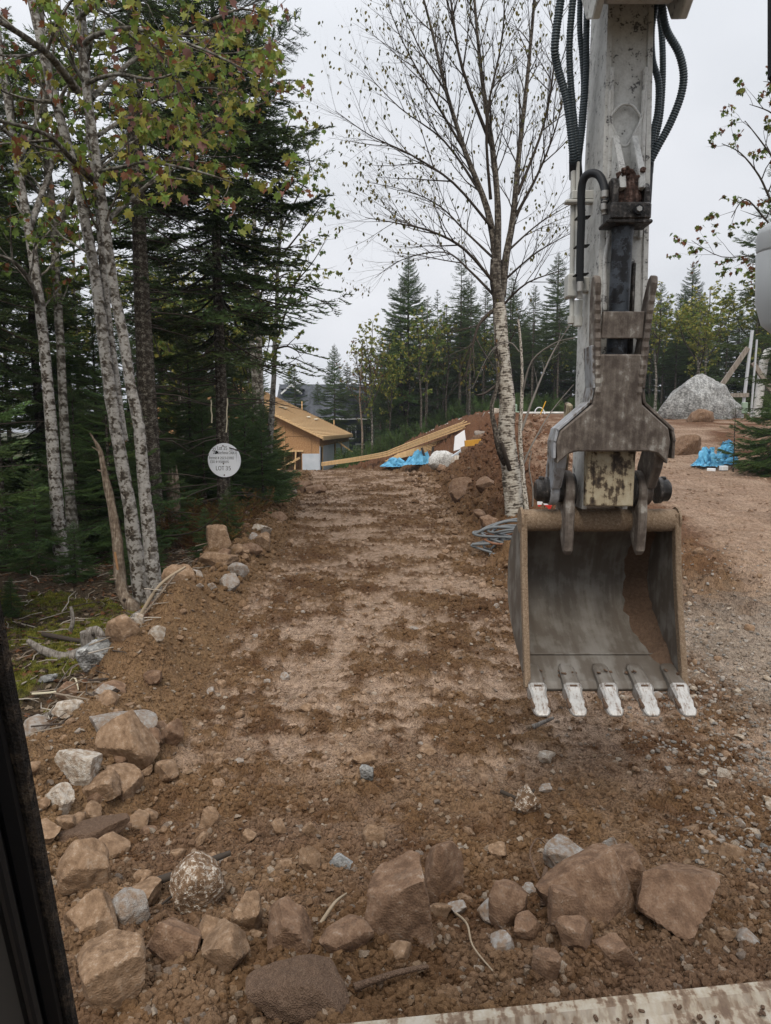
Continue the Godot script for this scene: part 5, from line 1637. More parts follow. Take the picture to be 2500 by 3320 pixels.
	xy_into(boss, [[XC - 0.151, 1.765], [XC + 0.111, 1.765], [XC + 0.116, 2.14], [XC - 0.156, 2.14]], -4.06, 0.06, 0.006)
	part("worn_front_plate", boss, M.paint_cream, stick)
	# bucket links behind the foot of the arm
	for s in [-1.0, 1.0]:
		var lk := MB.new()
		lk.box(Vector3(XC + s * 0.17, 2.05, -4.46), Vector3(0.035, 0.6, 0.09), Basis(Vector3(1, 0, 0), 0.2), 0.01)
		part("bucket_link", lk, M.paint_cream)
	# the boom's end, from which the arm hangs
	part("boom", yz([[-4.6, 4.95], [-4.25, 4.62], [-3.92, 4.3], [-3.72, 4.24], [-3.0, 4.12], [-2.1, 3.72], [-1.3, 3.1], [-0.4, 1.9], [-0.15, 1.25], [0.2, 1.25], [0.25, 1.6], [-0.6, 3.1], [-1.6, 4.3], [-2.8, 4.95], [-4.0, 5.25], [-4.6, 5.2]], XC - 0.01, 0.36, 0.02), M.paint_white)
	for s in [-1.0, 1.0]:
		part("boom_nose_plate", yz([[-4.5, 5.05], [-4.3, 4.72], [-3.98, 4.26], [-3.86, 4.2], [-3.75, 4.27], [-3.6, 4.6], [-3.7, 5.1]], XC - 0.01 + s * 0.215, 0.04, 0.006), M.paint_white)

func build_thumb() -> void:
	var b := MB.new()
	# outlines are measured from a line 2.1 m up; the whole leans towards the cab
	var basis := Basis(Vector3(1, 0, 0), 0.1)
	var lay := Vector3(0, 2.1, -3.965)
	xy_into(b, [[XC - 0.325, -0.09], [XC - 0.335, 0.02], [XC - 0.318, 0.085], [XC - 0.145, 0.225], [XC - 0.128, 0.3], [XC - 0.122, 0.485], [XC + 0.122, 0.485], [XC + 0.126, 0.3], [XC + 0.14, 0.225], [XC + 0.3, 0.1], [XC + 0.318, 0.03], [XC + 0.31, -0.09], [XC + 0.25, -0.035], [XC + 0.2, -0.025], [XC - 0.21, -0.025], [XC - 0.26, -0.035]], 0.0, 0.09, 0.008, basis, lay)
	var thumb := part("thumb", b, M.thumb_steel)
	thumb.transform = Transform3D(Basis.from_scale(Vector3(0.93, 1, 1)), Vector3(XC * 0.07 - 0.036, 0, 0) - DIG)
	var cross := MB.new()
	xy_into(cross, [[XC - 0.115, 0.565], [XC + 0.115, 0.565], [XC + 0.115, 0.7], [XC - 0.115, 0.7]], 0.03, 0.024, 0.004, basis, lay)
	part("cross_plate", cross, M.thumb_steel, thumb)
	for s in [-1.0, 1.0]:
		# tines with a sawtooth gripping edge towards the cab
		var poly := []
		poly.append_array([[-4.06, 2.33], [-4.055, 2.6]])
		poly.append_array([[-4.02, 2.86], [-3.985, 2.95], [-3.955, 2.975], [-3.925, 2.965], [-3.912, 2.93]])
		for k in 12:
			var y := 2.89 - 0.046 * k
			poly.append_array([[-3.917 - 0.002 * k, y], [-3.924 - 0.002 * k, y - 0.018]])
		poly.append_array([[-3.95, 2.33]])
		var tilt: Array = []
		for q in poly:
			tilt.push_back([q[0] + (q[1] - 2.33) * 0.06 + 0.05, q[1]])
		var mb := MB.new()
		var pp := PackedVector2Array()
		for q in tilt:
			pp.push_back(Vector2(q[0], q[1]))
		mb.prism(pp, Basis(Vector3(0, 0, 1), Vector3(s * 0.07, 1, 0), Vector3(1, 0, 0)), Vector3(XC + s * (0.128 - 0.07 * 2.55), 0, 0), 0.036, 0.006)
		part("tine", mb, M.thumb_steel, thumb)
		# the legs down to the pin
		var leg := [[-3.98, 2.2], [-3.97, 2.08], [-4.0, 1.98], [-4.09, 1.86]]
		leg.append_array(arc(-4.2, 1.84, 0.085, 10, -190, 14))
		leg.append_array([[-4.26, 1.98], [-4.16, 2.12], [-4.12, 2.2]])
		part("leg", yz(leg, XC + s * 0.285, 0.058, 0.008), M.thumb_steel if s > 0 else M.thumb_grey, thumb)
		# flank plates, scoured to bare metal, follow the outline
		var line := [Vector2(0.337, 2.04), Vector2(0.337, 2.13), Vector2(0.322, 2.19), Vector2(0.148, 2.332), Vector2(0.134, 2.41), Vector2(0.15, 2.62)]
		var fl := MB.new()
		for k in line.size() - 1:
			var a: Vector2 = line[k]
			var e: Vector2 = line[k + 1]
			var m := (a + e) * 0.5
			var ang := atan2(e.y - a.y, (e.x - a.x) * s)
			var front := -3.92 + (m.y - 2.1) * 0.1
			fl.box(Vector3(XC + s * (m.x + 0.006), m.y, front - 0.085), Vector3(a.distance_to(e) + 0.012, 0.016, 0.15), Basis(Vector3(0, 0, 1), ang), 0.003)
		part("flank_plate", fl, M.thumb_grey if s < 0 else M.thumb_steel, thumb)

func build_bucket() -> void:
	var X := 1.247
	var hw := 0.432
	# shell: a plate bent along the profile (z, y) from the top tube to the lip
	var prof := [Vector3(0, 1.66, -4.3), Vector3(0, 1.62, -4.42), Vector3(0, 1.54, -4.56), Vector3(0, 1.42, -4.66), Vector3(0, 1.27, -4.7), Vector3(0, 1.12, -4.67), Vector3(0, 1.0, -4.57), Vector3(0, 0.91, -4.42), Vector3(0, 0.845, -4.25)]
	var line := curve(prof, 4)
	var shell := MB.new()
	for i in line.size() - 1:
		var a: Vector3 = line[i]
		var b: Vector3 = line[i + 1]
		var na := Vector3(0, (line[mini(i + 1, line.size() - 1)] - line[maxi(i - 1, 0)]).z, -(line[mini(i + 1, line.size() - 1)] - line[maxi(i - 1, 0)]).y).normalized() * 0.016
		var nb := Vector3(0, (line[mini(i + 2, line.size() - 1)] - a).z, -(line[mini(i + 2, line.size() - 1)] - a).y).normalized() * 0.016
		for s in 8:
			var x0 := X - hw + 2.0 * hw * s / 8.0
			var x1 := X - hw + 2.0 * hw * (s + 1) / 8.0
			for side in 2:
				var o: Vector3 = Vector3.ZERO if side == 0 else -na
				var o2: Vector3 = Vector3.ZERO if side == 0 else -nb
				var k := shell.v.size()
				var nn := na.normalized() * (1.0 if side == 0 else -1.0)
				var n2v := nb.normalized() * (1.0 if side == 0 else -1.0)
				shell.vert(Vector3(x0, a.y, a.z) + o, nn)
				shell.vert(Vector3(x1, a.y, a.z) + o, nn)
				shell.vert(Vector3(x1, b.y, b.z) + o2, n2v)
				shell.vert(Vector3(x0, b.y, b.z) + o2, n2v)
				var f := (Vector3(1, 0, 0)).cross(b - a)
				if f.dot(nn) < 0:
					shell.idx.append_array(PackedInt32Array([k, k + 1, k + 2, k, k + 2, k + 3]))
				else:
					shell.idx.append_array(PackedInt32Array([k, k + 2, k + 1, k, k + 3, k + 2]))
	var bucket := part("bucket", shell, M.bucket_steel)
	var fl := Vector3(0, -0.385, 0.923)      # the way the lip and teeth point
	var up := Vector3(0, 0.923, 0.385)
	var lip := MB.new()
	lip.box(Vector3(X, 0.8, -4.142) - up * 0.014, Vector3(hw * 2.0 + 0.03, 0.03, 0.235), Basis(Vector3(1, 0, 0), up, Vector3(1, 0, 0).cross(up)), 0.004)
	part("lip_plate", lip, M.bucket_steel, bucket)
	var edge := MB.new()
	for k in 4:
		var xm := X - hw + 0.03 + (k + 0.5) * (2.0 * hw - 0.06) / 4.0
		edge.box(Vector3(xm, 0.748, -4.018) - up * 0.012, Vector3(0.115, 0.028, 0.055), Basis(Vector3(1, 0, 0), up, Vector3(1, 0, 0).cross(up)) * Basis(Vector3(1, 0, 0), 0.25), 0.004)
	part("cutting_edge", edge, M.bucket_steel, bucket)
	# side plates with a thickened rim along the opening
	for s in [-1.0, 1.0]:
		var poly := [[-4.0, 0.755], [-4.055, 0.95], [-4.11, 1.15], [-4.17, 1.4], [-4.2, 1.6], [-4.22, 1.71], [-4.32, 1.71]]
		for i in range(0, line.size(), 3):
			poly.push_back([line[i].z - 0.012, line[i].y - 0.008])
		part("side_plate", yz(poly, X + s * (hw + 0.008), 0.016, 0.002), M.bucket_steel, bucket)
		var rim := MB.new()
		var rp := [Vector3(0, 1.7, -4.2), Vector3(0, 1.4, -4.158), Vector3(0, 1.15, -4.098), Vector3(0, 0.95, -4.04), Vector3(0, 0.74, -3.985)]
		for i in rp.size() - 1:
			var a: Vector3 = rp[i]
			var b: Vector3 = rp[i + 1]
			var d := (b - a)
			rim.box(Vector3(X + s * (hw + 0.012), 0, 0) + (a + b) * 0.5 - Vector3(0, 0, 0.02), Vector3(0.034, d.length() + 0.01, 0.06), Basis(Vector3(1, 0, 0), atan2(d.z, d.y) - PI), 0.006)
		part("side_rim", rim, M.bucket_mud, bucket)
	var skin := MB.new()
	for s in [-1.0, 1.0]:
		var seam := []
		var sr := []
		for i in range(2, line.size()):
			var q: Vector3 = line[i]
			seam.push_back(Vector3(X + s * (hw - 0.003), q.y + 0.003, q.z + 0.004))
			sr.push_back(0.008)
		skin.tube(seam, sr, 6)
	skin.tube([Vector3(X - hw, 0.852, -4.255), Vector3(X + hw, 0.852, -4.255)], [0.006, 0.006], 6)
	part("weld_bead", skin, M.bucket_steel, bucket)
	# soil stuck in the right-hand corner where wall meets floor
	var cake := MB.new()
	var rows := []
	for i in range(6, line.size() + 4):
		var q: Vector3 = line[mini(i, line.size() - 1)]
		var j := i - line.size() + 1
		if j > 0:
			q += fl * (0.2 * j / 4.0)
		var t := float(i - 6) / (line.size() - 3)
		var w := 0.05 + 0.1 * sin(t * PI) * (0.8 + 0.35 * n1.get_noise_1d(i * 0.7)) + 0.02 * n3.get_noise_1d(i * 1.7)
		if j > 1:
			w = 0.05
		var inn := Vector3(0, q.y - 1.25, q.z + 4.3).normalized() * -1.0
		var row := []
		for k in 5:
			var u := k / 4.0
			row.push_back(Vector3(X + hw - 0.001 - w * u, 0, 0) + Vector3(0, q.y, q.z) + inn * (w * 0.75 * pow(1.0 - u, 1.4) + 0.003 * (1.0 - u) * (1.0 + n3.get_noise_2d(i * 2.0, k))))
		rows.push_back(row)
	for i in rows.size() - 1:
		for k in 4:
			cake.face(rows[i][k], rows[i][k + 1], rows[i + 1][k + 1], rows[i + 1][k], Vector3(-1, 0.4, 0.8))
	part("caked_soil", cake, M.soil_cake, bucket)
	var lumps := MB.new()
	var r := RandomNumberGenerator.new()
	r.seed = 8
	for k in 46:
		var xa := X - hw + 0.03 + (r.randi() % 5) * 0.2 + r.randf_range(-0.05, 0.05)
		lumps.box(Vector3(xa, 0.79 + r.randf_range(-0.02, 0.03), -4.05 + r.randf_range(-0.05, 0.02)), Vector3(r.randf_range(0.01, 0.03), 0.008, r.randf_range(0.01, 0.03)), Basis.from_euler(Vector3(0.4, r.randf() * 3.0, r.randf_range(-0.3, 0.3))), 0.003)
	kind(part("soil_crumbs", lumps, M.soil_cake, bucket), "stuff")
	# the tube across the top, its ends boxed
	var tube := MB.new()
	var tl := []
	var tr := []
	for k in 30:
		tl.push_back(Vector3(X - hw - 0.015 + (2.0 * hw + 0.03) * k / 29.0, 1.66, -4.25))
		tr.push_back(0.066 + 0.004 * n1.get_noise_1d(k * 0.6))
	tube.tube(tl, tr, 20, true, 0.05, n1)
	part("top_tube", tube, M.bucket_mud, bucket)
	for s in [-1.0, 1.0]:
		var cap := MB.new()
		cap.tube([Vector3(X + s * (hw + 0.016), 1.66, -4.25), Vector3(X + s * (hw + 0.03), 1.66, -4.25)], [0.078, 0.074], 18)
		part("tube_collar", cap, M.bucket_mud, bucket)
		# hinge ears
		var ear := arc(-4.2, 1.84, 0.115, -25, 190, 20)
		ear.append_array([[-4.36, 1.72], [-4.34, 1.6], [-4.24, 1.575], [-4.17, 1.5], [-4.135, 1.475], [-4.105, 1.5], [-4.09, 1.6], [-4.085, 1.72]])
		part("ear", yz(ear, X + s * 0.205, 0.05, 0.01), M.thumb_steel, bucket)
		var ring := MB.new()
		ring.tube([Vector3(X + s * 0.165, 1.84, -4.2), Vector3(X + s * 0.182, 1.84, -4.2)], [0.098, 0.098], 22)
		part("wear_ring", ring, M.grease, bucket)
		var hub := MB.new()
		hub.tube([Vector3(X + s * 0.23, 1.84, -4.2), Vector3(X + s * 0.258, 1.84, -4.2)], [0.07, 0.066], 20)
		part("spacer", hub, M.grease, bucket)
		var end := MB.new()
		end.tube([Vector3(X + s * 0.31, 1.84, -4.2), Vector3(X + s * 0.335, 1.84, -4.2), Vector3(X + s * 0.34, 1.84, -4.2), Vector3(X + s * 0.375, 1.84, -4.2), Vector3(X + s * 0.385, 1.84, -4.2)], [0.078, 0.076, 0.066, 0.064, 0.052], 20)
		end.box(Vector3(X + s * 0.35, 1.905, -4.2), Vector3(0.03, 0.03, 0.035), Basis.IDENTITY, 0.006)
		part("pin_end", end, M.grease, bucket)
	var web := MB.new()
	web.box(Vector3(X, 1.73, -4.3), Vector3(0.37, 0.03, 0.13), Basis(Vector3(1, 0, 0), 0.3), 0.005)
	part("ear_web", web, M.bucket_mud, bucket)
	# five adapters and teeth
	for k in 5:
		var xa := X - hw + 0.035 + k * (2.0 * hw - 0.07) / 4.0
		var o := Vector3(xa, 0.748, -4.005)
		var ad := MB.new()
		var rings := []
		for q in [[-0.16, 0.036, 0.002, 0.022], [-0.13, 0.044, -0.012, 0.03], [-0.03, 0.046, -0.03, 0.04], [0.02, 0.047, -0.05, 0.042], [0.035, 0.043, -0.045, 0.036]]:
			rings.push_back(_ring(o + fl * q[0], Vector3(1, 0, 0), up, q[1], q[2], q[3], 0.012))
		ad.loft(rings)
		part("tooth_adapter", ad, M.bucket_steel, bucket)
		var th := MB.new()
		rings = []
		for q in [[0.022, 0.044, -0.048, 0.034, 0.012], [0.03, 0.05, -0.055, 0.046, 0.014], [0.06, 0.05, -0.05, 0.044, 0.012], [0.085, 0.043, -0.042, 0.036, 0.012], [0.11, 0.042, -0.038, 0.03, 0.011], [0.145, 0.049, -0.032, 0.024, 0.01], [0.18, 0.048, -0.026, 0.017, 0.009], [0.21, 0.043, -0.02, 0.011, 0.007], [0.228, 0.034, -0.014, 0.004, 0.005], [0.234, 0.024, -0.01, 0.0, 0.003]]:
			rings.push_back(_ring(o + fl * q[0], Vector3(1, 0, 0), up, q[1], q[2], q[3], q[4]))
		th.loft(rings)
		part("tooth", th, M.tooth_steel, bucket)
		var dirt := MB.new()
		var f0 := o + fl * 0.052 + up * 0.045
		dirt.box(f0, Vector3(0.042, 0.008, 0.014), Basis(Vector3(1, 0, 0), up, Vector3(1, 0, 0).cross(up)), 0.003)
		for s in [-1.0, 1.0]:
			dirt.box(o + fl * 0.155 + up * 0.01 + Vector3(s * 0.042, 0, 0), Vector3(0.02, 0.022, 0.075), Basis(Vector3(1, 0, 0), up, Vector3(1, 0, 0).cross(up)) * Basis(Vector3(0, 0, 1), -s * 0.7), 0.006)
		kind(part("packed_dirt", dirt, M.soil_cake, bucket), "stuff")

func _ring(c: Vector3, x: Vector3, y: Vector3, hw: float, lo: float, hi: float, ch: float) -> Array:
	return [c - x * hw + y * (lo + ch), c - x * hw + y * (hi - ch), c - x * (hw - ch) + y * hi, c + x * (hw - ch) + y * hi, c + x * hw + y * (hi - ch), c + x * hw + y * (lo + ch), c + x * (hw - ch) + y * lo, c - x * (hw - ch) + y * lo]

func build_lines() -> void:
	for q in hose_runs():
		var mb := MB.new()
		if q[0] == "corrugated_hose":
			# a coil of guard wire over rubber: a ring every 9 mm
			var line := curve(q[1], 10)
			var total := 0.0
			var dist := [0.0]
			for k in line.size() - 1:
				total += line[k].distance_to(line[k + 1])
				dist.push_back(total)
			var pts := []
			var rad := []
			var n := int(total / 0.0032)
			var at := 0
			for k in n:
				var s := total * k / (n - 1.0)
				while at < dist.size() - 2 and dist[at + 1] < s:
					at += 1
				pts.push_back(line[at].lerp(line[at + 1], (s - dist[at]) / maxf(0.0001, dist[at + 1] - dist[at])))
				rad.push_back(q[2] * [0.86, 1.0, 0.99, 0.85][k % 4])
			mb.tube(pts, rad, 12)
			var h := part(q[0], mb, M.hose_guard)
			var end := MB.new()
			end.tube([pts[-1] + (pts[-1] - pts[-12]).normalized() * -0.01, pts[-1] + (pts[-1] - pts[-12]).normalized() * 0.09], [q[2] * 0.95, q[2] * 0.9], 12)
			part("hose_end", end, M.hose_rubber, h)
		else:
			var line := curve(q[1], 8)
			var rad := []
			for k in line.size():
				rad.push_back(q[2])
			mb.tube(line, rad, 14)
			part(q[0], mb, M.hose_rubber if q[0] == "rubber_hose" else M.steel_white)
	var box := func(called: String, at: Vector3, size: Vector3, m: Material, bev := 0.006) -> void:
		var mb := MB.new()
		mb.box(at, size, Basis.IDENTITY, bev)
		part(called, mb, m)
	box.call("pipe_clamp", Vector3(1.085, 3.465, -4.2), Vector3(0.13, 0.05, 0.06), M.steel_white)
	box.call("pipe_clamp", Vector3(1.07, 3.43, -4.19), Vector3(0.17, 0.02, 0.05), M.steel_white)
	box.call("manifold_block", Vector3(1.045, 2.985, -4.22), Vector3(0.065, 0.125, 0.09), M.steel_white)
	box.call("manifold_block", Vector3(1.105, 2.99, -4.21), Vector3(0.09, 0.08, 0.07), M.steel_white)
	box.call("manifold_block", Vector3(1.42, 2.99, -4.2), Vector3(0.05, 0.12, 0.08), M.steel_white)
	for q in [[1.079, 2.86, 0.024, 0.09], [1.079, 2.79, 0.028, 0.05], [1.041, 2.8, 0.02, 0.04]]:
		var mb := MB.new()
		mb.tube([Vector3(q[0], q[1] + q[3] * 0.5, -4.2), Vector3(q[0], q[1] - q[3] * 0.5, -4.2)], [q[2], q[2] * 0.95], 14)
		part("valve", mb, M.steel_white)
	# crimped fittings at the hose ends
	for q in [[Vector3(1.121, 3.40, -3.9), Vector3(1.121, 3.345, -3.9), 0.022], [Vector3(1.118, 3.34, -3.905), Vector3(1.122, 3.285, -3.905), 0.018], [Vector3(1.36, 3.45, -4.05), Vector3(1.358, 3.385, -4.05), 0.021], [Vector3(1.358, 3.38, -4.05), Vector3(1.356, 3.33, -4.04), 0.017], [Vector3(1.062, 2.99, -4.11), Vector3(1.062, 2.9, -4.11), 0.019], [Vector3(1.42, 3.0, -4.1), Vector3(1.42, 2.92, -4.1), 0.018]]:
		var mb := MB.new()
		mb.tube([q[0], q[0].lerp(q[1], 0.55), q[0].lerp(q[1], 0.6), q[1]], [q[2], q[2], q[2] * 0.85, q[2] * 0.85], 6)
		part("hose_fitting", mb, M.steel)
	for y in [3.33, 3.18, 3.03]:
		var mb := MB.new()
		mb.box(Vector3(1.07, y, -4.13), Vector3(0.075, 0.008, 0.06), Basis(Vector3(0, 0, 1), 0.1), 0.002)
		part("cable_tie", mb, M.cab_black)

func build_blade_and_cab() -> void:
	# dozer blade: its upper edge crosses the bottom right of the view
	var u := Vector3(0.992, 0, -0.125)
	var nrm := Vector3(0.125, 0, 0.992)
	var A := Vector3(0, 0, -1.93)
	var mb := MB.new()
	var poly := PackedVector2Array()
	for q in [[0.0, 0.5], [0.012, 0.512], [0.05, 0.512], [0.075, 0.492], [0.4, 0.43], [0.42, 0.4], [0.36, 0.08], [0.02, 0.0], [-0.05, 0.04], [-0.035, 0.28]]:
		poly.push_back(Vector2(q[0], q[1]))
	mb.prism(poly, Basis(nrm, Vector3.UP, u), A + u * 0.2, 2.7, 0.004)
	part("dozer_blade", mb, M.blade_paint)
	var crumbs := MB.new()
	var r := RandomNumberGenerator.new()
	r.seed = 12
	for k in 420:
		var s := r.randf_range(-0.2, 1.4)
		var d := 0.05 + 0.33 * r.randf()
		if n1.get_noise_2d(s * 5.0, d * 9.0) < 0.02:
			continue
		crumbs.box(A + u * s + nrm * d + Vector3(0, 0.5 - maxf(0.0, d - 0.06) * 0.19 + 0.002, 0), Vector3(r.randf_range(0.006, 0.02), r.randf_range(0.005, 0.012), r.randf_range(0.006, 0.02)), Basis.from_euler(Vector3(r.randf_range(-0.4, 0.4), r.randf() * 3.0, r.randf_range(-0.4, 0.4))), 0.003)
	kind(part("soil_crumbs", crumbs, M.soil_cake), "stuff")
	# left front post of the cab with its rubber door seal, leaning forwards at the foot
	var top := Vector3(-0.3257, 2.083, -0.62)
	var foot := Vector3(-0.3927, 1.408, -0.85)
	var pa := Vector3(-0.33, 2.086, -0.62)
	var pb := Vector3(-0.39, 1.4, -0.85)
	pa = post_point(-0.5272, -0.11646, 0.62)
	pb = post_point(-0.41962, -0.7, 0.85)
	var dir := (pb - pa).normalized()
	var a0 := pa - dir * 0.55
	var b0 := pb + dir * 0.25
	var away := ((pa + pb) * 0.5 - Vector3(0, 2.2, 0)).normalized()
	var right := dir.cross(away).normalized()
	if right.x < 0:
		right = -right
	var deep := right.cross(dir).normalized()
	if deep.z > 0:
		deep = -deep
	var mid := (a0 + b0) * 0.5
	var L := a0.distance_to(b0)
	var bs := Basis(right, -dir, right.cross(-dir))
	var seal := MB.new()
	seal.box(mid - right * 0.009 + deep * 0.012, Vector3(0.018, L, 0.03), bs, 0.006)
	part("door_seal", seal, M.seal_dusty)
	var post := MB.new()
	post.box(mid - right * 0.026 + deep * 0.02, Vector3(0.02, L, 0.05), bs, 0.004)
	post.box(mid - right * 0.043, Vector3(0.012, L, 0.06), bs, 0.004)
	part("cab_post", post, M.cab_black)
	var pan := MB.new()
	pan.box(mid - right * 0.11 + deep * 0.01, Vector3(0.12, L, 0.03), bs, 0.006)
	part("cab_panel", pan, M.cab_grey)
	# right front post: only its edge shows in the top right corner
	var pr := MB.new()
	var q0 := post_point(0.5222, 0.72, 0.7)
	pr.box(q0 + Vector3(0.0255, 0.075, 0.0), Vector3(0.04, 0.3, 0.05), Basis(Vector3(0, 0, 1), 0.06), 0.006)
	part("cab_post", pr, M.cab_black)
	# pale rounded housing outside the right edge
	var c := post_point(0.543, 0.33, 0.9)
	var hs := MB.new()
	var pts := []
	var rad := []
	for q in [[0.045, 0.01], [0.043, 0.02], [0.036, 0.0285], [0.03, 0.03], [0.012, 0.03], [0.01, 0.0285], [0.008, 0.03], [-0.05, 0.0275], [-0.075, 0.02], [-0.086, 0.008]]:
		pts.push_back(c + Vector3(0, q[0] + 0.012, 0))
		rad.push_back(q[1])
	hs.tube(pts, rad, 24)
	part("lamp_housing", hs, M.housing_grey)
	# the rest of the machine, behind and around the viewer
	var body := func(called: String, at: Vector3, size: Vector3, m: Material, bev := 0.04) -> void:
		var k := MB.new()
		k.box(at, size, Basis.IDENTITY, bev)
		part(called, k, m)
	body.call("cab_roof", Vector3(0.05, 2.98, 0.35), Vector3(1.1, 0.1, 1.7), M.paint_white)
	body.call("cab_rear_wall", Vector3(0.05, 2.0, 1.15), Vector3(1.05, 1.86, 0.08), M.paint_white)
	body.call("cab_floor", Vector3(0.05, 1.0, 0.3), Vector3(1.05, 0.1, 1.5), M.cab_grey)
	body.call("engine_cover", Vector3(0.75, 1.45, 1.7), Vector3(2.2, 1.0, 0.98), M.paint_white, 0.1)
	body.call("turntable", Vector3(0.6, 0.72, 0.8), Vector3(1.3, 0.3, 1.3), M.cab_grey)
	for s in [-1.0, 1.0]:
		var tr := MB.new()
		var p2 := []
		p2.append_array(arc(1.9, 0.33, 0.33, -90, 90, 12))
		p2.append_array(arc(-0.3, 0.33, 0.33, 90, 270, 12))
		yz_into(tr, p2, 0.6 + s * 0.85, 0.45, 0.02)
		part("crawler_track", tr, M.cab_black)

func post_point(ux: float, uy: float, d: float) -> Vector3:
	# a point d metres ahead of the driver's eye, ux and uy metres right and up per metre along the pitched sight line
	var s := sin(deg_to_rad(6.6))
	var c := cos(deg_to_rad(6.6))
	var t := d / (uy * s + c)
	return Vector3(ux * t, 2.2 + (uy * c - s) * t, -d)

# ---------------------------------------------------------------- things about the site
func single(called: String, mb: MB, m: Material, label: String, category: String, at: Vector3, group := "") -> MeshInstance3D:
	# a thing of one mesh, modelled in world metres and standing at at
	var o := put(called, mb.mesh(), m, self, Transform3D(Basis.IDENTITY, at))
	for k in mb.v.size():
		pass
	tag(o, label, category, group)
	return o

func rel(pts: Array, at: Vector3) -> Array:
	var out := []
	for p in pts:
		out.push_back(p - at)
	return out

func crumpled(sd: int, w: float, d: float, hgh: float) -> ArrayMesh:
	# a heap of thin plastic sheet: sharp folds over an uneven outline
	var f := FastNoiseLite.new()
	f.seed = sd
	f.frequency = 1.0
	f.fractal_type = FastNoiseLite.FRACTAL_RIDGED
	f.fractal_octaves = 3
	var mb := MB.new()
	var n := 34
	var g := []
	for j in n + 1:
		for i in n + 1:
			var u := i / float(n) * 2.0 - 1.0
			var v := j / float(n) * 2.0 - 1.0
			var e := 1.0 + 0.35 * n3.get_noise_2d(atan2(v, u) * 1.3 + sd, sd * 0.7)
			var rr := maxf(absf(u), absf(v))
			var fall := 1.0 - smoothstep(0.35, 1.0, rr)
			var y := hgh * fall * (0.5 + 0.5 * n3.get_noise_2d(u * 1.8 + sd, v * 1.8)) + hgh * 0.55 * (f.get_noise_2d(u * 1.5 + sd, v * 1.5) * 0.5 + 0.45) * (0.25 + fall)
			g.push_back(Vector3(u * w * 0.5 * e + 0.06 * n3.get_noise_2d(v * 5.0, u * 3.0 + sd), maxf(0.01, y), v * d * 0.5 * e + 0.06 * n3.get_noise_2d(u * 5.0, v * 3.0 + sd)))
	for j in n:
		for i in n:
			var a := j * (n + 1) + i
			mb.face(g[a], g[a + 1], g[a + n + 2], g[a + n + 1], Vector3.UP)
	return mb.mesh()

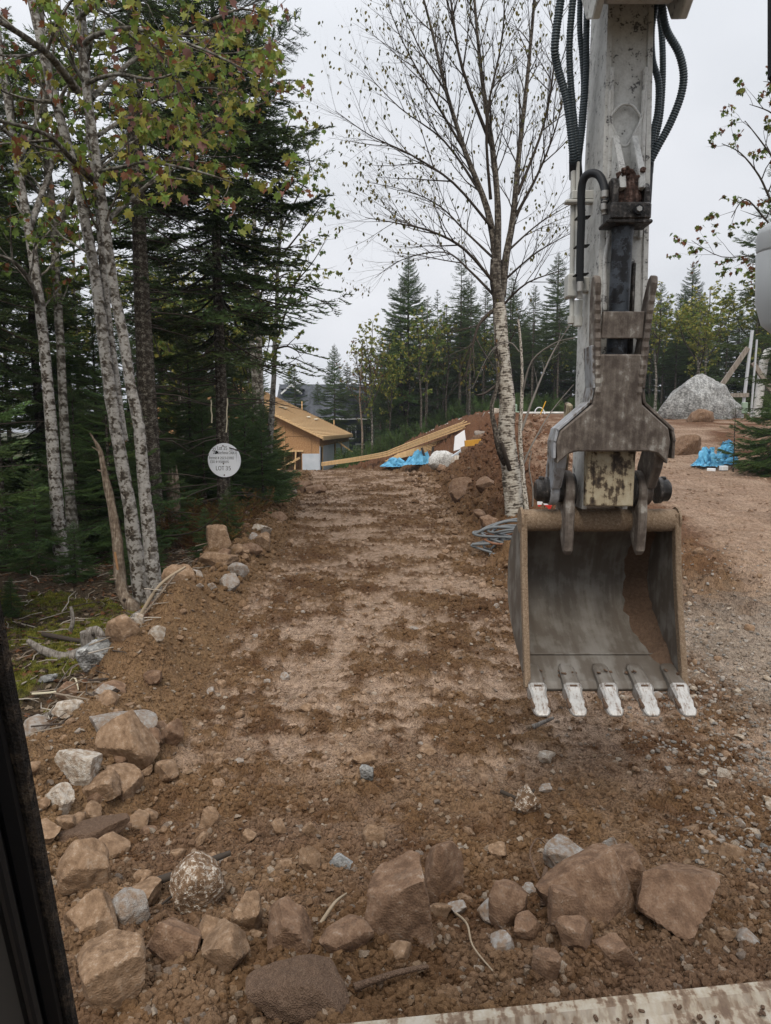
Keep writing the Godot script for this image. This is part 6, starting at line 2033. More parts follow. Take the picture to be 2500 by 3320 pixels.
func build_site_things() -> void:
	build_sign()
	build_dead_wood()
	build_lumber()
	for q in [["blue plastic sheet crumpled on the bank below the lumber, left one of two", 0.55, -37.3, 1.5, 0.9, 0.38, 1], ["blue plastic sheet crumpled on the bank, right one, nearer the grey boulder", 1.75, -36.3, 1.55, 0.9, 0.55, 2], ["blue plastic sheet heaped on the ground beside the fir bush at the right edge", 8.35, -19.0, 0.8, 0.6, 0.42, 3], ["blue plastic sheet half hidden behind the thin dead sapling at right", 9.1, -19.5, 0.5, 0.5, 0.5, 4]]:
		tag(put("plastic_sheet", crumpled(q[6], q[3], q[4], q[5]), M.tarp_blue, self, Transform3D(Basis(Vector3.UP, 0.3 * q[6]), Vector3(q[1], hgt(q[1], q[2]), q[2]))), q[0], "plastic sheet")
	var mb := MB.new()
	mb.box(Vector3(0, 0.06, 0), Vector3(0.2, 0.12, 0.12), Basis(Vector3.UP, 0.4), 0.01)
	single("foam_block", mb, M.plastic_white, "larger white foam offcut lying in front of the blue sheet at right", "foam block", Vector3(8.55, hgt(8.55, -18.5), -18.5))
	mb = MB.new()
	mb.box(Vector3(0, 0.04, 0), Vector3(0.2, 0.08, 0.1), Basis(Vector3.UP, -0.5), 0.01)
	single("foam_block", mb, M.plastic_white, "smaller flat white foam offcut beside the larger one at right", "foam block", Vector3(8.22, hgt(8.22, -18.45), -18.45))
	# coil of grey cable beside the bucket
	var at := Vector3(2.0, hgt(2.0, -12.3), -12.3)
	var t := thing("cable_coil", "loose coil of grey cable lying on the bank left of the bucket", "cable", at)
	var r := RandomNumberGenerator.new()
	r.seed = 14
	for k in 9:
		var pts := []
		var rad := []
		var R := r.randf_range(0.38, 0.6)
		var tilt := Basis.from_euler(Vector3(r.randf_range(-0.15, 0.35), 0, r.randf_range(-0.2, 0.2)))
		var c := Vector3(r.randf_range(0.15, 0.4), 0.06 + 0.045 * k, r.randf_range(-0.1, 0.1))
		var a0 := r.randf_range(1.6, 2.6)
		var span := r.randf_range(4.0, 6.4)
		for s in 30:
			var a := a0 + span * s / 29.0
			pts.push_back(c + tilt * Vector3(cos(a) * R * 1.35, 0.03 * sin(a * 3.0 + k), sin(a) * R * 0.8))
			rad.push_back(0.021)
		mb = MB.new()
		mb.tube(pts, rad, 8)
		put("cable_loop", mb.mesh(), M.cable_rust if k == 4 else M.cable_grey, t)
	for q in [[Vector3(-0.55, 0.16, 0.2), Vector3(-0.1, 0.2, 0.25), Vector3(0.3, 0.3, 0.2)], [Vector3(-0.3, -0.12, 0.6), Vector3(0, 0.0, 0.5), Vector3(0.4, 0.05, 0.4)], [Vector3(-0.28, 0.02, 0.35), Vector3(0.05, 0.02, 0.4), Vector3(0.4, 0.06, 0.4)], [Vector3(-0.5, 0.3, 0.0), Vector3(-0.2, 0.42, 0.0), Vector3(0.3, 0.4, 0.0)]]:
		mb = MB.new()
		mb.tube(curve(q, 5), [0.026, 0.026, 0.026, 0.026, 0.026, 0.026, 0.026, 0.026, 0.026, 0.026, 0.026], 8)
		put("cable_end", mb.mesh(), M.cable_grey, t)
	# white and red board behind the bucket
	t = thing("site_board", "small white board with a red lower edge standing behind the bucket pin", "board", Vector3(3.0, hgt(3.0, -13.7), -13.7), -0.2)
	mb = MB.new()
	mb.box(Vector3(0, 0.32, 0), Vector3(0.28, 0.42, 0.02), Basis.IDENTITY, 0.003)
	put("panel", mb.mesh(), M.plastic_white, t)
	mb = MB.new()
	mb.box(Vector3(0, 0.06, 0.002), Vector3(0.285, 0.1, 0.024), Basis.IDENTITY, 0.003)
	put("red_band", mb.mesh(), M.plastic_red, t)
	build_power_post()
	# small things on the road
	mb = MB.new()
	mb.box(Vector3(0, 0.25, 0), Vector3(1.0, 0.5, 0.7), Basis.IDENTITY, 0.06)
	mb.box(Vector3(0, 0.03, 0), Vector3(1.2, 0.08, 0.9), Basis.IDENTITY, 0.02)
	single("utility_box", mb, M.box_green, "low green utility box at the edge of the road behind the birch", "utility box", Vector3(7.3, hgt(7.3, -44.0), -44.0))
	mb = MB.new()
	mb.tube(curve([Vector3(0, 0, 0), Vector3(0.03, 0.22, 0), Vector3(0.2, 0.38, 0), Vector3(0.45, 0.3, 0), Vector3(0.56, 0.0, 0.1)], 6), [0.03, 0.03, 0.03, 0.03, 0.03, 0.03, 0.03, 0.03, 0.03, 0.03, 0.03, 0.03, 0.03, 0.03, 0.03, 0.03, 0.03, 0.03, 0.03, 0.03, 0.03, 0.03, 0.03, 0.03, 0.03], 7)
	single("conduit", mb, M.plastic_white, "white conduit bowed out of the ground by the road, right of the birch", "conduit", Vector3(8.6, hgt(8.6, -42.5), -42.5))
	mb = MB.new()
	mb.tube([Vector3(0, 0, 0), Vector3(0.3, 0.75, 0)], [0.035, 0.03], 7)
	single("marker_stake", mb, M.machine_yellow, "short yellow marker stake leaning beside the bowed white conduit", "stake", Vector3(8.9, hgt(8.9, -42.4), -42.4))

func build_sign() -> void:
	var c := Vector3(-3.262, 1.54, -14.82)
	var s := thing("lot_sign", "round white sign with handwritten lot number screwed to the spruce trunk", "sign", c, -0.12)
	var mb := MB.new()
	mb.tube([Vector3(0, 0, -0.006), Vector3(0, 0, -0.004), Vector3(0, 0, 0.004), Vector3(0, 0, 0.006)], [0.342, 0.345, 0.345, 0.342], 64)
	put("disc", mb.mesh(), M.sign_white, s)
	for q in [Vector2(-0.02, 0.29), Vector2(-0.018, -0.07), Vector2(-0.005, -0.3)]:
		mb = MB.new()
		mb.tube([Vector3(q.x, q.y, 0.004), Vector3(q.x, q.y, 0.012), Vector3(q.x, q.y, 0.014)], [0.016, 0.014, 0.008], 10)
		put("screw", mb.mesh(), M.screw, s)
	var font := SystemFont.new()
	font.font_names = PackedStringArray(["Droid Sans"])
	for q in [["Lot 35", -0.035, 0.243, 0.2, 0.075], ["22", -0.205, 0.212, 0.075, 0.055], ["20", -0.185, 0.157, 0.085, 0.06], ["Verbena Cour.t", 0.065, 0.152, 0.36, 0.06], ["Permit # 2023-03902", -0.055, 0.046, 0.52, 0.055], ["CSO # 9388095", -0.1, -0.032, 0.39, 0.05], ["LOT 35", -0.025, -0.162, 0.31, 0.085]]:
		var tm := TextMesh.new()
		tm.text = q[0]
		tm.font = font
		tm.font_size = 48
		tm.pixel_size = 0.002
		tm.depth = 0.002
		tm.curve_step = 2.0
		var size := tm.get_aabb().size
		put("lettering", tm, M.ink, s, Transform3D(Basis.from_scale(Vector3(q[3] / size.x, q[4] / size.y, 1.0)), Vector3(q[1], q[2], 0.0075)))
	var scr := MB.new()
	var pts := []
	var rad := []
	for k in 26:
		pts.push_back(Vector3(-0.165 + 0.035 * sin(k * 2.3) + 0.001 * k, 0.16 + 0.032 * cos(k * 1.7), 0.0085))
		rad.push_back(0.0045)
	scr.tube(pts, rad, 5)
	put("scribble", scr.mesh(), M.ink, s)
	for q in [["pale strip hanging at the left side of the sign-bearing spruce trunk", Vector3(-3.5, 2.75, -14.82), 0.46, 0.05], ["pale strip hanging at the right side of the sign-bearing spruce trunk", Vector3(-3.17, 2.78, -14.82), 0.68, -0.04]]:
		mb = MB.new()
		var ring := []
		for k in 7:
			var y: float = -q[2] * k / 6.0
			var x: float = q[3] * 0.5 * k / 6.0 + 0.008 * sin(k * 1.9)
			ring.push_back([Vector3(x - 0.012, y, 0.01 * k), Vector3(x + 0.012, y, 0.01 * k), Vector3(x + 0.012, y, 0.01 * k - 0.006), Vector3(x - 0.012, y, 0.01 * k - 0.006)])
		mb.loft(ring)
		single("wood_strip", mb, M.strap_pale, q[0], "strip", q[1])

func broken_stem(called: String, label: String, line: Array, radii: Array, m: Material, sd: int, splinter := 0.35, category := "snag") -> Node3D:
	# a dead stem with a ragged, splintered top and stubs of limbs
	var r := RandomNumberGenerator.new()
	r.seed = sd
	var at: Vector3 = line[0]
	var t := thing(called, label, category, at)
	var mb := MB.new()
	var pts := curve(rel(line, at), 5)
	pts[0] -= Vector3(0, 0.15, 0)
	var rad := []
	for k in pts.size():
		var u := float(k) / (pts.size() - 1) * (radii.size() - 1)
		rad.push_back(lerpf(radii[int(u)], radii[mini(int(u) + 1, radii.size() - 1)], u - int(u)))
	mb.tube(pts, rad, 14, true, 0.3, n2, 1.0)
	put("stem", mb.mesh(), m, t)
	var sp := MB.new()
	var tip: Vector3 = pts[-1]
	var d: Vector3 = (pts[-1] - pts[-2]).normalized()
	for k in 9:
		var a := TAU * k / 9.0
		var o: Vector3 = Vector3(cos(a), 0, sin(a)) * rad[-1] * 0.75
		var len := splinter * r.randf_range(0.2, 1.0)
		sp.tube([tip + o - d * 0.1, tip + o * 0.9 + d * len * 0.5, tip + o * 0.8 + d * len], [rad[-1] * 0.36, rad[-1] * 0.24, 0.004], 4)
	put("splinters", sp.mesh(), m, t)
	for k in 5:
		var i := r.randi_range(2, pts.size() - 3)
		var a := r.randf() * TAU
		var st := MB.new()
		var e := Vector3(cos(a), r.randf_range(0.0, 0.5), sin(a))
		st.tube([pts[i], pts[i] + e * (rad[i] + 0.02), pts[i] + e * (rad[i] + r.randf_range(0.04, 0.1))], [rad[i] * 0.35, rad[i] * 0.28, rad[i] * 0.15], 7)
		put("limb_stub", st.mesh(), m, t)
	return t

func build_dead_wood() -> void:
	var s := broken_stem("dead_snag", "tall broken dead snag with a curved foot and torn bark beside the maple clump", [Vector3(-3.08, 0.0, -8.75), Vector3(-3.2, 0.12, -8.8), Vector3(-3.27, 0.35, -8.85), Vector3(-3.3, 0.8, -8.9), Vector3(-3.37, 1.2, -8.95), Vector3(-3.46, 1.65, -9.0), Vector3(-3.5, 1.9, -9.0), Vector3(-3.57, 2.05, -9.0)], [0.1, 0.075, 0.07, 0.062, 0.055, 0.04, 0.03, 0.012], M.dead_wood, 3, 0.1)
	var strip := MB.new()
	strip.box(Vector3(-0.165, 0.6, 0.0), Vector3(0.026, 0.22, 0.012), Basis(Vector3(0, 0, 1), 0.12), 0.003)
	put("torn_wood", strip.mesh(), M.split_wood, s, Transform3D(Basis.IDENTITY, Vector3(0, 0, 0.06)))
	broken_stem("dead_stump", "upright grey broken stump standing between the maple clump and the sign", [Vector3(-3.86, -0.05, -13.4), Vector3(-3.9, 0.5, -13.4), Vector3(-3.91, 1.2, -13.42)], [0.17, 0.12, 0.115], M.dead_wood, 4, 0.34, "stump")
	# grey root stump with two arms on the forest floor
	var at := Vector3(-3.12, hgt(-3.12, -7.2), -7.2)
	var t := thing("root_stump", "weathered grey stump with spreading root arms on the forest floor", "stump", at)
	for q in [[[Vector3(0.1, -0.1, 0), Vector3(0.12, 0.12, 0), Vector3(0.1, 0.3, 0.0)], 0.085, 0.07], [[Vector3(0.08, 0.08, 0), Vector3(-0.1, 0.04, 0.05), Vector3(-0.3, 0.1, 0.05), Vector3(-0.5, 0.2, 0.0)], 0.07, 0.025], [[Vector3(0.12, 0.28, 0), Vector3(0.22, 0.3, 0), Vector3(0.32, 0.1, 0.1), Vector3(0.35, -0.05, 0.15)], 0.05, 0.03], [[Vector3(0.1, 0.05, 0), Vector3(0.2, -0.05, 0.2), Vector3(0.2, -0.2, 0.4)], 0.06, 0.03]]:
		var mb := MB.new()
		var pts := curve(q[0], 5)
		var rad := []
		for k in pts.size():
			rad.push_back(lerpf(q[1], q[2], float(k) / (pts.size() - 1)))
		mb.tube(pts, rad, 10, true, 0.35, n2)
		put("root", mb.mesh(), M.drift_wood, t)
	at = Vector3(-2.75, hgt(-2.75, -8.4), -8.4)
	t = thing("root_stump", "small pale forked root at the foot of the maple clump", "stump", at)
	for q in [[[Vector3(0, -0.1, 0), Vector3(0.0, 0.1, 0.05), Vector3(-0.03, 0.26, 0.02)], 0.05, 0.03], [[Vector3(0.02, 0.0, 0), Vector3(0.1, 0.15, 0.1), Vector3(0.14, 0.22, 0.15)], 0.04, 0.02], [[Vector3(0, 0.0, 0), Vector3(-0.1, 0.0, 0.25), Vector3(-0.15, -0.1, 0.45)], 0.045, 0.02]]:
		var mb := MB.new()
		var pts := curve(q[0], 4)
		var rad := []
		for k in pts.size():
			rad.push_back(lerpf(q[1], q[2], float(k) / (pts.size() - 1)))
		mb.tube(pts, rad, 9, true, 0.3, n2)
		put("root", mb.mesh(), M.drift_wood, t)
	# sticks and roots lying about: [label, points (x, height above ground, z), thickness, material]
	var sticks := [
		["forked pale stick standing in the moss in front of the maple clump", [[-3.55, 0.0, -8.0], [-3.5, 0.14, -8.0], [-3.52, 0.3, -8.0]], 0.03, M.drift_wood],
		["long pale bent stick on the litter by the grey root stump", [[-3.15, 0.05, -6.3], [-2.8, 0.06, -6.1], [-2.6, 0.1, -5.9], [-2.5, 0.02, -5.75]], 0.012, M.strap_pale],
		["thin curved twig beside the pale bent stick", [[-2.95, 0.03, -6.2], [-2.72, 0.2, -6.1], [-2.55, 0.16, -5.95]], 0.008, M.drift_wood],
		["dark fallen branch across the moss behind the root stump", [[-3.7, 0.05, -7.7], [-3.2, 0.07, -7.5], [-2.85, 0.04, -7.4]], 0.03, M.twig],
		["grey log lying at the far left below the cab frame", [[-3.4, 0.03, -5.6], [-2.9, 0.05, -5.5], [-2.5, 0.03, -5.4]], 0.045, M.drift_wood],
		["pale stripped root lying against the berm below the maple clump", [[-2.75, 0.02, -7.9], [-2.5, 0.12, -7.95], [-2.25, 0.22, -8.1]], 0.026, M.twig_bare],
		["second stripped root along the berm, nearer the viewer", [[-2.85, 0.05, -7.4], [-2.6, 0.1, -7.6], [-2.3, 0.14, -7.9]], 0.022, M.dead_wood],
		["long thin branch leaning from the stump towards the big tan rock", [[-3.8, 0.3, -12.3], [-3.0, 0.5, -11.6], [-2.4, 0.75, -11.2]], 0.012, M.twig],
		["stout muddy root standing beside the large slab rock", [[0.62, 0.02, -2.66], [0.63, 0.1, -2.72], [0.66, 0.15, -2.82]], 0.017, M.soil_cake],
		["thin root loop hanging above the muddy standing root", [[0.64, 0.12, -2.85], [0.62, 0.2, -2.95], [0.67, 0.22, -3.05], [0.72, 0.16, -3.1]], 0.006, M.soil_cake],
		["thin curling root in front of the big central rock's right side", [[0.27, 0.06, -2.62], [0.3, 0.05, -2.5], [0.31, 0.035, -2.4], [0.36, 0.02, -2.26]], 0.005, M.twig_bare],
		["muddy root pressed into soil by the blade, left of centre", [[-0.1, 0.02, -2.14], [0.03, 0.05, -2.18], [0.14, 0.06, -2.24]], 0.014, M.soil_cake],
		["splintered wet root lying between the flecked cobble and the slab at left", [[-1.02, 0.03, -2.95], [-0.85, 0.08, -3.0], [-0.7, 0.1, -3.1]], 0.022, M.twig],
		["forked root over the splintered wet root", [[-0.82, 0.1, -2.95], [-0.86, 0.06, -2.85], [-0.92, 0.0, -2.75]], 0.009, M.twig],
		["short dark stick lying across the soil near the pale pointed rock", [[0.68, 0.03, -4.1], [0.8, 0.04, -4.02], [0.87, 0.07, -4.06]], 0.013, M.twig],
		["bent yellowish root on the soil left of the central rock", [[-0.25, 0.02, -2.62], [-0.2, 0.06, -2.68], [-0.16, 0.05, -2.78]], 0.008, M.twig_bare],
		["stick behind the leftmost bucket tooth", [[1.05, 0.03, -5.0], [1.2, 0.1, -5.02]], 0.02, M.drift_wood],
	]
	for q in sticks:
		var pts := []
		for p in q[1]:
			pts.push_back(Vector3(p[0], hgt(p[0], p[2]) + p[1], p[2]))
		var o: Vector3 = pts[0]
		var line := curve(rel(pts, o), 5)
		var rad := []
		for k in line.size():
			rad.push_back(q[2] * (1.0 - 0.55 * k / line.size()))
		var mb := MB.new()
		mb.tube(line, rad, 7, true, 0.3, n2)
		single("stick", mb, q[3], q[0], "root" if "root" in q[0] else "stick", o)

func build_lumber() -> void:
	# long boards sagging down the slope; each board of a bundle is a part
	var at := Vector3(0.5, hgt(0.5, -37.6), -37.6)
	var b := thing("lumber_bundle", "bundle of long pale boards sagging down the slope towards the house", "lumber", at)
	var line := [Vector3(-3.5, 0.12, -40.0), Vector3(-1.7, 0.38, -39.2), Vector3(-0.1, 0.66, -38.4), Vector3(0.5, 0.86, -38.1), Vector3(2.2, 1.52, -37.3), Vector3(4.05, 2.22, -36.5)]
	for k in 7:
		var pts := curve(rel(line, at), 5)
		var rings := []
		for i in pts.size():
			var u := float(i) / (pts.size() - 1)
			var p: Vector3 = pts[i] + Vector3(0, 0.052 * k * (0.55 + 0.45 * u) + 0.02 * sin(k * 2.0 + u * 3.0), 0.03 * sin(k * 3.1))
			if i == pts.size() - 1:
				p.x += 0.15 * sin(k * 5.0)
			rings.push_back([p + Vector3(0, -0.022, 0.12), p + Vector3(0, 0.022, 0.12), p + Vector3(0, 0.022, -0.12), p + Vector3(0, -0.022, -0.12)])
		var mb := MB.new()
		mb.loft(rings)
		put("board", mb.mesh(), M.lumber, b)
	at = Vector3(1.5, hgt(1.5, -37.0), -37.0)
	b = thing("lumber_bundle", "lower stack of straight pale planks under the sagging boards", "lumber", at)
	for k in 6:
		var h0 := 0.03 + 0.07 * k
		timber("board", Vector3(-1.5 + 0.12 * k, h0 - 0.1, -0.9), Vector3(2.1 - 0.1 * k, h0 + 0.75, -0.3), 0.26, 0.05, M.lumber, b)
	at = Vector3(4.3, 1.45, -29.5)
	b = thing("lumber_beams", "two bright orange engineered beams behind the birch trunk", "lumber", at)
	timber("beam", Vector3(-1.1, 0.1, -0.1), Vector3(1.2, 0.34, -0.5), 0.12, 0.24, M.lumber_orange, b)
	timber("beam", Vector3(-0.6, 0.05, 0.3), Vector3(1.9, 0.42, 0.0), 0.1, 0.13, M.lumber_orange, b)
	at = Vector3(3.6, hgt(3.6, -34.0), -34.0)
	var w := thing("white_board", "white board tipped on its corner against the pale round boulder", "board", at, 0.3)
	var mb := MB.new()
	xy_into(mb, [[-0.45, 0.25], [-0.32, 0.95], [0.18, 1.25], [0.22, 0.42]], 0.0, 0.05, 0.004, Basis(Vector3(1, 0, 0), -0.25))
	put("panel", mb.mesh(), M.trim_white, w)
	mb = MB.new()
	xy_into(mb, [[-0.62, 0.02], [-0.1, 0.36], [0.26, 0.32], [-0.3, -0.06]], 0.12, 0.12, 0.004)
	put("panel_edge", mb.mesh(), M.foam_board, w)
	# off-cuts, posts
	for q in [["short dark post leaning in front of the plank stack, left one", 2.05, -36.2, 0.75, 0.1, -0.35], ["short dark post in front of the plank stack, right one", 2.3, -36.1, 0.65, 0.1, 0.05]]:
		mb = MB.new()
		mb.tube([Vector3(0, -0.1, 0), Vector3(q[5] * q[3], q[3], 0)], [0.07, 0.055], 8, true, 0.2, n2)
		single("wood_post", mb, M.twig, q[0], "post", Vector3(q[1], hgt(q[1], q[2]), q[2]))

func build_power_post() -> void:
	var at := Vector3(15.9, hgt(15.9, -33.0), -33.0)
	var t := thing("power_post", "metal conduit mast braced by an A-frame of grey timber behind the boulder", "post", at)
	var top := 6.45 - at.y
	var mb := MB.new()
	mb.tube([Vector3(0.05, 0, 0), Vector3(0.3, top, 0)], [0.075, 0.07], 12)
	put("mast", mb.mesh(), M.pipe_metal, t)
	mb = MB.new()
	mb.tube([Vector3(0.42, 0, 0.05), Vector3(0.5, top - 0.4, 0.05)], [0.05, 0.045], 10)
	put("mast", mb.mesh(), M.pipe_metal, t)
	timber("brace", Vector3(-1.5, 0.6, 0.0), Vector3(0.15, top - 0.75, 0.0), 0.12, 0.2, M.lumber_grey, t)
	timber("brace", Vector3(1.55, 0.9, 0.0), Vector3(0.4, top - 1.4, 0.0), 0.12, 0.2, M.lumber_grey, t)
	timber("crossbar", Vector3(-1.25, 1.0, 0.12), Vector3(0.25, 1.02, 0.12), 0.08, 0.18, M.lumber_grey, t)
	mb = MB.new()
	mb.box(Vector3(0.08, 0.45, 0.12), Vector3(0.26, 0.5, 0.16), Basis.IDENTITY, 0.03)
	put("meter_box", mb.mesh(), M.box_green, t)
	at = Vector3(17.6, hgt(17.6, -35.0), -35.0)
	t = thing("white_machine", "white machine arm half hidden behind the firs at the right edge", "machine", at)
	mb = MB.new()
	mb.tube([Vector3(0, -0.1, 0), Vector3(0.2, 2.6, 0), Vector3(0.35, 3.0, 0), Vector3(0.9, 3.2, 0), Vector3(2.4, 3.0, 0)], [0.2, 0.2, 0.22, 0.2, 0.16], 10)
	put("arm", mb.mesh(), M.paint_white, t)
	mb = MB.new()
	mb.tube([Vector3(0.55, 0.2, 0.2), Vector3(0.8, 2.4, 0.2)], [0.1, 0.08], 10)
	put("cylinder", mb.mesh(), M.steel_white, t)
	mb = MB.new()
	mb.box(Vector3(1.5, 0.5, 0.1), Vector3(1.2, 1.0, 1.0), Basis.IDENTITY, 0.08)
	put("base", mb.mesh(), M.machine_yellow, t)

# ---------------------------------------------------------------- rocks, stones, clods
var ico_v := {}
var ico_f := {}

func ico(level: int) -> void:
	if level in ico_v:
		return
	var t := (1.0 + sqrt(5.0)) / 2.0
	var v := []
	for p in [Vector3(-1, t, 0), Vector3(1, t, 0), Vector3(-1, -t, 0), Vector3(1, -t, 0), Vector3(0, -1, t), Vector3(0, 1, t), Vector3(0, -1, -t), Vector3(0, 1, -t), Vector3(t, 0, -1), Vector3(t, 0, 1), Vector3(-t, 0, -1), Vector3(-t, 0, 1)]:
		v.push_back(p.normalized())
	var f := [[0, 11, 5], [0, 5, 1], [0, 1, 7], [0, 7, 10], [0, 10, 11], [1, 5, 9], [5, 11, 4], [11, 10, 2], [10, 7, 6], [7, 1, 8], [3, 9, 4], [3, 4, 2], [3, 2, 6], [3, 6, 8], [3, 8, 9], [4, 9, 5], [2, 4, 11], [6, 2, 10], [8, 6, 7], [9, 8, 1]]
	for l in level:
		var mid := {}
		var g := []
		for q in f:
			var m := []
			for e in 3:
				var a: int = mini(q[e], q[(e + 1) % 3])
				var b: int = maxi(q[e], q[(e + 1) % 3])
				var key := a * 100000 + b
				if not key in mid:
					mid[key] = v.size()
					v.push_back(((v[a] + v[b]) * 0.5).normalized())
				m.push_back(mid[key])
			g.append_array([[q[0], m[0], m[2]], [q[1], m[1], m[0]], [q[2], m[2], m[1]], m])
		f = g
	ico_v[level] = v
	ico_f[level] = f

func rock_mesh(sd: int, level: int, size: Vector3, round_: float, cuts := 9, rough := 0.05) -> ArrayMesh:
	# a stone broken along flat faces (round_ 0) or worn to a cobble (round_ 1)
	ico(level)
	var r := RandomNumberGenerator.new()
	r.seed = sd
	var planes := []
	var turn := Basis.from_euler(Vector3(r.randf_range(-0.5, 0.5), r.randf() * TAU, r.randf_range(-0.5, 0.5)))
	for k in cuts:
		# six breaks roughly square to one another, the rest at random across the corners
		var d := Vector3(r.randf_range(-1, 1), r.randf_range(-1, 1), r.randf_range(-1, 1)).normalized()
		if k < 6:
			var e := Vector3.ZERO
			e[k / 2] = 1.0 if k % 2 == 0 else -1.0
			planes.push_back([turn * (e + d * 0.42).normalized(), r.randf_range(0.5, 0.68)])
		else:
			planes.push_back([d, r.randf_range(0.58, 0.8)])
	var off := Vector3(r.randf() * 50.0, r.randf() * 50.0, r.randf() * 50.0)
	var vs := PackedVector3Array()
	var lo := Vector3.ONE * 9.0
	var hi := -lo
	for d in ico_v[level]:
		var rad := 1.0
		for q in planes:
			var c: float = d.dot(q[0])
			if c > 0.01:
				rad = minf(rad, q[1] / c)
		rad = lerpf(rad, 0.8, round_ * 0.75)
		rad *= 1.0 + 0.07 * n3.get_noise_3dv(d * 1.3 + off) + rough * n2.get_noise_3dv(d * 3.2 + off) + rough * 0.4 * n2.get_noise_3dv(d * 9.0 + off)
		vs.push_back(d * rad)
		lo = lo.min(d * rad)
		hi = hi.max(d * rad)
	for k in vs.size():
		vs[k] = (vs[k] - (lo + hi) * 0.5) / (hi - lo) * size
	var ns := PackedVector3Array()
	ns.resize(vs.size())
	var fn := PackedVector3Array()
	for q in ico_f[level]:
		var a := vs[q[0]]
		var b := vs[q[1]]
		var c := vs[q[2]]
		var n := (b - a).cross(c - a)
		if n.dot(a + b + c) < 0:
			n = -n
		fn.push_back(n.normalized())
		for e in q:
			ns[e] += n
	# crisp along the breaks, soft elsewhere
	var ov := PackedVector3Array()
	var on := PackedVector3Array()
	var i := 0
	for q in ico_f[level]:
		var n := fn[i]
		i += 1
		var order: Array = q
		if (vs[q[1]] - vs[q[0]]).cross(vs[q[2]] - vs[q[0]]).dot(n) > 0:
			order = [q[0], q[2], q[1]]
		for e in order:
			var m := ns[e].normalized()
			ov.push_back(vs[e])
			on.push_back(m if m.dot(n) > 0.965 else n)
	var arr := []
	arr.resize(Mesh.ARRAY_MAX)
	arr[Mesh.ARRAY_VERTEX] = ov
	arr[Mesh.ARRAY_NORMAL] = on
	var m := ArrayMesh.new()
	m.add_surface_from_arrays(Mesh.PRIMITIVE_TRIANGLES, arr)
	return m

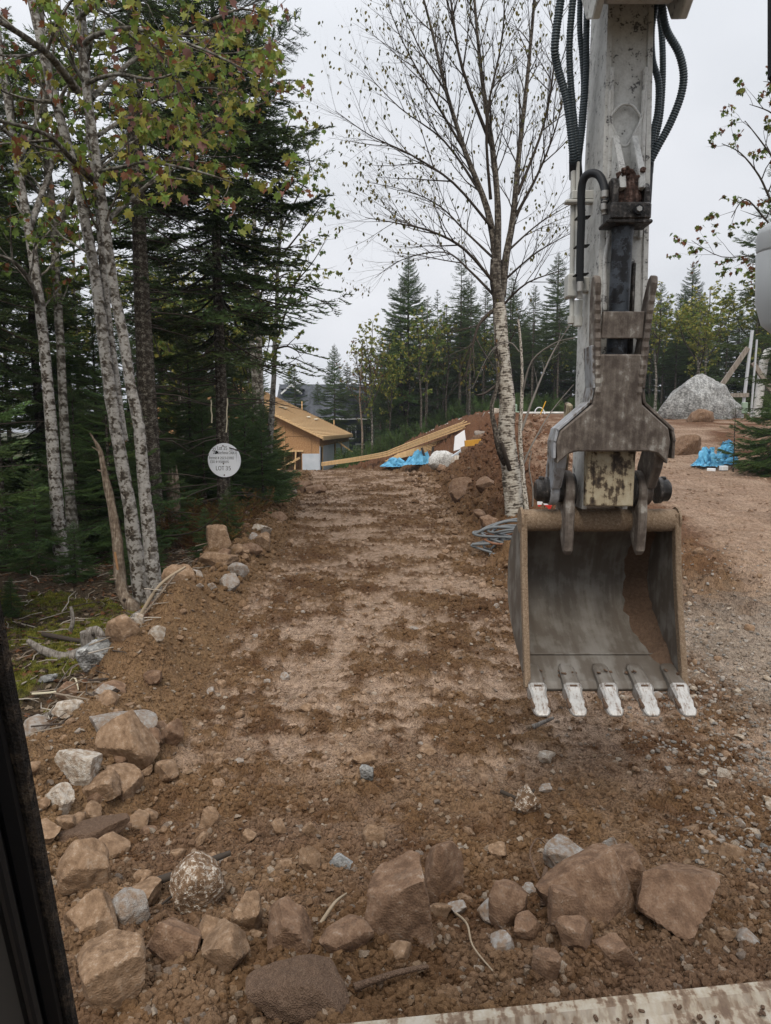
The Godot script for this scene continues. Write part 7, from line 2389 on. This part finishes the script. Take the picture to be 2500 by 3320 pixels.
func rock_list() -> Array:
	# [label, x, z, width, height, depth, roundness, material, tilt]
	return [
		["big squared brown rock with a pale scratch, centre foreground by the blade", 0.04, -2.5, 0.3, 0.3, 0.28, 0.1, M.rock_brown, 0.1],
		["peaked brown rock just behind and right of the big squared rock", 0.23, -2.87, 0.2, 0.26, 0.2, 0.0, M.rock_brown, 0.3],
		["round cobble with white flecks at the left of the foreground", -0.77, -2.8, 0.23, 0.22, 0.22, 0.9, M.rock_flecked, 0.2],
		["rounded brown rock against the cab frame above the blocky one", -1.28, -2.92, 0.24, 0.22, 0.24, 0.55, M.rock_dusty, 0.2],
		["blocky tan rock against the cab frame below the rounded brown rock", -1.08, -2.52, 0.22, 0.18, 0.2, 0.1, M.rock_dusty, 0.1],
		["grey-tan upright rock right of the blocky tan rock", -0.98, -2.6, 0.15, 0.16, 0.15, 0.1, M.rock_grey, 0.4],
		["largest rock in the bottom left corner beside the cab frame", -0.87, -2.14, 0.24, 0.18, 0.24, 0.2, M.rock_dusty, 0.2],
		["wedge-shaped tan rock tilted up in the lower left foreground", -0.54, -2.3, 0.16, 0.15, 0.2, 0.05, M.rock_dusty, 0.7],
		["dusty angular chunk left of the loaf-shaped rock", -0.34, -2.42, 0.17, 0.16, 0.16, 0.0, M.rock_brown, 0.5],
		["smooth loaf-shaped rock at the left foot of the big squared rock", -0.14, -2.36, 0.19, 0.1, 0.13, 0.7, M.rock_brown, 0.1],
		["broad soil-covered rock nearest the blade, left of centre", -0.26, -2.12, 0.34, 0.15, 0.24, 0.4, M.soil_cake, 0.1],
		["rounded brown rock between the central rock and the large slab", 0.46, -2.58, 0.15, 0.16, 0.15, 0.6, M.rock_brown, 0.3],
		["small dark glossy-edged rock under the rounded brown rock", 0.51, -2.46, 0.12, 0.08, 0.1, 0.4, M.rock_brown, 0.1],
		["large cracked slab rock right of centre in the foreground", 0.76, -2.6, 0.38, 0.26, 0.26, 0.25, M.rock_brown, 0.25],
		["small brown rock leaning on the front of the large cracked slab", 0.64, -2.45, 0.13, 0.14, 0.1, 0.1, M.rock_brown, 0.2],
		["speckled rock with a white chip behind the large cracked slab", 0.83, -3.22, 0.22, 0.15, 0.18, 0.2, M.rock_grey, 0.2],
		["upright grey stone right of the white-chipped rock", 1.06, -3.2, 0.11, 0.17, 0.1, 0.1, M.rock_grey, 0.3],
		["long purple-brown slab tilted between the two large slabs", 1.02, -2.85, 0.16, 0.2, 0.26, 0.05, M.rock_brown, 0.6],
		["big flat-topped angular slab at the right of the foreground", 1.1, -2.55, 0.36, 0.24, 0.3, 0.0, M.rock_brown, 0.35],
		["three-cornered rock below the large cracked slab, left one", 0.66, -2.36, 0.14, 0.1, 0.12, 0.1, M.rock_brown, 0.2],
		["low ridge-backed rock below the large cracked slab, right one", 0.79, -2.33, 0.17, 0.11, 0.12, 0.0, M.rock_brown, 0.5],
		["small knobby rock close to the blade edge, right of centre", 0.54, -2.25, 0.1, 0.09, 0.09, 0.2, M.rock_brown, 0.2],
		["ribbed tan rock behind the peaked rock, left of the blue-grey stone", -0.35, -3.18, 0.11, 0.14, 0.11, 0.1, M.rock_dusty, 0.3],
		["flat blue-grey stone lying left of the peaked rock", -0.21, -3.25, 0.11, 0.06, 0.08, 0.2, M.granite, 0.4],
		["brown knuckle-shaped rock between the flecked cobble and the ribbed rock", -0.62, -2.4, 0.14, 0.12, 0.12, 0.3, M.rock_dusty, 0.4],
		["half-buried reddish rock below the flecked cobble", -0.72, -2.35, 0.18, 0.14, 0.14, 0.2, M.rock_brown, 0.2],
		["long upright brown rock beside the half-buried reddish rock", -0.52, -2.55, 0.12, 0.15, 0.12, 0.15, M.rock_dusty, 0.2],
		["tan pebble-sized rock with a sharp crest left of centre", -0.06, -3.54, 0.13, 0.11, 0.12, 0.2, M.rock_dusty, 0.4],
		["grey-tan rock left of the sharp-crested one", -0.57, -3.71, 0.1, 0.08, 0.09, 0.1, M.rock_dusty, 0.2],
		["small triangular stone beside the grey-tan rock", -0.4, -3.64, 0.08, 0.08, 0.08, 0.0, M.rock_dusty, 0.5],
		["upright pair-like stone at the left of the mid foreground", -0.95, -3.72, 0.1, 0.12, 0.09, 0.1, M.rock_dusty, 0.4],
		["blue-grey angular stone with a white top edge in the middle distance", -0.11, -4.25, 0.1, 0.12, 0.1, 0.0, M.granite, 0.3],
		["flat tan stone just behind the blue-grey angular stone", -0.14, -4.52, 0.17, 0.1, 0.12, 0.1, M.rock_dusty, 0.15],
		["flat dusty stone in the drive left of the bucket teeth", 0.28, -4.7, 0.14, 0.07, 0.12, 0.2, M.rock_dusty, 0.1],
		["pointed rock with a white patch standing in soil below the bucket", 0.79, -3.86, 0.15, 0.19, 0.14, 0.0, M.rock_flecked, 0.8],
		["pale pink stone near the right edge below the gravel", 2.1, -4.32, 0.1, 0.07, 0.08, 0.2, M.rock_pale, 0.1],
		["light stone directly below the second bucket tooth", 1.05, -4.55, 0.12, 0.08, 0.1, 0.2, M.rock_pale, 0.1],
		["long grey-topped slab crowning the rock heap at left", -1.75, -4.68, 0.46, 0.17, 0.3, 0.15, M.rock_grey, 0.2],
		["big tan block below the grey-topped slab in the left heap", -1.6, -4.32, 0.36, 0.3, 0.28, 0.15, M.rock_dusty, 0.3],
		["dark jagged rock at the right end of the left heap", -1.42, -4.66, 0.15, 0.2, 0.14, 0.0, M.rock_brown, 0.5],
		["squat brown rock between block and jagged rock in the left heap", -1.53, -4.5, 0.2, 0.2, 0.18, 0.1, M.rock_brown, 0.2],
		["large white angular rock at the left edge of the heap", -1.74, -3.95, 0.27, 0.19, 0.22, 0.0, M.rock_pale, 0.35],
		["round-cornered brown rock right of the large white rock", -1.52, -4.02, 0.22, 0.22, 0.2, 0.25, M.rock_dusty, 0.3],
		["brown rock tucked in front of the large white rock", -1.58, -3.86, 0.2, 0.14, 0.17, 0.1, M.rock_dusty, 0.4],
		["second white rock, smaller and sharper, below the large white rock", -1.7, -3.62, 0.16, 0.15, 0.12, 0.0, M.rock_pale, 0.5],
		["earth-crusted slab sloping down below the second white rock", -1.5, -3.5, 0.4, 0.13, 0.2, 0.1, M.soil_cake, 0.35],
		["small brown stone leaning on the second white rock", -1.62, -3.5, 0.1, 0.09, 0.09, 0.2, M.rock_dusty, 0.2],
		["tan split rock with a flat face at the far end of the berm", -2.5, -10.8, 0.5, 0.36, 0.4, 0.0, M.rock_dusty, 0.35],
		["long flat tan rock on the berm in front of the split rock", -2.35, -10.2, 0.56, 0.2, 0.4, 0.2, M.rock_dusty, 0.1],
		["brown rock on the outer side of the berm near the maple clump", -2.45, -8.6, 0.4, 0.26, 0.34, 0.2, M.rock_dusty, 0.3],
		["grey cracked rock at the inner edge of the berm", -2.0, -9.2, 0.28, 0.24, 0.26, 0.4, M.rock_grey, 0.2],
		["grey-brown rock beyond the cracked rock along the berm", -2.05, -10.0, 0.3, 0.2, 0.24, 0.3, M.rock_grey, 0.2],
		["upright block on the berm right of the split rock", -2.08, -12.3, 0.3, 0.32, 0.26, 0.1, M.rock_dusty, 0.2],
		["tilted slab on the berm in front of the upright block", -2.2, -11.6, 0.46, 0.24, 0.3, 0.0, M.rock_brown, 0.5],
		["flat pale rock farther along the berm", -2.4, -13.9, 0.46, 0.2, 0.3, 0.2, M.rock_pale, 0.2],
		["low brown rock behind the flat pale berm rock", -2.45, -16.5, 0.46, 0.26, 0.36, 0.2, M.rock_brown, 0.2],
		["dark pointed clod standing at the far left end of the drive", -2.8, -24.5, 0.6, 0.6, 0.5, 0.0, M.rock_brown, 0.5],
		["dark low clod right of the pointed clod at the drive's far end", -2.3, -24.2, 0.7, 0.35, 0.5, 0.1, M.rock_brown, 0.2],
		["earth-brown round rock in a hollow at the edge of the moss", -2.25, -6.1, 0.3, 0.24, 0.26, 0.5, M.rock_dusty, 0.2],
		["small white sliver of rock behind the earth-brown round rock", -2.17, -6.3, 0.1, 0.15, 0.07, 0.0, M.rock_pale, 0.3],
		["second white sliver of rock lying right of the first", -1.98, -6.15, 0.14, 0.16, 0.07, 0.0, M.rock_pale, 0.9],
		["grey-blue rock face beside the grey root stump", -2.45, -6.0, 0.3, 0.24, 0.22, 0.0, M.granite, 0.2],
		["thin grey flake on the litter left of the root stump", -3.15, -6.6, 0.18, 0.06, 0.12, 0.0, M.granite, 0.1],
		["brown block on the litter below the root stump", -2.6, -5.8, 0.22, 0.14, 0.18, 0.0, M.rock_brown, 0.3],
		["pale rock at the outer foot of the berm beside the cab frame", -2.25, -5.0, 0.2, 0.14, 0.16, 0.1, M.rock_pale, 0.2],
		["long pale flake in the berm slope below the brown litter block", -2.1, -5.25, 0.24, 0.1, 0.14, 0.0, M.rock_grey, 0.5],
		["huge lichen-grey boulder on the rise at the right", 13.05, -31.0, 3.3, 2.5, 2.6, 0.5, M.granite, 0.1],
		["smaller shoulder of grey boulder leaning on the right of the huge one", 14.3, -31.2, 1.5, 1.5, 1.4, 0.3, M.granite, 0.2],
		["smooth brown rock in front of the huge grey boulder", 12.4, -28.9, 1.2, 0.68, 0.8, 0.7, M.rock_brown, 0.2],
		["broken reddish-brown rock on the slope below the huge boulder", 8.75, -21.4, 0.95, 0.75, 0.7, 0.05, M.rock_brown, 0.5],
		["low brown rock left of the broken reddish rock", 8.1, -21.2, 0.85, 0.3, 0.5, 0.2, M.rock_brown, 0.1],
		["pale round granite boulder by the lumber", 2.75, -34.3, 1.45, 0.95, 1.1, 0.7, M.granite_clean, 0.2],
		["white-grey rock below the tipped white board", 3.2, -33.0, 0.6, 0.4, 0.5, 0.2, M.rock_pale, 0.2],
		["tan rock right of the white-grey rock below the white board", 3.6, -32.4, 0.7, 0.38, 0.5, 0.1, M.rock_dusty, 0.2],
		["dark brown rock at the right end of the rocks below the white board", 3.95, -31.5, 0.6, 0.36, 0.5, 0.1, M.rock_brown, 0.2],
		["grey rock perched behind the tipped white board", 4.5, -34.6, 0.7, 0.42, 0.5, 0.3, M.rock_grey, 0.2],
		["dark reddish rock set in the spoil bank left of the birch", 2.6, -18.4, 0.7, 0.42, 0.5, 0.1, M.rock_brown, 0.4],
		["lumpy brown clod on the spoil bank nearer the drive", 2.15, -20.5, 0.6, 0.45, 0.5, 0.1, M.rock_brown, 0.5],
		["slab-like clod standing in the spoil bank behind the lumpy one", 2.3, -22.3, 0.9, 0.55, 0.4, 0.0, M.rock_brown, 0.7],
		["brown rock in the bank at the foot of the birch", 1.95, -13.6, 0.35, 0.28, 0.3, 0.1, M.rock_brown, 0.3],
		["white stone lying among small rocks at the head of the slope", 6.0, -40.0, 0.7, 0.5, 0.6, 0.2, M.rock_pale, 0.2],
		["grey stone left of the white stone at the head of the slope", 5.4, -39.0, 0.6, 0.4, 0.5, 0.2, M.rock_grey, 0.2],
		["brownish cobble on the gravel right of the bucket", 2.35, -6.3, 0.16, 0.12, 0.13, 0.5, M.rock_dusty, 0.2],
	]

func build_rocks() -> void:
	var list := rock_list()
	var r := RandomNumberGenerator.new()
	r.seed = 99
	for k in list.size():
		var q: Array = list[k]
		var big: bool = q[3] > 0.2 and q[2] > -6.0 or q[3] > 2.0
		var m := rock_mesh(500 + k * 3, 4 if big else 3, Vector3(q[3], q[4] * 1.15, q[5]), q[6], 10, 0.022)
		var b := Basis(Vector3.UP, r.randf() * 0.8 - 0.4) * Basis(Vector3(0, 0, 1), q[8] * (0.5 if r.randf() < 0.5 else -0.5))
		var y := hgt(q[1], q[2])
		tag(put("boulder" if q[3] > 1.0 else "rock", m, q[7], self, Transform3D(b, Vector3(q[1], y + q[4] * 0.2, q[2]))), q[0], "boulder" if q[3] > 1.0 else "rock")
	scatter()

func scatter() -> void:
	var r := RandomNumberGenerator.new()
	r.seed = 2024
	var meshes := []
	for k in 10:
		meshes.push_back(rock_mesh(900 + k, 2, Vector3(1.1, r.randf_range(0.55, 0.8), r.randf_range(0.75, 1.0)), r.randf_range(0.0, 0.5), 10, 0.06))
	# stones one can pick out: things of their own
	var kinds := [["stone", "small dusty brown stone lying loose on the graded soil", M.stone_dusty, "brown stones strewn over the drive", 135], ["stone", "small grey stone lying loose on the graded soil", M.stone_grey, "grey stones strewn over the drive", 36], ["stone", "small whitish stone lying on the gravelly right side", M.stone_pale, "whitish stones on the gravel", 40]]
	for q in kinds:
		var n := 0
		while n < q[4]:
			var d := 2.3 + 9.0 * pow(r.randf(), 1.5)
			var x := r.randf_range(-1.0, 1.0) * (0.5 * d + 0.2)
			if q[3] == "whitish stones on the gravel":
				d = r.randf_range(3.4, 8.5)
				x = r.randf_range(1.9, 0.53 * d + 0.3)
				if x < 1.9:
					continue
			if x < lut(EDGE_L, d) - 0.7 or (d < 2.25 + 0.13 * x):
				continue
			var s := r.randf_range(0.035, 0.075) * (0.8 + 0.06 * d) * (1.5 if d < 4.0 and r.randf() < 0.5 else 1.0) * (1.35 if r.randf() < 0.15 else 1.0)
			var b := Basis.from_euler(Vector3(r.randf_range(-0.5, 0.5), r.randf() * TAU, r.randf_range(-0.5, 0.5))).scaled(Vector3.ONE * s)
			var o: MeshInstance3D = put(q[0], meshes[r.randi() % 10], q[2], self, Transform3D(b, Vector3(x, hgt(x, -d) + s * 0.12, -d)))
			tag(o, q[1], "stone", q[3])
			n += 1
	# stones along the berm
	for k in 40:
		var d := r.randf_range(4.5, 27.0)
		var x := lut(EDGE_L, d) - r.randf_range(-0.1, 1.0)
		var s := r.randf_range(0.08, 0.22) * (1.0 + 0.03 * d)
		var b := Basis.from_euler(Vector3(r.randf_range(-0.6, 0.6), r.randf() * TAU, r.randf_range(-0.6, 0.6))).scaled(Vector3.ONE * s)
		tag(put("stone", meshes[r.randi() % 10], [M.stone_dusty, M.stone_brown, M.stone_grey][r.randi() % 3], self, Transform3D(b, Vector3(x, hgt(x, -d) + s * 0.15, -d))), "earthy stone lying in the berm along the left edge of the drive", "stone", "stones in the berm")
	for k in 24:
		var d := r.randf_range(10.0, 34.0)
		var x := lut(EDGE_R, d) + r.randf_range(0.0, 1.0) * (0.8 + lut(RISE, d))
		var s := r.randf_range(0.1, 0.3) * (0.8 + 0.02 * d)
		var b := Basis.from_euler(Vector3(r.randf_range(-0.6, 0.6), r.randf() * TAU, r.randf_range(-0.6, 0.6))).scaled(Vector3.ONE * s)
		tag(put("stone", meshes[r.randi() % 10], M.stone_brown, self, Transform3D(b, Vector3(x, hgt(x, -d) + s * 0.15, -d))), "earthy stone lying in the spoil bank right of the drive", "stone", "stones in the spoil bank")
	for k in 26:
		var d := r.randf_range(3.2, 4.9)
		var x := r.randf_range(-1.95, -1.25)
		var s := r.randf_range(0.07, 0.19)
		var b := Basis.from_euler(Vector3(r.randf_range(-0.6, 0.6), r.randf() * TAU, r.randf_range(-0.6, 0.6))).scaled(Vector3.ONE * s)
		tag(put("stone", meshes[r.randi() % 10], M.stone_dusty if k % 4 else M.stone_brown, self, Transform3D(b, Vector3(x, hgt(x, -d) + s * 0.1, -d))), "tan stone wedged between the big rocks of the heap at left", "stone", "stones in the rock heap")
	# clods and crumbs: far too many to count
	var cl := []
	for k in 6:
		cl.push_back(rock_mesh(1300 + k, 1 if k < 3 else 2, Vector3(1.0, 0.75, 0.9), 0.5, 6, 0.16))
	var spots := []
	var cols := []
	for k in 6:
		spots.push_back([])
		cols.push_back([])
	var tries := 0
	var made := 0
	while made < 105000 and tries < 700000:
		tries += 1
		var d := 1.95 + 26.0 * pow(r.randf(), 2.9)
		var x := r.randf_range(-1.0, 1.0) * minf(0.54 * d + 0.3, 9.0)
		var l := loose(x, -d)
		if r.randf() > 0.1 + 0.9 * l * l:
			continue
		var el := lut(EDGE_L, d)
		if lane_at(x, d) > r.randf_range(0.2, 1.4):
			continue
		if x < el - 1.0 or d < 1.98 + 0.126 * x:
			continue
		var patch := n1.get_noise_2d(x * 2.6, d * 2.6)
		if r.randf() > 0.55 + 1.1 * patch:
			continue
		var s := 0.006 + 0.03 * pow(r.randf(), 5.0)
		s *= 0.8 + 0.1 * d
		var b := Basis.from_euler(Vector3(r.randf() * TAU, r.randf() * TAU, r.randf() * TAU)).scaled(Vector3.ONE * s)
		var i := r.randi() % 6
		spots[i].push_back(Transform3D(b, Vector3(x, hgt(x, -d) + s * 0.12, -d)))
		var t := r.randf_range(0.82, 1.15)
		var c := tint_at(x, -d)
		if r.randf() < 0.05:
			c = c.lerp(Color(0.4, 0.33, 0.26), 0.6)
		cols[i].push_back(Color(c.r * t, c.g * t, c.b * t))
		made += 1
	for k in 5200:
		var d := 8.5 + 27.0 * pow(r.randf(), 1.3)
		var x := lut(EDGE_R, d) + (lut(RISE, d) + 1.6) * r.randf_range(-0.25, 1.0)
		if k % 4 == 0:
			x = lut(EDGE_L, d) - r.randf_range(-0.3, 0.9)
		if lane_at(x, d) > 0.25:
			continue
		var s := (0.03 + 0.11 * pow(r.randf(), 3.0)) * (0.7 + 0.03 * d)
		var i := r.randi() % 6
		spots[i].push_back(Transform3D(Basis.from_euler(Vector3(r.randf() * TAU, r.randf() * TAU, r.randf() * TAU)).scaled(Vector3.ONE * s), Vector3(x, hgt(x, -d) + s * 0.15, -d)))
		cols[i].push_back(tint_at(x, -d) * r.randf_range(0.72, 1.1))
	for k in 6:
		many("soil_clods", cl[k], M.clod, spots[k], cols[k])
	# pebbles in the soil
	var ps := []
	var pc := []
	for k in 3800:
		var d := 1.98 + 9.0 * pow(r.randf(), 1.7)
		var x := r.randf_range(-1.0, 1.0) * (0.54 * d + 0.2)
		if x < lut(EDGE_L, d) - 0.8 or d < 2.05 + 0.126 * x:
			continue
		var s := (0.012 + 0.026 * pow(r.randf(), 2.0)) * (0.85 + 0.06 * d)
		ps.push_back(Transform3D(Basis.from_euler(Vector3(r.randf_range(-0.6, 0.6), r.randf() * TAU, r.randf_range(-0.6, 0.6))).scaled(Vector3.ONE * s), Vector3(x, hgt(x, -d) + s * 0.12, -d)))
		pc.push_back(tint_at(x, -d).lerp([Color(0.3, 0.22, 0.15), Color(0.22, 0.19, 0.165), Color(0.42, 0.37, 0.31)][r.randi() % 3], r.randf_range(0.3, 0.9)))
	many("pebbles", meshes[5], M.clod, ps, pc)
	# gravel at the right
	var gs := []
	var gc := []
	for k in 9000:
		var d := 3.0 + 8.0 * pow(r.randf(), 1.2)
		var x := r.randf_range(1.5, 0.56 * d + 0.5)
		if x < 1.5 or r.randf() > smoothstep(1.4, 2.6, x + 0.6 * n1.get_noise_2d(x, d)) * (1.0 - 0.8 * lane_at(x, d)):
			continue
		var s := (0.008 + 0.03 * pow(r.randf(), 2.5)) * (0.9 + 0.05 * d)
		gs.push_back(Transform3D(Basis.from_euler(Vector3(r.randf_range(-0.4, 0.4), r.randf() * TAU, r.randf_range(-0.4, 0.4))).scaled(Vector3.ONE * s), Vector3(x, hgt(x, -d) + s * 0.15, -d)))
		var t := r.randf_range(0.2, 0.46)
		var w := r.randf_range(0.0, 1.0)
		gc.push_back(Color(t, t * lerpf(0.84, 0.97, w), t * lerpf(0.7, 0.92, w)))
	many("gravel", meshes[2], M.clod, gs, gc)

# ---------------------------------------------------------------- the forest floor
func build_litter() -> void:
	var r := RandomNumberGenerator.new()
	r.seed = 606
	var places := []
	var cols := []
	for k in 9000:
		var d := r.randf_range(4.2, 15.0)
		var x := lut(EDGE_L, d) - 0.75 - 6.0 * pow(r.randf(), 1.3)
		if x < -0.56 * d - 1.0:
			continue
		var b := Basis.from_euler(Vector3(-PI / 2 + r.randf_range(-0.5, 0.5), r.randf() * TAU, r.randf_range(-0.4, 0.4)))
		places.push_back(Transform3D(b.scaled(Vector3.ONE * r.randf_range(0.04, 0.085)), Vector3(x, hgt(x, -d) + 0.015, -d)))
		cols.push_back([Color(0.1, 0.06, 0.035), Color(0.15, 0.1, 0.06), Color(0.06, 0.042, 0.03), Color(0.22, 0.17, 0.12), Color(0.17, 0.075, 0.035)][r.randi() % 5] * r.randf_range(0.7, 1.2))
	many("leaf_litter", leaf_mesh.maple, M.leaf, places, cols)
	# moss cushions
	var tuft := MB.new()
	for k in 26:
		var a := r.randf() * TAU
		var rad := sqrt(r.randf()) * 0.5
		var p := Vector3(cos(a) * rad, 0, sin(a) * rad)
		tuft.leaf(p, Vector3(cos(a * 3.0), 0, sin(a * 3.0)) * 0.07, Vector3(p.x * 0.5 + r.randf_range(-0.15, 0.15), r.randf_range(0.3, 0.6), p.z * 0.5))
	places = []
	cols = []
	for k in 15000:
		var d := r.randf_range(4.8, 9.8)
		var x := lut(EDGE_L, d) - 0.85 - r.randf() * 3.6
		var ms := n1.get_noise_2d(x * 0.8 + 5.0, -d * 0.8) + 0.5 * n2.get_noise_2d(x * 7.0, -d * 7.0) + 0.22 * (1.0 - absf(d - 7.6))
		if ms < r.randf_range(-0.05, 0.3):
			continue
		var s := r.randf_range(0.03, 0.07)
		places.push_back(Transform3D(Basis(Vector3.UP, r.randf() * TAU).scaled(Vector3.ONE * s), Vector3(x, hgt(x, -d) - 0.005, -d)))
		cols.push_back(Color(0.23, 0.205, 0.035).lerp(Color(0.11, 0.135, 0.03), r.randf()) * r.randf_range(0.75, 1.2))
	many("moss", tuft.mesh(), M.moss, places, cols)
	# dry twigs
	var twig := MB.new()
	twig.tube([Vector3(-0.5, 0, 0), Vector3(-0.1, 0.03, 0.04), Vector3(0.2, 0.01, -0.03), Vector3(0.5, 0.02, 0.05)], [0.016, 0.014, 0.011, 0.005], 5, false)
	places = []
	cols = []
	for k in 1100:
		var d := r.randf_range(4.2, 17.0)
		var x := lut(EDGE_L, d) - 0.6 - 5.0 * pow(r.randf(), 1.5)
		var len := r.randf_range(0.12, 0.55)
		places.push_back(Transform3D(Basis.from_euler(Vector3(0, r.randf() * TAU, r.randf_range(-0.15, 0.3))).scaled(Vector3.ONE * len), Vector3(x, hgt(x, -d) + 0.02, -d)))
		cols.push_back([Color(0.06, 0.045, 0.035), Color(0.2, 0.16, 0.12), Color(0.34, 0.3, 0.25)][r.randi() % 3])
	var tw := mat("dry_twig", Color(1, 1, 1), 0.9)
	tw.vertex_color_use_as_albedo = true
	many("dry_twigs", twig.mesh(), tw, places, cols)
	# low brown brush under the sign, undergrowth along the treeline
	places = []
	cols = []
	for k in 1500:
		var d := r.randf_range(44.0, 60.0)
		var x := r.randf_range(-3.0, 34.0)
		if d < 50.5 and x > 2.5:
			d += 6.5
		var s := r.randf_range(0.6, 1.6)
		places.push_back(Transform3D(Basis(Vector3.UP, r.randf() * TAU) * Basis(Vector3(0, 0, 1), r.randf_range(0.4, 1.4)) * Basis.from_scale(Vector3.ONE * s), Vector3(x, hgt(x, -d), -d)))
		cols.push_back(Color(1.0, 1.0, 0.8) * r.randf_range(0.7, 1.3))
	many("undergrowth", boughs["fir"][1], M.needle, places, cols)
	places = []
	cols = []
	for k in 260:
		var x := -3.9 + r.randf_range(-0.9, 1.1)
		var z := -14.3 + r.randf_range(-1.2, 1.4)
		places.push_back(Transform3D(Basis(Vector3.UP, r.randf() * TAU) * Basis(Vector3(0, 0, 1), r.randf_range(0.2, 1.2)) * Basis.from_scale(Vector3.ONE * r.randf_range(0.4, 0.9)), Vector3(x, hgt(x, z), z)))
		cols.push_back(Color(2.2, 0.9, 0.7) * r.randf_range(0.6, 1.2))
	many("dead_brush", boughs["sparse"][0], M.needle, places, cols)
